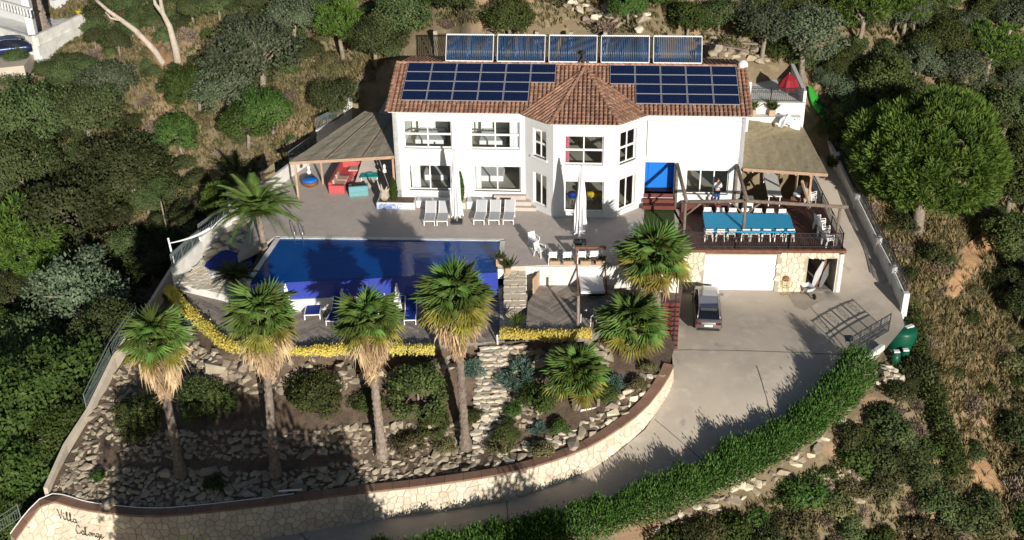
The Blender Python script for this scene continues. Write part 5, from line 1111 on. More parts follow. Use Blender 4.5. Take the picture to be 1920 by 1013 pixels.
for bx, by, bz, cx, cy, R, lb, sk in ((338, 880, -5.75, 292, 640, 2.15, 'tall fan palm nearest the valley with a long shaggy straw skirt', 3.0), (515, 880, -5.6, 492, 602, 2.2, 'second tall fan palm, its pale skirt hanging over the shaded terrace', 2.8), (716, 846, -5.1, 690, 606, 2.15, 'third tall fan palm with a torn white skirt, before the blue loungers', 2.9), (873, 830, -4.95, 855, 566, 2.2, 'tallest fan palm, beside the stone garden stair', 2.6)):
    b = at(bx, by, bz); tp = aty(cx, cy, b.y + .3); pk = cnt.setdefault('palm', 0); cnt['palm'] += 1; fan_palm(b, tp, R * (.93, .95, .90, .98)[pk], lb, sk, (40, 46, 36, 48)[pk], (110, 130, 96, 120)[pk], (7, 12, 8, 17)[pk])
for bx, by, bz, cx, cy, R, lb in ((1232, 600, -2.2, 1226, 492, 2.35, 'broad low fan palm beside the garage wall and red steps'),):
    b = at(bx, by, bz); fan_palm(b, aty(cx, cy, b.y), R, lb, .8, 50, 14, 16, .3, .26)
b = at(1190, 668, -2.95); fan_palm(b, aty(1186, 612, b.y), 2.15, 'low wide fan palm between the red steps and the rockery', .3, 52, 0, 12, .28, .25)
b = at(1082, 764, -3.85); fan_palm(b, aty(1080, 706, b.y), 1.95, 'low fan palm in the middle of the rockery bed', .3, 46, 4, 8, .28, .25)
# feather palm at the end of the terrace, yuccas
def frond_mesh(L=2.4, m='palmleaf', seed=1):
    b = MB(); pts = [Vector((L * t, 0, L * (.55 * t - 1.0 * t * t))) for t in [i / 12 for i in range(13)]]; b.tube(pts, [.03 - .0022 * i for i in range(13)], 4)
    for i in range(30):
        t = .12 + .86 * i / 30; p = Vector((L * t, 0, L * (.55 * t - 1.0 * t * t))); l = .52 * math.sin(math.pi * min(1, .25 + .72 * t)) + .1
        for s in (-1, 1): e = p + Vector((l * .55, s * l * .8, -.12 - .2 * rnd.random() * l)); w = Vector((.035, 0, .01)); b.add([p - w, p + w, e], [(0, 1, 2)])
    return b.mesh('frond', M[m])
def feather_palm(base, top, s, label, n=26, m='palmleaf'):
    t = thing('feather_palm', label, 'palm tree', base); WM[t] = t.matrix_basis.copy(); trunk_lathe(base + Vector((0, 0, -.3)), top, .2, .17, t); fm = frond_mesh(m=m)
    for i in range(n):
        f = i / n; o = link('frond', fm, t); o.matrix_basis = Matrix.Translation(top - base) @ Matrix.Rotation(i * 2.4, 4, 'Z') @ Matrix.Rotation(-rad(70 - 70 * f), 4, 'Y') @ Matrix.Scale(s * rnd.uniform(.85, 1.1), 4)
    return t
b = at(498, 470, -.3); feather_palm(b, aty(484, 404, b.y), 1.12, 'arching feather palm at the terrace end beside the pool', 44)
b = at(444, 566, -1.4); feather_palm(b, aty(440, 524, b.y), .58, 'dark shaded feather palm in front of the blue hot tub cover', 46, 'leafdark')
def spiky(base, R, label, n=70, m='palmleaf', name='yucca'):
    b = MB()
    for i in range(n):
        az = i * 2.4; el = rad(88 - 82 * (i / n)); d = Vector((math.cos(az) * math.cos(el), math.sin(az) * math.cos(el), math.sin(el))); s = d.cross(Vector((0, 0, 1))).normalized() * .035 * R; e = d * R * rnd.uniform(.85, 1.1); mdl = d * R * .55 + Vector((0, 0, .05)); e.z -= .12 * R
        b.add([-s * .5, s * .5, mdl + s, mdl - s, e], [(0, 1, 2, 3), (3, 2, 4)])
    t = thing(name, label, 'spiky plant', base); b.obj('leaves', M[m], t); MB().tube([(0, 0, -.5), (0, 0, .05)], .09, 8).obj('stem', M['bark'], t); return t
spiky(at(970, 612, -1.15), 1.0, 'round spiky bright yucca at the end of the lounge deck'); spiky(at(1162, 486, .2), .75, 'spiky yucca on the ledge beside the hanging daybed', 40); spiky(at(1122, 748, -3.3), .8, 'dark spiky plant in the rockery bed', 36)
# slim cypresses by the house
def cypress(base, h, r, label):
    g = np.random.default_rng(int(h * 100)); n = 2600; t = g.random(n) ** .8; a = g.random(n) * 6.283; rr = r * np.sin(np.pi * np.clip(.18 + .82 * t, 0, 1)) ** .7 * (.75 + .3 * g.random(n)); P = np.stack([np.cos(a) * rr, np.sin(a) * rr, t * h], 1); out = np.stack([np.cos(a), np.sin(a), 0 * a], 1)
    Vx, f = leaf_quads(P, out * .5 + np.array([0, 0, 1.]) + .3 * g.normal(size=(n, 3)), out + .4 * g.normal(size=(n, 3)), .16, .06, g)
    th = thing('cypress', label, 'cypress', base); link('foliage', np_mesh('foliage', Vx, f, g.random(n), M['leafgreen']), th); MB().tube([(0, 0, -.3), (0, 0, h * .8)], [.05, .02], 6).obj('trunk', M['bark'], th); return th
cypress(H(1.0 - 1.15, -.5, .45), 1.5, .26, 'plump young cypress in the blue mosaic planter'); cypress(H(4.25, -.45, .45), 2.0, .24, 'slim dark cypress between the two ground-floor glass doors')
# bleached trunks and dead branches
def bare(px_pts, r0, label, name='bare_tree', y=None, n=8):
    b0 = ground(*px_pts[0]); P = [b0 + Vector((0, 0, -.3))] + [aty(x, y_, b0.y + .15 * i) for i, (x, y_) in enumerate(px_pts[1:])]; t = thing(name, label, 'bare trunk' if r0 > .15 else 'dead branch', b0); WM[t] = t.matrix_basis.copy(); m_ = len(P)
    MB().tube(P, [r0 * (1 - .6 * i / (m_ - 1)) for i in range(m_)], n).obj('trunk', M['barewood'], t, smooth=True, world=True); return t, P
t_, P_ = bare([(334, 122), (330, 95), (318, 50), (305, 25), (300, -6)], .34, 'upright bleached bare trunk on the sandy slope'); MB().tube([P_[3], P_[3] + Vector((-.5, .1, .7)), P_[3] + Vector((-.6, .2, 1.5))], [.2, .15, .08], 7).obj('limb', M['barewood'], t_, True, world=True)
t_, P_ = bare([(308, 118), (290, 95), (255, 58), (228, 38), (205, 22), (180, 0)], .30, 'leaning bleached bare trunk on the sandy slope'); MB().tube([P_[3], P_[3] + Vector((-.9, .2, .1)), P_[3] + Vector((-1.3, .3, .6))], [.13, .1, .05], 7).obj('limb', M['barewood'], t_, True, world=True)
for i, (pp, lb) in enumerate((([(150, 262), (128, 226), (118, 205), (115, 172)], 'forked pale dead branch standing above the valley oaks'), ([(120, 200), (95, 196), (62, 190), (30, 198)], 'long pale dead branch lying over the dark oak'), ([(140, 240), (112, 222), (100, 210)], 'short pale dead stick below the forked branch'), ([(140, 306), (122, 290), (98, 278)], 'pale broken branch at the edge of the deep shadow'), ([(205, 338), (200, 322), (192, 300)], 'pale dead snag on the broad dark oak'))): bare(pp, .11, lb, 'dead_branch', n=6)
# dry grass and low growth
def scatter(name, n, zones, hgt, blades, m, spread=.22, wid=.035, reject=None):
    X = rng.uniform(-42, 42, n * 6); Y = rng.uniform(-27, 44, n * 6); Zv = HBv(X, Y); v = np.stack([X, Y, Zv], 1) - np.array(CAM); zc = v @ np.array(_fw); px = 960 + F * (v @ np.array(RIGHT)) / zc; py = 506.5 - F * (v @ np.array(UP)) / zc
    k = (px > -60) & (px < 1980) & (py > -50) & (py < 1070) & ~inside(px, py, LOTP)
    if zones: z_ = np.zeros(len(X), bool); 
    if zones:
        for p in zones: z_ |= inside(px, py, p)
        k &= z_
    for p in SCARS: k &= ~(inside(px, py, p) & (rng.random(len(X)) < .93))
    B = np.stack([X, Y, Zv], 1)[k][:n]; n = len(B); Bb = np.repeat(B, blades, 0); N_ = len(Bb); a = rng.random(N_) * 6.283; ln = hgt * (.5 + .8 * rng.random(N_)); D = np.stack([np.cos(a), np.sin(a), 0 * a], 1); off = D * (spread * rng.random(N_) * .5)[:, None]; S_ = np.stack([-np.sin(a), np.cos(a), 0 * a], 1) * wid
    tip = Bb + off + D * (ln * .55)[:, None] + np.array([0, 0, 1.]) * ln[:, None] * .8; mid = Bb + off + D * (ln * .15)[:, None] + np.array([0, 0, 1.]) * ln[:, None] * .5; base = Bb + off - np.array([0, 0, .05])
    Vx = np.stack([base - S_, base + S_, mid + S_ * .8, mid - S_ * .8, tip], 1).reshape(-1, 3); i5 = np.arange(N_) * 5
    T = np.concatenate([np.stack([i5, i5 + 1, i5 + 2], 1), np.stack([i5, i5 + 2, i5 + 3], 1), np.stack([i5 + 3, i5 + 2, i5 + 4], 1)]); tn = rng.random(N_)
    return struct(link(name, np_mesh(name, Vx, T, np.concatenate([tn] * 3), M[m])), 'stuff')
def HBv(X, Y):
    i = np.clip(np.searchsorted(gx, X) - 1, 0, nx - 2); j = np.clip(np.searchsorted(gy, Y) - 1, 0, ny - 2); a = (X - gx[i]) / (gx[i + 1] - gx[i]); b = (Y - gy[j]) / (gy[j + 1] - gy[j])
    return (GZ[j, i] * (1 - a) + GZ[j, i + 1] * a) * (1 - b) + (GZ[j + 1, i] * (1 - a) + GZ[j + 1, i + 1] * a) * b
scatter('dry_grass', 9000, [DRY[0], DRY[1]], .62, 8, 'grass'); scatter('slope_grass', 11000, None, .36, 6, 'grass'); scatter('undergrowth', 14000, None, .34, 7, 'leafolive', .4, .06)
# ------------------------------------------------------------------ rockeries: every stone a part
def rockery(label, poly, n, s0, s1, hf=gd, meshes=RK, sink=.1, name='rockery', limit=300):
    xs = [p[0] for p in poly]; ys = [p[1] for p in poly]; t = None; cellz = {}; k = 0; rest = MB()
    for _ in range(n * 10):
        if k >= n: break
        x, y = rnd.uniform(min(xs), max(xs)), rnd.uniform(min(ys), max(ys))
        if not inside1(x, y, poly): continue
        s = rnd.uniform(s0, s1) * (1 if rnd.random() < .85 else 1.5); p = ground(x, y, 0, hf); key = (int(p.x), int(p.y))
        if any((p.x - q[0]) ** 2 + (p.y - q[1]) ** 2 + (p.z - q[3]) ** 2 < (.31 * (s + q[2])) ** 2 for i in (-1, 0, 1) for j in (-1, 0, 1) for q in cellz.get((key[0] + i, key[1] + j), ())): continue
        if t is None: t = thing(name, label, 'rockery', p)
        cellz.setdefault(key, []).append((p.x, p.y, s, p.z)); me = rnd.choice(meshes); k += 1
        Mx = Matrix.Translation(p - t.location + Vector((0, 0, s * .2 - sink))) @ Matrix.Rotation(rnd.uniform(0, 6.28), 4, 'Z') @ Matrix.Rotation(rnd.uniform(-.4, .4), 4, 'X') @ Matrix.Diagonal((s * rnd.uniform(.9, 1.5), s, s * rnd.uniform(.7, 1.1), 1))
        if k <= limit: o = link('stone', me, t); o.matrix_basis = Mx
        else: rest.add([Mx @ v.co for v in me.vertices], [tuple(f.vertices) for f in me.polygons])
    if rest.v: struct(rest.obj('stone_infill', meshes[0].materials[0], t), 'stuff')
def inside1(x, y, poly):
    r = False; n = len(poly)
    for i in range(n):
        x1, y1 = poly[i]; x2, y2 = poly[(i + 1) % n]
        if (y1 > y) != (y2 > y) and x < (x2 - x1) * (y - y1) / (y2 - y1) + x1: r = not r
    return r
rockery('long rubble rockery below the yellow pool-deck edging', [(330, 585), (385, 650), (430, 672), (560, 676), (820, 672), (905, 660), (898, 690), (820, 698), (650, 715), (650, 728), (450, 738), (370, 722), (312, 660)], 620, .36, .72)
rockery('rubble rockery between the stair and the lounge deck', [(945, 648), (1112, 640), (1150, 655), (1140, 690), (1085, 695), (1010, 690), (950, 705)], 120, .4, .75)
rockery('middle rubble bank crossing the palm trunks', [(205, 815), (300, 806), (500, 808), (700, 796), (865, 792), (868, 838), (700, 848), (500, 856), (230, 862)], 480, .3, .6)
rockery('low rubble bank along the brown coping, valley half', [(100, 915), (165, 875), (450, 885), (520, 885), (520, 928), (450, 938), (300, 951), (150, 942)], 360, .3, .6)
rockery('low rubble bank along the brown coping by the stair foot', [(522, 883), (700, 862), (862, 838), (898, 862), (893, 882), (800, 895), (650, 912), (522, 928)], 360, .3, .6)
rockery('line of pale boulders edging the bend of the coping', [(912, 872), (950, 873), (1058, 843), (1126, 808), (1190, 760), (1230, 712), (1246, 690), (1205, 705), (1158, 748), (1098, 786), (1040, 818), (955, 842), (912, 850)], 300, .34, .66, meshes=RKW + RK)
rockery('strip of rubble along the low garden wall on the valley side', [(170, 792), (220, 700), (292, 592), (320, 640), (268, 715), (225, 800), (150, 905), (105, 912)], 200, .28, .55)
rockery('stones ringing the beds beside the stair', [(948, 705), (1010, 700), (1040, 740), (1000, 800), (945, 790)], 130, .28, .5)
rockery('pale boulders below the green water tanks', [(1632, 695), (1665, 685), (1722, 690), (1718, 712), (1640, 716)], 40, .4, .75, hf=hz, meshes=RKW)
rockery('line of pale stones under the long hedge', [(1612, 728), (1622, 745), (1550, 835), (1450, 905), (1340, 960), (1240, 1000), (1220, 990), (1330, 935), (1440, 880), (1540, 815)], 150, .35, .7, hf=hz, meshes=RKW + RK)
rockery('pale rocks on the dry ground below the hedge', [(1520, 880), (1600, 870), (1640, 920), (1590, 960), (1500, 940)], 60, .3, .7, hf=hz)
rockery('pale rock outcrop on the sandy bank above the collectors', [(1030, 0), (1130, -4), (1215, 30), (1200, 55), (1090, 35)], 90, .5, 1.1, hf=hz, meshes=RKW + RK)
rockery('rubble bank beside the satellite dish', [(1325, 66), (1400, 78), (1440, 105), (1430, 118), (1335, 100)], 80, .5, 1.1, hf=hz)
# ------------------------------------------------------------------ things
def leg4(t, w, d, h, r, m, name='leg', inset=0):
    for sx in (-1, 1):
        for sy in (-1, 1): MB().bar((sx * (w / 2 - inset), sy * (d / 2 - inset), 0), (sx * (w / 2 - inset), sy * (d / 2 - inset), h), r).obj(name, m, t)
# white plastic armchairs: sitter faces -Y
def make_chair(label, group, loc, rz):
    t = thing('white_chair', label, 'chair', loc, rz, group)
    MB().b2((-.24, -.24, .40), (.24, .22, .45)).obj('seat', M['plastic'], t, bevel=.02); b = MB()
    b.add([(-.24, .2, .44), (.24, .2, .44), (.23, .31, .86), (-.23, .31, .86), (-.24, .25, .44), (.24, .25, .44), (.23, .35, .86), (-.23, .35, .86)], [(0, 1, 2, 3), (5, 4, 7, 6), (0, 3, 7, 4), (1, 5, 6, 2), (3, 2, 6, 7)]); b.obj('backrest', M['plastic'], t, bevel=.015)
    for s in (-1, 1):
        for a, q in (((s * .25, -.24, 0), (s * .22, -.2, .42)), ((s * .25, .3, 0), (s * .22, .2, .42))): MB().bar(a, q, .045).obj('leg', M['plastic'], t)
        b = MB(); b.bar((s * .27, -.2, .64), (s * .26, .27, .66), .05, .03); b.bar((s * .27, -.2, .42), (s * .27, -.2, .64), .04); b.obj('armrest', M['plastic'], t)
    return t
tz = .77; tq = [at(1319, 398.7, tz), at(1482, 402.4, tz), at(1490.5, 435.2, tz), at(1320, 431.2, tz)]
ta = (tq[1] - tq[0]).normalized(); trz = math.atan2(ta.y, ta.x); tc_ = sum(tq, Vector()) / 4
tt = thing('dining_table', 'long table under a turquoise cloth on the roof deck', 'table', Vector((tc_.x, tc_.y, .02)), trz); tl, td = (tq[1] - tq[0]).length, (tq[3] - tq[0]).length
MB().b2((-tl / 2 + .05, -td / 2 + .05, .68), (tl / 2 - .05, td / 2 - .05, .735)).obj('tabletop', M['wood'], tt)
b = MB(); b.b2((-tl / 2, -td / 2, .72), (-.02, td / 2, .755)); b.b2((-.03, -td / 2 - .01, .735), (tl / 2, td / 2, .763))
b.quad((-tl / 2, -td / 2 - .004, .62), (tl / 2, -td / 2 - .004, .62), (tl / 2, -td / 2 - .004, .755), (-tl / 2, -td / 2 - .004, .755)); cl_ = b.obj('tablecloth', M['turq']); place(cl_, tt.location, trz); tag(cl_, 'turquoise cloth covering the long deck table', 'tablecloth')
for x in (-tl / 2 + .15, 0, tl / 2 - .15):
    for y in (-td / 2 + .15, td / 2 - .15): MB().bar((x, y, 0), (x, y, .7), .06).obj('leg', M['wood'], tt)
ordn = ['first', 'second', 'third', 'fourth', 'fifth', 'sixth', 'seventh', 'eighth']
ch0 = None; CH = {}
def chair(label, group, loc, rz):
    if 'c' not in CH: CH['c'] = make_chair(label, group, loc, rz); return CH['c']
    return dup(CH['c'], loc, rz, label, group)
for i, px in enumerate((1328, 1350, 1371, 1396, 1415, 1436, 1458, 1479)): chair('white chair, %s from the palm end, on the near side of the turquoise table' % ordn[i], 'white chairs at the turquoise table', at(px, 449, .02), trz + math.pi + rnd.uniform(-.08, .08))
M3 = Matrix.Rotation(trz, 3, 'Z')
for i in range(7): chair('white chair, %s from the palm end, on the house side of the turquoise table' % ordn[i], 'white chairs at the turquoise table', Vector((tc_.x, tc_.y, .02)) + M3 @ Vector((-tl / 2 + .35 + i * (tl - .7) / 6, td / 2 + .22, 0)), trz + rnd.uniform(-.08, .08))
# stacked chairs by the rail, others on the terrace
for k, (px, py, n_) in enumerate(((1536, 432, 3), (1544, 446, 3), (1552, 460, 2))):
    for j in range(n_): chair('white chair, %s up, in the %s stack of the row by the deck rail' % (ordn[j], ('house-side', 'middle', 'near')[k]), 'stacked chairs by the deck rail', at(px, py, .02) + Vector((0, .05 * j, .11 * j)), 1.9)
for j in range(4): chair('white chair, %s up, in the stack under the reed roof edge' % ordn[j], 'stacked chairs under the reed roof', at(1519, 385, .02) + Vector((0, .05 * j, .11 * j)), 2.2)
chair('white armchair beside the pool, nearer the house', 'white armchairs on the terrace', at(1001, 462), .5); chair('white armchair beside the pool, nearer the steps', 'white armchairs on the terrace', at(1013, 480), .9)
for i, (px, py) in enumerate(((1036, 492), (1063, 492), (1090, 491), (1113, 490), (1136, 489))): chair('white armchair with its back to the ledge, %s from the pool' % ordn[i], 'white armchairs on the terrace', at(px, py), math.pi)
chair('white armchair alone beside the artificial turf', 'white armchairs on the terrace', at(1184, 440), -1.2); chair('white armchair in front of the bay near the lone one', 'white armchairs on the terrace', at(1186, 452), -1.4)
# grey loungers: foot towards -Y
def make_lounger(label, loc, rz, fab, fr, group, name='sun_lounger'):
    t = thing(name, label, 'sun lounger', loc, rz, group)
    b = MB(); b.b2((-.30, 0, .33), (.30, 1.2, .36)); b.obj('seat', fab, t, bevel=.008); b = MB(); u = Vector((0, .55, .60)); b.bar(Vector((0, 1.2, .35)), Vector((0, 1.2, .35)) + u, .60, .035); b.obj('backrest', fab, t, bevel=.008)
    for s in (-1, 1):
        MB().bar((s * .325, -.02, .33), (s * .325, 1.25, .33), .045, .06).obj('side_rail', fr, t); MB().bar((s * .325, 1.2, .34), Vector((s * .325, 1.22, .35)) + u, .045).obj('back_rail', fr, t)
        for y in (.05, 1.2): MB().bar((s * .325, y, 0), (s * .325, y, .32), .05).obj('leg', fr, t)
        MB().bar((s * .3, 1.62, .75), (s * .3, 1.55, .05), .035).obj('back_leg', fr, t)
    MB().b2((-.32, -.035, .31), (.32, .01, .365)).obj('foot_rail', fr, t); return t
lp_ = [(805, 424, 811, 'grey sun lounger farthest from the pool steps'), (829, 424, 836, 'grey sun lounger right against the closed parasol'), (898, 422, 906, 'grey sun lounger next to the slim cypress'), (926, 422, 931, 'middle grey sun lounger of the trio'), (953, 422, 958, 'grey sun lounger next to the terrace steps')]
L0 = None
for fx, fy, hx, lb in lp_:
    a, h_ = at(fx, fy), at(hx, 395); r_ = math.atan2(h_.y - a.y, h_.x - a.x) - math.pi / 2
    if L0 is None: L0 = make_lounger(lb, a, r_, M['greylounger'], M['plastic'], 'grey loungers on the terrace')
    else: dup(L0, a, r_, lb)
# closed parasols
def parasol(base, h, r, z0, label, m='whitefab', base_r=.38):
    t = thing('closed_parasol', label, 'parasol', base); MB().tube([(0, 0, 0), (0, 0, h)], .04, 8).obj('pole', M['alu'], t); MB().box((0, 0, .05), (.7 * base_r / .38, .7 * base_r / .38, .1)).obj('base_plate', M['iron'], t, bevel=.02)
    b = MB(); n, k = 24, 9; P = []
    for i in range(k + 1):
        f = i / k; z = z0 + (h - .06 - z0) * f; R = r * (1 - f) ** .75 + .06
        for j in range(n): a = j * 6.283 / n; q = R * (1.0 if j % 2 else .48) * (1 + .12 * math.sin(j * 2.3 + i)); P.append((math.cos(a) * q, math.sin(a) * q, z - (.18 if (j % 4 == 1 and i == 0) else 0)))
    b.add(P, [(i * n + j, i * n + (j + 1) % n, i * n + n + (j + 1) % n, i * n + n + j) for i in range(k) for j in range(n)] + [tuple(range(k * n, k * n + n))]); b.obj('folded_canopy', M[m], t); MB().lathe([(.05, 0), (.06, .06), (.02, .14)], (0, 0, h - .05), 8).obj('finial', M['alu'], t); return t
parasol(at(1088, 455), 5.1, .40, .75, 'tall closed white parasol in front of the bay'); parasol(at(857, 417), 4.95, .36, .55, 'tall closed white parasol beside the slim cypress')
for px, py, h, lb in ((541, 588, 1.9, 'small closed white parasol at the overflow basin corner'), (645, 592, 1.7, 'small closed white parasol behind the third palm'), (747, 590, 2.0, 'small closed white parasol beside the blue lounger')): parasol(at(px, py, -1.95), h, .17, .5, lb, base_r=.22)
# pergola of round poles
pg = thing('pergola', 'weathered round-pole pergola over the roof deck', 'pergola', F0 + Vector((0, 0, 2.92))); WM[pg] = pg.matrix_basis.copy(); zb = 2.55
fp0 = at(1281, 452, .02); fp1 = at(1392, 450, .02); fp2 = at(1566, 462, .02)
pz = lambda p, z: Vector((p.x, p.y, z)); h0, h1 = H(18.15, -.12, 3.0), H(21.9, -.12, 3.0)
for a in (fp0, fp1, fp2): MB().tube([a, pz(a, zb)], [.11, .09], 8).obj('post', M['oldwood'], pg, True, world=True)
for a in (h0, h1): MB().tube([pz(a, .02), pz(a, 2.98)], .10, 8).obj('wall_post', M['oldwood'], pg, True, world=True)
d_ = (fp2 - fp0); MB().tube([pz(fp0 - d_ * .03, zb + .08), pz(fp1, zb + .09), pz(fp2 + d_ * .05, zb + .08)], .115, 8).obj('front_beam', M['oldwood'], pg, True, world=True)
for a, q in ((h0, fp0), (h1, fp1)): MB().tube([a + Vector((0, .1, .05)), pz(q, zb + .24) + Vector((0, -.25, 0))], .115, 8).obj('side_beam', M['oldwood'], pg, True, world=True)
for q, s in ((fp0, 1), (fp1, -1), (fp1, 1), (fp2, -1)): MB().tube([pz(q, zb - .85), pz(q, zb + .02) + d_.normalized() * s * .9], .06, 6).obj('brace', M['oldwood'], pg, True, world=True)
# thatched canopies
def canopy(name, label, left, right, th, m, posts, beam, grp):
    t = thing(name, label, 'canopy', Vector(left[0]), group=grp); WM[t] = t.matrix_basis.copy(); b = MB(); P = []
    rows, cols = 14, 16; Lp, Rp = [Vector(p) for p in left], [Vector(p) for p in right]
    def along(Q, f): f *= len(Q) - 1; i = min(int(f), len(Q) - 2); return Q[i].lerp(Q[i + 1], f - i)
    for r in range(rows + 1):
        for q in range(cols + 1):
            w = along(Lp, r / rows).lerp(along(Rp, r / rows), q / cols); sag = -.05 * math.sin(math.pi * q / cols * 5) ** 2; P.append((w.x, w.y, w.z + sag + rnd.uniform(-.018, .018)))
    m1 = cols + 1; N_ = len(P); P += [(x, y, z - th) for x, y, z in P]; fs = []
    for r in range(rows):
        for q in range(cols): i = r * m1 + q; fs += [(i, i + 1, i + m1 + 1, i + m1), (N_ + i, N_ + i + m1, N_ + i + m1 + 1, N_ + i + 1)]
    for q in range(cols): i = q; j = rows * m1 + q; fs += [(i, N_ + i, N_ + i + 1, i + 1), (j + 1, N_ + j + 1, N_ + j, j)]
    for r in range(rows): i = r * m1; j = i + cols; fs += [(i + m1, N_ + i + m1, N_ + i, i), (j, N_ + j, N_ + j + m1, j + m1)]
    b.add(P, fs).obj('reed_mat', m, t, world=True)
    for a, q in beam: MB().bar(Vector(a), Vector(q), .12, .2).obj('edge_beam', M['palewood'], t, world=True)
    for a, h in posts: MB().bar(Vector(a), Vector((a[0], a[1], h)), .13).obj('post', M['palewood'], t, world=True)
    return t
A1, A2, A3 = at(543, 303, 2.7), H(-.02, .25, 3.25), at(684, 208, 3.9)
cn = canopy('thatched_canopy', 'grey triangular thatched canopy over the coral sofa', [A1, A3], [A2, H(-.03, 5.2, 4.05)], .08, M['reedshade'], [(at(560, 372), 2.6), (at(606, 345), 2.8), (H(-.15, .05, 0), 3.1)], [(A1 + Vector((0, -.04, -.1)), A2 + Vector((0, -.04, -.1)))], 'reed canopies')
for f in (.35, .7): MB().bar(A1.lerp(A2, f) + Vector((0, 0, .04)), A3.lerp(H(-.03, 5.2, 4.05), f) + Vector((0, 0, .04)), .08, .04).obj('batten', M['wood'], cn, world=True)
C1, C2, C3, C4, C5 = H(22.28, -.15, 2.95), at(1552, 325, 2.75), at(1507, 240, 3.4), at(1478, 224, 3.9), H(22.3, 5.4, 4.15)
cn2 = canopy('reed_canopy', 'beige reed-mat canopy at the garage end of the villa', [C1, C5], [C2, C3, C4], .08, M['reed'], [(at(1514, 392), 2.75), (at(1490, 372), 2.8)], [(C1 + Vector((0, -.04, -.1)), C2 + Vector((0, -.04, -.1)))], 'reed canopies')
for f in (.12, .3, .47, .63, .8): MB().bar(C1.lerp(C2, f) + Vector((0, 0, -.26)), C1.lerp(C2, f).lerp(C5.lerp(C4, f), .5) + Vector((0, 0, -.4)), .09, .12).obj('rafter', M['palewood'], cn2, world=True)
MB().bar(at(1504, 340, 2.7), at(1516, 380, .6), .13).obj('brace', M['palewood'], cn2, world=True)
# under the reed roof: white table, bench, cabinet
w = [at(1431, 322, .77), at(1457, 324, .77), at(1465, 369, .77), at(1440, 367, .77)]; wc = sum(w, Vector()) / 4; wd = (w[0] - w[3]); wrz = math.atan2(wd.y, wd.x) - math.pi / 2
wt_ = thing('white_table', 'long narrow white table under the reed canopy', 'table', Vector((wc.x, wc.y, .02)), wrz); wl_ = wd.length; MB().b2((-.45, -wl_ / 2, .69), (.45, wl_ / 2, .75)).obj('tabletop', M['plastic'], wt_, bevel=.02); leg4(wt_, .9, wl_, .7, .05, M['plastic'], inset=.1)
bn = thing('bench', 'dark bench with pale cushions under the reed canopy edge', 'bench', at(1496, 372, .02), wrz - .25); MB().b2((-.35, -.9, .2), (.35, .9, .42)).obj('seat', M['brownwood'], bn); MB().b2((.3, -.9, .42), (.42, .9, .85)).obj('backrest', M['brownwood'], bn)
for y in (-.6, 0, .6): MB().box((-.02, y, .5), (.5, .5, .14), .2).obj('cushion', M['whitefab'], bn, bevel=.05)
cb = thing('white_cabinet', 'white cabinet against the villa wall by the pergola post', 'cabinet', H(22.75, -.35, .02), HRZ); MB().b2((-.3, -.3, 0), (.3, .3, .9)).obj('body', M['plastic'], cb, bevel=.02); MB().b2((-.28, -.325, .05), (.28, -.302, .86)).obj('door', M['frame'], cb); MB().b2((-.33, -.33, .9), (.33, .33, .94)).obj('top', M['alu'], cb)
# person in the doorway
def skin_body(name, J, E, m, parent, sub=2):
    me = bpy.data.meshes.new(name); me.from_pydata([j[:3] for j in J], E, []); o = bpy.data.objects.new(name, me); COL.objects.link(o); o.parent = parent; md = o.modifiers.new('skin', 'SKIN'); md.use_smooth_shade = True
    for v, j in zip(me.skin_vertices[0].data if me.skin_vertices else [], J): v.radius = (j[3], j[3] * (j[4] if len(j) > 4 else 1))
    if not me.skin_vertices:
        bm = bmesh.new(); bm.from_mesh(me); ly = bm.verts.layers.skin.verify()
        for v, j in zip(bm.verts, J): v[ly].radius = (j[3], j[3] * (j[4] if len(j) > 4 else 1)); v[ly].use_root = v.index == 0
        bm.to_mesh(me); bm.free()
    s = o.modifiers.new('sub', 'SUBSURF'); s.levels = s.render_levels = sub; me.materials.append(m); return o
pr = thing('person', 'person in a white top and blue jeans standing with folded arms in the doorway', 'person', H(20.75, -.4, .55), HRZ + .3)
J = [(0, 0, .95, .15, .75), (0, 0, 1.15, .13, .75), (0, 0, 1.38, .16, .65), (0, -.01, 1.5, .055), (0, -.02, 1.6, .085, 1.1), (0, -.02, 1.7, .07, 1.1), (-.18, 0, 1.42, .06), (-.24, -.02, 1.15, .05), (-.02, -.2, 1.16, .04), (.18, 0, 1.42, .06), (.24, -.02, 1.15, .05), (.02, -.24, 1.2, .04), (-.09, 0, .9, .095), (-.10, -.02, .5, .07), (-.10, .02, .08, .05), (-.11, -.14, .04, .045), (.09, 0, .9, .095), (.11, -.02, .5, .07), (.11, .02, .08, .05), (.12, -.14, .04, .045)]
E_ = [(0, 1), (1, 2), (2, 3), (3, 4), (4, 5), (2, 6), (6, 7), (7, 8), (2, 9), (9, 10), (10, 11), (0, 12), (12, 13), (13, 14), (14, 15), (0, 16), (16, 17), (17, 18), (18, 19)]
skin_body('body', J, E_, M['skin'], pr)
skin_body('shirt', [(0, 0, .98, .165, .8), (0, 0, 1.15, .15, .8), (0, 0, 1.38, .18, .7), (-.18, 0, 1.42, .08), (-.25, -.02, 1.16, .065), (-.1, -.17, 1.16, .055), (.18, 0, 1.42, .08), (.25, -.02, 1.16, .065), (.1, -.2, 1.2, .055)], [(0, 1), (1, 2), (2, 3), (3, 4), (4, 5), (2, 6), (6, 7), (7, 8)], M['whitefab'], pr)
skin_body('jeans', [(0, 0, .97, .165, .8), (-.09, 0, .88, .115), (-.10, -.02, .5, .085), (-.10, .02, .12, .065), (.09, 0, .88, .115), (.11, -.02, .5, .085), (.11, .02, .12, .065)], [(0, 1), (1, 2), (2, 3), (0, 4), (4, 5), (5, 6)], M['denim'], pr)
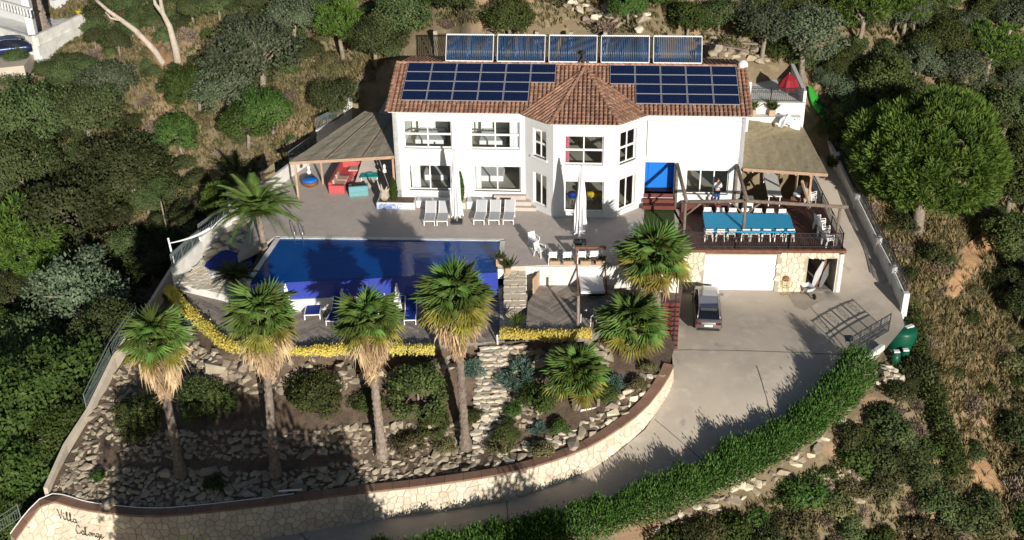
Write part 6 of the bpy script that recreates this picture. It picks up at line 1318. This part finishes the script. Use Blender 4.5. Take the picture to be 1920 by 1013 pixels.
MB().lathe([(.02, -.12), (.085, -.1), (.1, 0), (.08, .07), (.02, .1)], (0, .015, 1.69), 12).obj('hair', M['hair'], pr, True)
# lounge corner under the thatch
def soft(name, m, t, a, b, bev=.06): return MB().b2(a, b).obj(name, m, t, bevel=bev)
p0, p1 = at(634, 362), at(655, 322); r_ = math.atan2(p1.y - p0.y, p1.x - p0.x) - math.pi / 2; L = (p1 - p0).length
sf = thing('corner_sofa', 'coral rattan corner sofa with beige-pink cushions', 'sofa', p0, r_)
soft('base', M['pink'], sf, (-.5, 0, 0), (.45, L, .36)); soft('backrest', M['pink'], sf, (-.62, -.1, 0), (-.38, L, .78)); soft('rear_wing', M['pink'], sf, (.45, L - .95, 0), (1.25, L, .36)); soft('rear_backrest', M['pink'], sf, (-.6, L - .05, 0), (1.3, L + .18, .78)); soft('near_arm', M['pink'], sf, (-.6, -.2, 0), (.5, .12, .6))
for y in (.15, 1.05): soft('cushion', M['cushion'], sf, (-.36, y, .36), (.4, y + .8, .5)); soft('back_cushion', M['cushion'], sf, (-.42, y + .05, .5), (-.25, y + .75, .85))
soft('cushion', M['cushion'], sf, (.1, L - .85, .36), (1.15, L - .1, .5))
def tub(loc, rz, label, w=1.15):
    t = thing('tub_armchair', label, 'armchair', loc, rz, 'pale teal rattan seats'); soft('base', M['paleteal'], t, (-w / 2, -.45, 0), (w / 2, .45, .38)); soft('backrest', M['paleteal'], t, (-w / 2, -.5, .3), (w / 2, -.25, .75))
    for s in (-1, 1): soft('arm', M['paleteal'], t, (min(s * w / 2, s * (w / 2 - .2)), -.4, .3), (max(s * w / 2, s * (w / 2 - .2)), .42, .62))
    soft('cushion', M['bluedark'], t, (-w / 2 + .22, -.24, .38), (w / 2 - .22, .44, .5), .04)
tub(at(673, 364), .12, 'pale teal rattan armchair with its back to the pool', 1.3); tub(at(697, 318), math.pi + .2, 'pale teal rattan armchair at the back under the thatch')
tv = thing('teal_table', 'low teal table with white legs beside the coral sofa', 'table', at(694, 338), .05); MB().b2((-.62, -.62, .42), (.62, .62, .5)).obj('tabletop', M['teal'], tv, bevel=.015); leg4(tv, 1.24, 1.24, .42, .08, M['plastic'], inset=.08); MB().lathe([(.02, .5), (.2, .505), (.22, .54), (.02, .53)], (0, .1, 0), 14).obj('tray', M['paleteal'], tv)
pf = thing('round_seat', 'round basket seat with royal blue cushion by the white wall', 'seat', at(582, 348), 0); MB().lathe([(.35, 0), (.55, .12), (.6, .35), (.5, .4)], n=18).obj('basket', M['brownwood'], pf, True); MB().lathe([(.05, .38), (.5, .38), (.54, .45), (.48, .52), (.05, .53)], n=18).obj('cushion', M['blue'], pf, True)
def pend(p, z, label):
    t = thing('lantern', label, 'lantern', Vector((p.x, p.y, z)), group='white lanterns under the thatch'); MB().lathe([(.03, 0), (.13, .08), (.15, .2), (.06, .34), (.09, .44), (.1, .55), (.03, .66)], n=12).obj('shade', M['plastic'], t, True); MB().tube([(0, 0, .66), (0, 0, 1.1)], .01, 4).obj('cord', M['iron'], t)
q_ = at(722, 334, .9); pend(q_, 1.25, 'white gourd lantern hanging near the villa corner'); q_ = at(581, 340, .8); pend(q_, 1.3, 'white gourd lantern hanging over the royal blue cushion')
# barbecue, planter, driftwood
bq = thing('barbecue', 'black covered barbecue on a white frame behind the thatch', 'barbecue', H(-1.6, 7.6, 2.0), .5); b = MB(); b.lathe([(.1, .4), (.75, .55), (.85, .9), (.55, 1.15), (.1, 1.2)], n=8); b.obj('cover', M['dark'], bq); leg4(bq, 1.1, .9, .5, .06, M['plastic']); MB().b2((-.55, -.5, .32), (.55, -.44, .4)).obj('front_bar', M['plastic'], bq)
pn_ = thing('mosaic_planter', 'low planter with blue and white mosaic front at the villa corner', 'planter', H(-.3, -.55, 0), HRZ); MB().b2((-.9, -.5, 0), (1.6, .45, .45)).obj('trough', M['whitewall'], pn_, bevel=.02); MB().b2((-.92, -.53, .03), (.75, -.503, .4)).obj('mosaic', M['bluetile'], pn_); MB().b2((-.8, -.4, .44), (1.5, .38, .47)).obj('earth', M['soil'], pn_)
le = thing('white_ledge', 'white rendered ledge under the ground-floor windows', 'ledge', H(2.6, -.4, 0), HRZ); MB().b2((-1.25, -.35, 0), (1.3, .36, .5)).obj('ledge', M['white'], le, bevel=.02); MB().b2((1.32, -.45, 0), (2.0, .36, .45)).obj('planter_box', M['whitestone'], le, bevel=.02); MB().b2((2.05, -.4, 0), (3.7, .36, .52)).obj('ledge', M['white'], le, bevel=.02)
dw = thing('driftwood', 'gnarled pale driftwood sculpture in the mosaic planter', 'sculpture', H(-.75, -.55, .47)); g_ = random.Random(4)
MB().lathe([(.2, 0), (.34, .2), (.3, .5), (.12, .7)], n=9).obj('stump', M['barewood'], dw)
for i in range(6): a = i * 1.05; MB().tube([(0, 0, .3), (math.cos(a) * .25, math.sin(a) * .15, .6 + g_.random() * .2), (math.cos(a) * .4, math.sin(a) * .2, .75 + g_.random() * .7)], [.12, .08, .02], 6).obj('branch', M['barewood'], dw)
# pool bits
ld = thing('pool_ladder', 'bright steel ladder rails at the far pool edge', 'ladder', at(562, 446))
for x in (-.25, .25): MB().tube([(x, -.35, -.9), (x, -.32, .35), (x, -.15, .78), (x, .15, .74), (x, .35, .4), (x, .4, 0)], .025, 6).obj('handrail', M['steel'], ld, True)
for z in (-.25, -.55, -.85): MB().b2((-.25, -.38, z), (.25, -.28, z + .03)).obj('rung', M['steel'], ld)
hb_ = [(383, 497), (388, 490), (414, 470), (424, 468), (468, 479), (474, 485), (472, 497), (462, 505), (437, 509), (392, 503)]
hv = thing('hot_tub', 'white hot tub under a royal blue cover on the crazy paving', 'hot tub', at(428, 505, -1.45)); WM[hv] = hv.matrix_basis.copy(); P = xy(*[(a, b_, -.6) for a, b_ in hb_]); cx_, cy_ = sum(p[0] for p in P) / len(P), sum(p[1] for p in P) / len(P)
prism_o('tub', [(cx_ + (x - cx_) * .9, cy_ + (y - cy_) * .9) for x, y in P], -1.46, -.72, M['white'], hv, bevel=.03); prism_o('cover', P, -.74, -.6, M['navy'], hv, bevel=.04)
pp = thing('sail_pole', 'white pole holding the rolled shade sail', 'pole', at(334, 518, -1.4)); MB().tube([(0, 0, -.6), (-.25, .1, 2.55)], .06, 8).obj('pole', M['frame'], pp, True); s0 = pp.location + Vector((-.2, .1, 2.2)); s1 = at(432, 400, 1.7)
b = MB(); k = 14; pts = [s0.lerp(s1, i / k) + Vector((0, 0, -.35 * math.sin(math.pi * i / k))) for i in range(k + 1)]; b.tube(pts, [.03 + .11 * (i / k) for i in range(k + 1)], 7); so_ = b.obj('shade_sail', M['whitefab'], None, True); tag(so_, 'rolled white shade sail slung from its pole to the feather palm', 'shade sail')
q = ground(318, 452); tag(MB().tube([q + Vector((0, 0, -.3)), q + Vector((-.15, 0, 3.2))], [.07, .05], 6).obj('stake', M['bark']), 'tall dark stake in the slope behind the sail pole', 'stake')
bl0 = make_lounger('blue lounger with white frame on the herringbone deck by the basin wall', at(586, 600, -1.95), .05, M['navy'], M['plastic'], 'blue loungers on the pool deck'); bl0.scale = (1.35, 1, 1)
dup(bl0, at(769, 610, -1.95), .02, 'blue lounger between the third and fourth tall palms'); dup(bl0, at(622, 612, -1.95), -.15, 'blue lounger half hidden behind the third palm'); dup(bl0, at(735, 604, -1.95), .5, 'blue lounger turned beside the small parasol')
bo = thing('blue_bowl', 'small pale blue bowl on the deck at the basin corner', 'bowl', at(929, 556, -1.95)); MB().lathe([(.1, 0), (.2, .1), (.26, .3), (.24, .32)], n=14).obj('bowl', M['paleteal'], bo, True)
MB().lathe([(.22, .3), (.05, .27)], n=14).obj('water', M['water'], bo)
def pot(loc, w, h, label, plant=.35, rz=0, n=26, m='leafdark'):
    t = thing('planter', label, 'planter', loc, rz); MB().b2((-w / 2, -w * .35, 0), (w / 2, w * .35, h)).obj('box', M['terracotta'], t, bevel=.02); b = MB(); g = random.Random(int(loc.x * 10))
    for i in range(n * 3):
        a = g.uniform(0, 6.28); d = Vector((math.cos(a) * g.uniform(.2, 1), math.sin(a) * g.uniform(.2, 1), g.uniform(.5, 1))) * plant * g.uniform(.6, 1.1); s = Vector((-math.sin(a), math.cos(a), 0)) * .05; o = Vector((g.uniform(-.4, .4) * w, g.uniform(-.25, .25) * w, h)); b.add([o, o + d * .6 + s, o + d, o + d * .6 - s], [(0, 1, 2, 3)])
    b.obj('plant', M[m], t); return t
pot(at(938, 498), .5, .5, 'pale square planter with a dark plant at the pool corner', .45); pot(at(953, 512, -.2), .35, .35, 'small planter with a bushy plant beside the stone steps', .7)
for i, px in enumerate((1040, 1066, 1098, 1127)): pot(at(px, 496.5) + Vector((0, .12, 0)), .62, .26, 'wooden planter box on the terrace ledge, %s from the pool' % ordn[i], .25, -.03, 14)
# hanging daybed and lounge deck
z = -1.3; q = [at(1086, 515, -.75), at(1132, 515, -.75), at(1135, 547, -.75), at(1084, 548, -.75)]; c = sum(q, Vector()) / 4; hd = thing('hanging_daybed', 'daybed with pale mattress inside a brown timber frame', 'daybed', Vector((c.x, c.y, z)), 0); w_, l_ = (q[1] - q[0]).length / 2, (q[3] - q[0]).length / 2
MB().b2((-w_, -l_, .28), (w_, l_, .4)).obj('base', M['dark'], hd); MB().b2((-w_ + .02, -l_ + .02, .4), (w_ - .02, l_ - .02, .58)).obj('mattress', M['whitefab'], hd, bevel=.05)
for x in (-w_ - .1, w_ + .1): MB().bar((x, l_ + .1, 0), (x, l_ + .1, 2.35), .12).obj('post', M['brownwood'], hd); MB().bar((x, -l_ + .1, .3), (x, l_, 1.35), .09).obj('side_arm', M['brownwood'], hd)
for zz in (2.3, 1.35): MB().bar((-w_ - .16, l_ + .1, zz), (w_ + .16, l_ + .1, zz), .13).obj('crossbeam', M['brownwood'], hd)
MB().b2((-w_, l_ - .02, .6), (w_, l_ + .06, 1.1)).obj('headboard', M['brownwood'], hd)
fa, fb = at(1000, 552, -1.3), at(1027, 514, -1.3); fc_ = thing('plank_fence', 'short pale plank fence at the end of the lounge deck', 'fence', fa); WM[fc_] = fc_.matrix_basis.copy()
for i in range(12): p, q = fa.lerp(fb, i / 12 + .004), fa.lerp(fb, (i + 1) / 12 - .004); h = rnd.uniform(.95, 1.05); MB().add([p, q, q + Vector((0, 0, h)), p + Vector((0, 0, h)), p + Vector((-.04, .02, 0)), q + Vector((-.04, .02, 0)), q + Vector((-.04, .02, h)), p + Vector((-.04, .02, h))], [(0, 1, 2, 3), (5, 4, 7, 6), (3, 2, 6, 7), (0, 3, 7, 4), (1, 5, 6, 2)]).obj('board', M['palewood'], fc_, world=True)
for z_ in (.3, .8): MB().bar(fa + Vector((-.07, .03, z_)), fb + Vector((-.07, .03, z_)), .05).obj('rail', M['wood'], fc_, world=True)
q = at(1083, 652, -2.6); tag(MB().tube([q + Vector((0, 0, -.4)), q + Vector((0, .1, 3.3))], [.10, .08], 8).obj('timber_post', M['wood']), 'grey round timber post rising behind the middle fan palm', 'post')
def sling(loc, rz, label):
    t = thing('black_chair', label, 'chair', loc, rz, 'black chairs on the lounge deck'); MB().b2((-.28, -.3, .36), (.28, .25, .41)).obj('seat', M['dark'], t); MB().bar((0, .25, .4), (0, .5, .95), .56, .04).obj('backrest', M['dark'], t)
    for s in (-1, 1): b = MB(); b.bar((s * .31, -.3, 0), (s * .31, -.3, .6), .035); b.bar((s * .31, -.3, .6), (s * .31, .35, .6), .035); b.bar((s * .31, .35, .6), (s * .31, .4, 0), .035); b.obj('side_frame', M['plastic'], t)
sling(at(1104, 604, z), 2.6, 'black sling chair nearest the timber post'); sling(at(1125, 600, z), 3.3, 'black sling chair in the middle of the deck corner'); sling(at(1142, 588, z), 4.2, 'black sling chair against the large fan palms')
tag(MB().tube([at(933, 646, -1.95), at(932, 628, -1.45) ], .05, 8).obj('deck_light', M['plastic']), 'short white deck light beside the stair head', 'light')
# artificial turf strip, red steps
P = xy((1209, 391, 0), (1264, 392, 0), (1266, 440, 0), (1206, 440, 0)); tag(prism_o('turf_strip', P, 0.004, .025, M['greenmat']), 'strip of green artificial turf in front of the blue door', 'turf mat')
rs = struct(thing('red_stair', 'red-brown stair from the deck down to the drive', 'stairs', at(1256, 645, -2.9))); WM[rs] = rs.matrix_basis.copy()
for i in range(10): f = i / 9; c = at(1258, 566, -1.2).lerp(at(1253, 646, -2.85), f); MB().box((c.x, c.y, c.z - .35), (1.0, .42, .7)).obj('step', M['redstep'], rs, world=True, bevel=.01)
railing('stair_railing', 'thin dark handrail beside the red-brown stair', [(at(1267, 566, -1.2), at(1263, 646, -2.85))], M['iron'], .9, pattern=False, spacing=.3)
# car on the yard
def car(name, label, loc, rz, paint, roof, sc=1):
    t = thing(name, label, 'car', loc, rz, sc=sc); n = 12
    prof = [(-2.2, .35, .80, .80), (-2.15, .3, .93, .82), (-1.7, .26, 1.0, .86), (-.9, .25, 1.02, .89), (.3, .25, 1.0, .9), (1.1, .26, .98, .89), (1.75, .28, .88, .85), (2.1, .32, .76, .76), (2.22, .38, .62, .66)]
    b = MB(); P = []; k = 10
    for y, z0, z1, w in prof:
        for u, v in ((-.92, 0), (-1, .3), (-1, .62), (-.93, .9), (-.7, 1), (.7, 1), (.93, .9), (1, .62), (1, .3), (.92, 0)): P.append((u * w, y, z0 + v * (z1 - z0)))
    m = len(prof); b.add(P, [(i * k + j, i * k + (j + 1) % k, i * k + k + (j + 1) % k, i * k + k + j) for i in range(m - 1) for j in range(k)] + [tuple(range(k - 1, -1, -1)), tuple(range((m - 1) * k, m * k))]); b.obj('body', paint, t, True)
    cab = [(-2.02, 1.0, .72, 1.0), (-1.35, 1.42, .60, 1.0), (-.3, 1.5, .62, 1.0), (.45, 1.42, .60, .99), (1.2, .98, .74, .98)]; lo = [.86, .89, .9, .9, .88]
    b = MB(); P = []
    for (y, z, w, zb_), l in zip(cab, lo): P += [(-l * .93, y, zb_ - .03), (-w, y, z), (w, y, z), (l * .93, y, zb_ - .03)]
    b.add(P, [(i * 4 + j, i * 4 + j + 1, i * 4 + 5 + j, i * 4 + 4 + j) for i in range(4) for j in range(3)]); b.obj('glasshouse', M['carglass'], t)
    b = MB(); R_ = [(-1.42, 1.435, .585), (-.3, 1.525, .59), (.5, 1.425, .575)]; b.add([(s * w, y, z) for y, z, w in R_ for s in (-1, 1)], [(0, 1, 3, 2), (2, 3, 5, 4)]); b.obj('roof', roof, t)
    for s in (-1, 1):
        b = MB(); b.tube([(s * .72, -2.0, 1.02), (s * .605, -1.38, 1.43), (s * .62, -.3, 1.515), (s * .60, .48, 1.425), (s * .73, 1.2, 1.0)], .035, 6); b.obj('roof_rail', paint, t, True)
        MB().box((s * .98, .75, 1.02), (.2, .12, .14)).obj('mirror', paint, t, bevel=.03); MB().box((s * .62, -2.17, .80), (.34, .08, .15)).obj('tail_lamp', M['redlamp'], t, bevel=.02); MB().box((s * .6, 2.1, .66), (.36, .1, .13)).obj('headlight', M['plastic'], t, bevel=.03)
        MB().bar((s * .9, .3, .5), (s * .9, -1.0, .52), .02, .03).obj('sill', M['rubber'], t)
        for y in (-1.35, 1.4):
            w = MB(); w.lathe([(.2, -.1), (.31, -.1), (.335, -.06), (.335, .06), (.31, .1), (.2, .1)], n=18); wo = w.obj('wheel', M['rubber'], t, True); wo.matrix_basis = Matrix.Translation((s * .8, y, .33)) @ Matrix.Rotation(rad(90), 4, 'Y'); r = MB(); r.lathe([(.02, -.09), (.2, -.07), (.21, .07), (.02, .09)], n=12); r.obj('rim', M['steel'], wo)
    MB().b2((-.26, -2.235, .62), (.26, -2.19, .74)).obj('number_plate', M['plastic'], t); MB().b2((-.7, -2.25, .36), (.7, -2.12, .5)).obj('bumper', M['rubber'], t, bevel=.03)
    MB().add([(-.55, -1.5, 1.455), (.55, -1.5, 1.455), (.5, -1.72, 1.40), (-.5, -1.72, 1.40), (-.55, -1.5, 1.43), (.55, -1.5, 1.43)], [(0, 3, 2, 1), (4, 5, 2, 3), (0, 1, 5, 4)]).obj('spoiler', paint, t); return t
r0_, r1_ = at(1300, 630, -2.95), at(1354, 630, -2.95); cm_ = (r0_ + r1_) / 2; cl2 = at(1324, 549, -2.35); ang = math.atan2(cl2.y - cm_.y, cl2.x - cm_.x) - math.pi / 2
sc_ = (r1_ - r0_).length / 1.84; hdv = Vector((-math.sin(ang), math.cos(ang), 0)); cc = cm_ + hdv * 2.2 * sc_ * 1.2; cc.z = drz(cc.x, cc.y) + .01
car('parked_car', 'silver hatchback with dark panoramic roof parked below the deck', cc, ang, M['silver'], M['roofglass'], (sc_, sc_ * 1.2, sc_ * 1.08))
# things on the yard
P = xy((1583, 629, -3.05), (1598, 629, -3.05), (1602, 639, -3.05), (1587, 640, -3.05)); mh = MB(); P = P[::-1]; mh.prism(P, [drz(*p) - .1 for p in P], [drz(*p) + .025 for p in P]); tag(mh.obj('manhole_cover', M['iron']), 'small square dark manhole cover near the iron gate', 'manhole cover')
gwp = G_.matrix_basis; hr = thing('hose_reel', 'garden hose coiled on a bracket on the stone garage wall', 'hose reel', gwp @ Vector((fl_(1474, 518)[0], -.06, .95)), FRZ); MB().lathe([(.05, -.06), (.2, -.05), (.2, .05), (.05, .06)], n=14).obj('reel', M['brownwood'], hr).rotation_euler = (rad(90), 0, 0)
b = MB(); b.tube([(.22 * math.cos(i * .5), -.08 - .004 * i, .22 * math.sin(i * .5) - .15 - .01 * i) for i in range(26)], .018, 5); b.tube([(.1, -.1, -.3), (.2, -.15, -.7), (.25, -.3, -.92), (-.1, -.5, -.93), (-.3, -.25, -.93), (0, -.2, -.93)], .018, 5); b.obj('hose', M['yellow'], hr, True)
for i, (dx, dy, a, m, lb) in enumerate(((.55, .5, .32, 'greylounger', 'pale grey board leaning in the open store beside the garage door'), (.8, .7, .28, 'brownwood', 'brown board leaning in the open store'), (1.05, .55, .3, 'silver', 'grey board leaning in the open store nearest the white corner'))):
    o = MB().add([(x * .2 * (1 - abs(zz - .9) / 1.4), 0, zz) for zz in (.0, .5, 1.0, 1.5, 1.8) for x in (-1, 1)] + [(x * .2 * (1 - abs(zz - .9) / 1.4), .05, zz) for zz in (.0, .5, 1.0, 1.5, 1.8) for x in (-1, 1)], [(2 * k, 2 * k + 1, 2 * k + 3, 2 * k + 2) for k in range(4)] + [(10 + 2 * k + 1, 10 + 2 * k, 12 + 2 * k, 13 + 2 * k) for k in range(4)] + [(0, 2, 12, 10), (2, 4, 14, 12), (4, 6, 16, 14), (6, 8, 18, 16), (3, 1, 11, 13), (5, 3, 13, 15), (7, 5, 15, 17), (9, 7, 17, 19)]).obj('board', M[m]); place(o, gwp @ Vector((nh[0] + dx, dy, .02)), 0, Matrix.Rotation(FRZ, 4, 'Z') @ Matrix.Rotation(a, 4, 'Y') @ Matrix.Rotation(-.12, 4, 'X')); tag(o, lb, 'board')
wb = thing('wheelbarrow', 'pale wheelbarrow at the mouth of the open store', 'wheelbarrow', gwp @ Vector((nh[0] + .1, -.3, .02)), FRZ + .4); MB().add([(-.3, -.4, .55), (.3, -.4, .55), (.3, .4, .55), (-.3, .4, .55), (-.18, -.25, .28), (.18, -.25, .28), (.18, .25, .28), (-.18, .25, .28)], [(0, 1, 5, 4), (1, 2, 6, 5), (2, 3, 7, 6), (3, 0, 4, 7), (7, 6, 5, 4)]).obj('tray', M['whitefab'], wb)
for s in (-1, 1): MB().bar((s * .08, -.7, .18), (s * .26, .9, .5), .035).obj('handle', M['wood'], wb); MB().bar((s * .2, .3, .3), (s * .22, .35, 0), .03).obj('leg', M['iron'], wb)
w = MB().lathe([(.04, -.04), (.18, -.04), (.18, .04), (.04, .04)], n=14).obj('wheel', M['rubber'], wb); w.matrix_basis = Matrix.Translation((0, -.72, .18)) @ Matrix.Rotation(rad(90), 4, 'Y')
tk = thing('water_tank', 'big dark green cylindrical water tank below the iron gate', 'tank', ground(1686, 652) + Vector((0, 0, .0))); MB().lathe([(.8, 0), (.88, .15), (.88, 1.25), (.8, 1.42), (.3, 1.52), (.05, 1.53)], n=22).obj('body', M['greenplastic'], tk, True); MB().box((.35, -.1, 1.5), (.55, .22, .12), .5).obj('white_lid', M['plastic'], tk)
for px, py, lb in ((1677, 683, 'small green bin with white lid, nearer the hedge'), (1694, 680, 'small green bin with white lid, nearer the ivy')):
    t = thing('green_bin', lb, 'bin', ground(px, py), group='small green bins below the tank'); MB().lathe([(.33, 0), (.24, .85), (.05, .87)], n=16).obj('body', M['greenplastic'], t, True); MB().b2((-.17, -.14, .86), (.17, .14, .95)).obj('lid', M['plastic'], t, bevel=.02)
q = at(1622, 668, -3.0); tag(MB().bar(at(1620, 676, -3.05), at(1655, 650, -3.0), .3, .35).obj('white_kerb', M['whitewall'], bevel=.05), 'short white kerb at the foot of the iron gate', 'kerb')
tag(MB().tube([at(1088, 770, -3.85), at(1120, 765, -3.8)], .06, 8).obj('white_pipe', M['plastic']), 'short white pipe lying in the rockery bed', 'pipe')
tag(MB().tube([at(522, 921, -6.2), at(566, 918, -6.15)], .05, 8).obj('pale_pipe', M['plastic']), 'pale tube lying on the brown coping above the lane', 'pipe')
b = MB(); b.tube([capl[i] - wn[i] * .5 + Vector((0, 0, .03)) for i in range(nc) if arc[i] > arc_at(560, 925, -6.3)], .025, 5); tag(b.obj('light_cable', M['plastic']), 'thin white light cable along the brown coping', 'cable')
# rear terrace and slope above the ramp
ru = thing('red_parasol', 'red folded parasol leaning on the shaded rear terrace', 'parasol', H(25.9, 7.6, 5.0), HRZ); b = MB(); P = []; n = 16
for r, zz in ((.62, .55), (.72, .8), (.5, 1.25), (.08, 1.6)): P += [(math.cos(j * 6.283 / n) * r * (1 if j % 2 else .85), math.sin(j * 6.283 / n) * r * (1 if j % 2 else .85), zz) for j in range(n)]
b.add(P, [(i * n + j, i * n + (j + 1) % n, i * n + n + (j + 1) % n, i * n + n + j) for i in range(3) for j in range(n)]); b.obj('canopy', M['red'], ru); MB().tube([(0, 0, 0), (0, 0, 1.7)], .03, 6).obj('pole', M['alu'], ru)
k0, k1 = ground(1518, 172, .1), ground(1545, 226, .1); ky = thing('kayak', 'lime green kayak lying on the shaded slope', 'kayak', (k0 + k1) / 2); WM[ky] = ky.matrix_basis.copy(); b = MB(); P = []; m = 11
for i in range(m):
    f = i / (m - 1); c = k0.lerp(k1, f) + Vector((0, 0, .25 + .12 * abs(f - .5) * 2)); w = .42 * math.sin(math.pi * (.06 + .88 * f)) ** .6; d = (k1 - k0).normalized(); s = d.cross(Vector((0, 0, 1))).normalized()
    P += [c + s * w * math.cos(a) + Vector((0, 0, .2 * math.sin(a))) for a in [j * 6.283 / 10 for j in range(10)]]
b.add(P, [(i * 10 + j, i * 10 + (j + 1) % 10, i * 10 + 10 + (j + 1) % 10, i * 10 + 10 + j) for i in range(m - 1) for j in range(10)]); b.obj('hull', M['lime'], ky, True, world=True)
c = k0.lerp(k1, .5) + Vector((0, 0, .44)); MB().lathe([(.16, -.03), (.24, 0), (.24, .05), (.18, .06)], tuple(c), 14).obj('cockpit_rim', M['rubber'], ky, world=True)
for i, (px, py, lb) in enumerate(((1432, 207, 'dark potted plant in front of the terrace railing, nearer the pier'), (1466, 207, 'dark potted plant in front of the terrace railing, nearer the white heap'))): t = pot(H(23.4 + i * 1.3, 5.85, 4.26), .45, .4, lb, .8, 0, 30)
hpz = thing('dust_sheet', 'crumpled white dust sheet over the corner of the reed canopy', 'sheet', H(25.6, 5.0, 4.0)); g = random.Random(2); b = MB(); P = []; n = 9
for i in range(n):
    for j in range(n): d = math.hypot(i - 4, j - 4) / 5; P.append(((i - 4) * .16 + g.uniform(-.05, .05), (j - 4) * .16, max(-.1, .75 * (1 - d)) + g.uniform(-.14, .14)))
b.add(P, [(i * n + j, i * n + n + j, i * n + n + j + 1, i * n + j + 1) for i in range(n - 1) for j in range(n - 1)]); b.obj('sheet', M['whitefab'], hpz)
for i, (px, py, l, a, lb) in enumerate(((1372, 100, 2.2, 2.6, 'long grey plank on the rubble beside the dish'), (1425, 104, 1.6, .2, 'pale plank on the rubble bank nearest the small terrace'), (1408, 92, 1.5, 2.9, 'short pale plank high on the rubble bank'))): q = ground(px, py); tag(place(MB().box((0, 0, .2), (l, .3, .1)).obj('plank', M['wood']), q + Vector((0, 0, .25)), a), lb, 'plank')
# the neighbour's place in the far corner
nh_ = thing('neighbour_house', 'white neighbouring house wall with balustrade in the far corner', 'house', at(60, 60, 4), 0); WM[nh_] = nh_.matrix_basis.copy()
def nbar(p, q, t_, z0, z1, nm, m='whitewall'): a, c = at(*p), at(*q); ribbon([(Vector((a.x, a.y, z0)), z1, z1), (Vector((c.x, c.y, z0)), z1)], t_, M[m], nm, nh_, 1)
prism_o('forecourt', xy((-80, 10, 3.4), (40, -25, 3.4), (165, 22, 3.4), (160, 45, 3.4), (72, 88, 3.4), (-80, 62, 3.4)), 2.6, 3.42, M['whitewall'], nh_)
nbar((70, 92, 3.2), (162, 48, 3.2), .3, 1.5, 4.3, 'garden_wall'); nbar((-60, 52, 3.2), (70, 92, 3.2), .3, 1.5, 4.1, 'garden_wall'); nbar((-60, 12, 3.4), (62, 48, 3.4), .4, 3, 6.2, 'house_wall', 'white')
a, c = at(-20, 12, 6.2), at(62, 36, 6.2); MB().bar(a + Vector((0, 0, .8)), c + Vector((0, 0, .8)), .25, .15).obj('balustrade_rail', M['white'], nh_, world=True)
for i in range(14): q = a.lerp(c, (i + .5) / 14); MB().lathe([(.06, 0), (.1, .25), (.05, .5), (.08, .75)], tuple(q), 8).obj('baluster', M['white'], nh_, True, world=True)
MB().box(at(55, 30, 6), (.6, .6, 3)).obj('pier', M['white'], nh_, world=True); nbar((105, 22, 3.6), (150, 8, 3.6), .6, 3, 4.6, 'planter_wall', 'white')
q = at(84, 56, 3.4); t = thing('cut_palm_trunk', 'thick brown palm trunk beside the neighbour balustrade', 'palm trunk', q); WM[t] = t.matrix_basis.copy(); trunk_lathe(q, q + Vector((-.6, .3, 5)), .5, .42, t)
car('blue_car', 'dark blue car parked below the neighbour house at the picture edge', at(12, 104, 2.6), 1.9, M['bluecar'], M['carglass'], 1.0)
prism_o('neighbour_drive', xy((-120, 92, 2.5), (-40, 60, 2.5), (70, 95, 2.5), (45, 125, 2.5), (-60, 135, 2.5)), 1.5, 2.58, M['concrete']); struct(bpy.data.objects['neighbour_drive'])
yc = thing('yellow_tub', 'yellow tub on the neighbour wall end', 'tub', at(150, 26, 4.2)); MB().lathe([(.3, 0), (.4, .35), (.35, .36)], n=14).obj('tub', M['yellow'], yc)
MB().lathe([(.3, .3), (.02, .38)], n=12).obj('contents', M['whitewall'], yc)
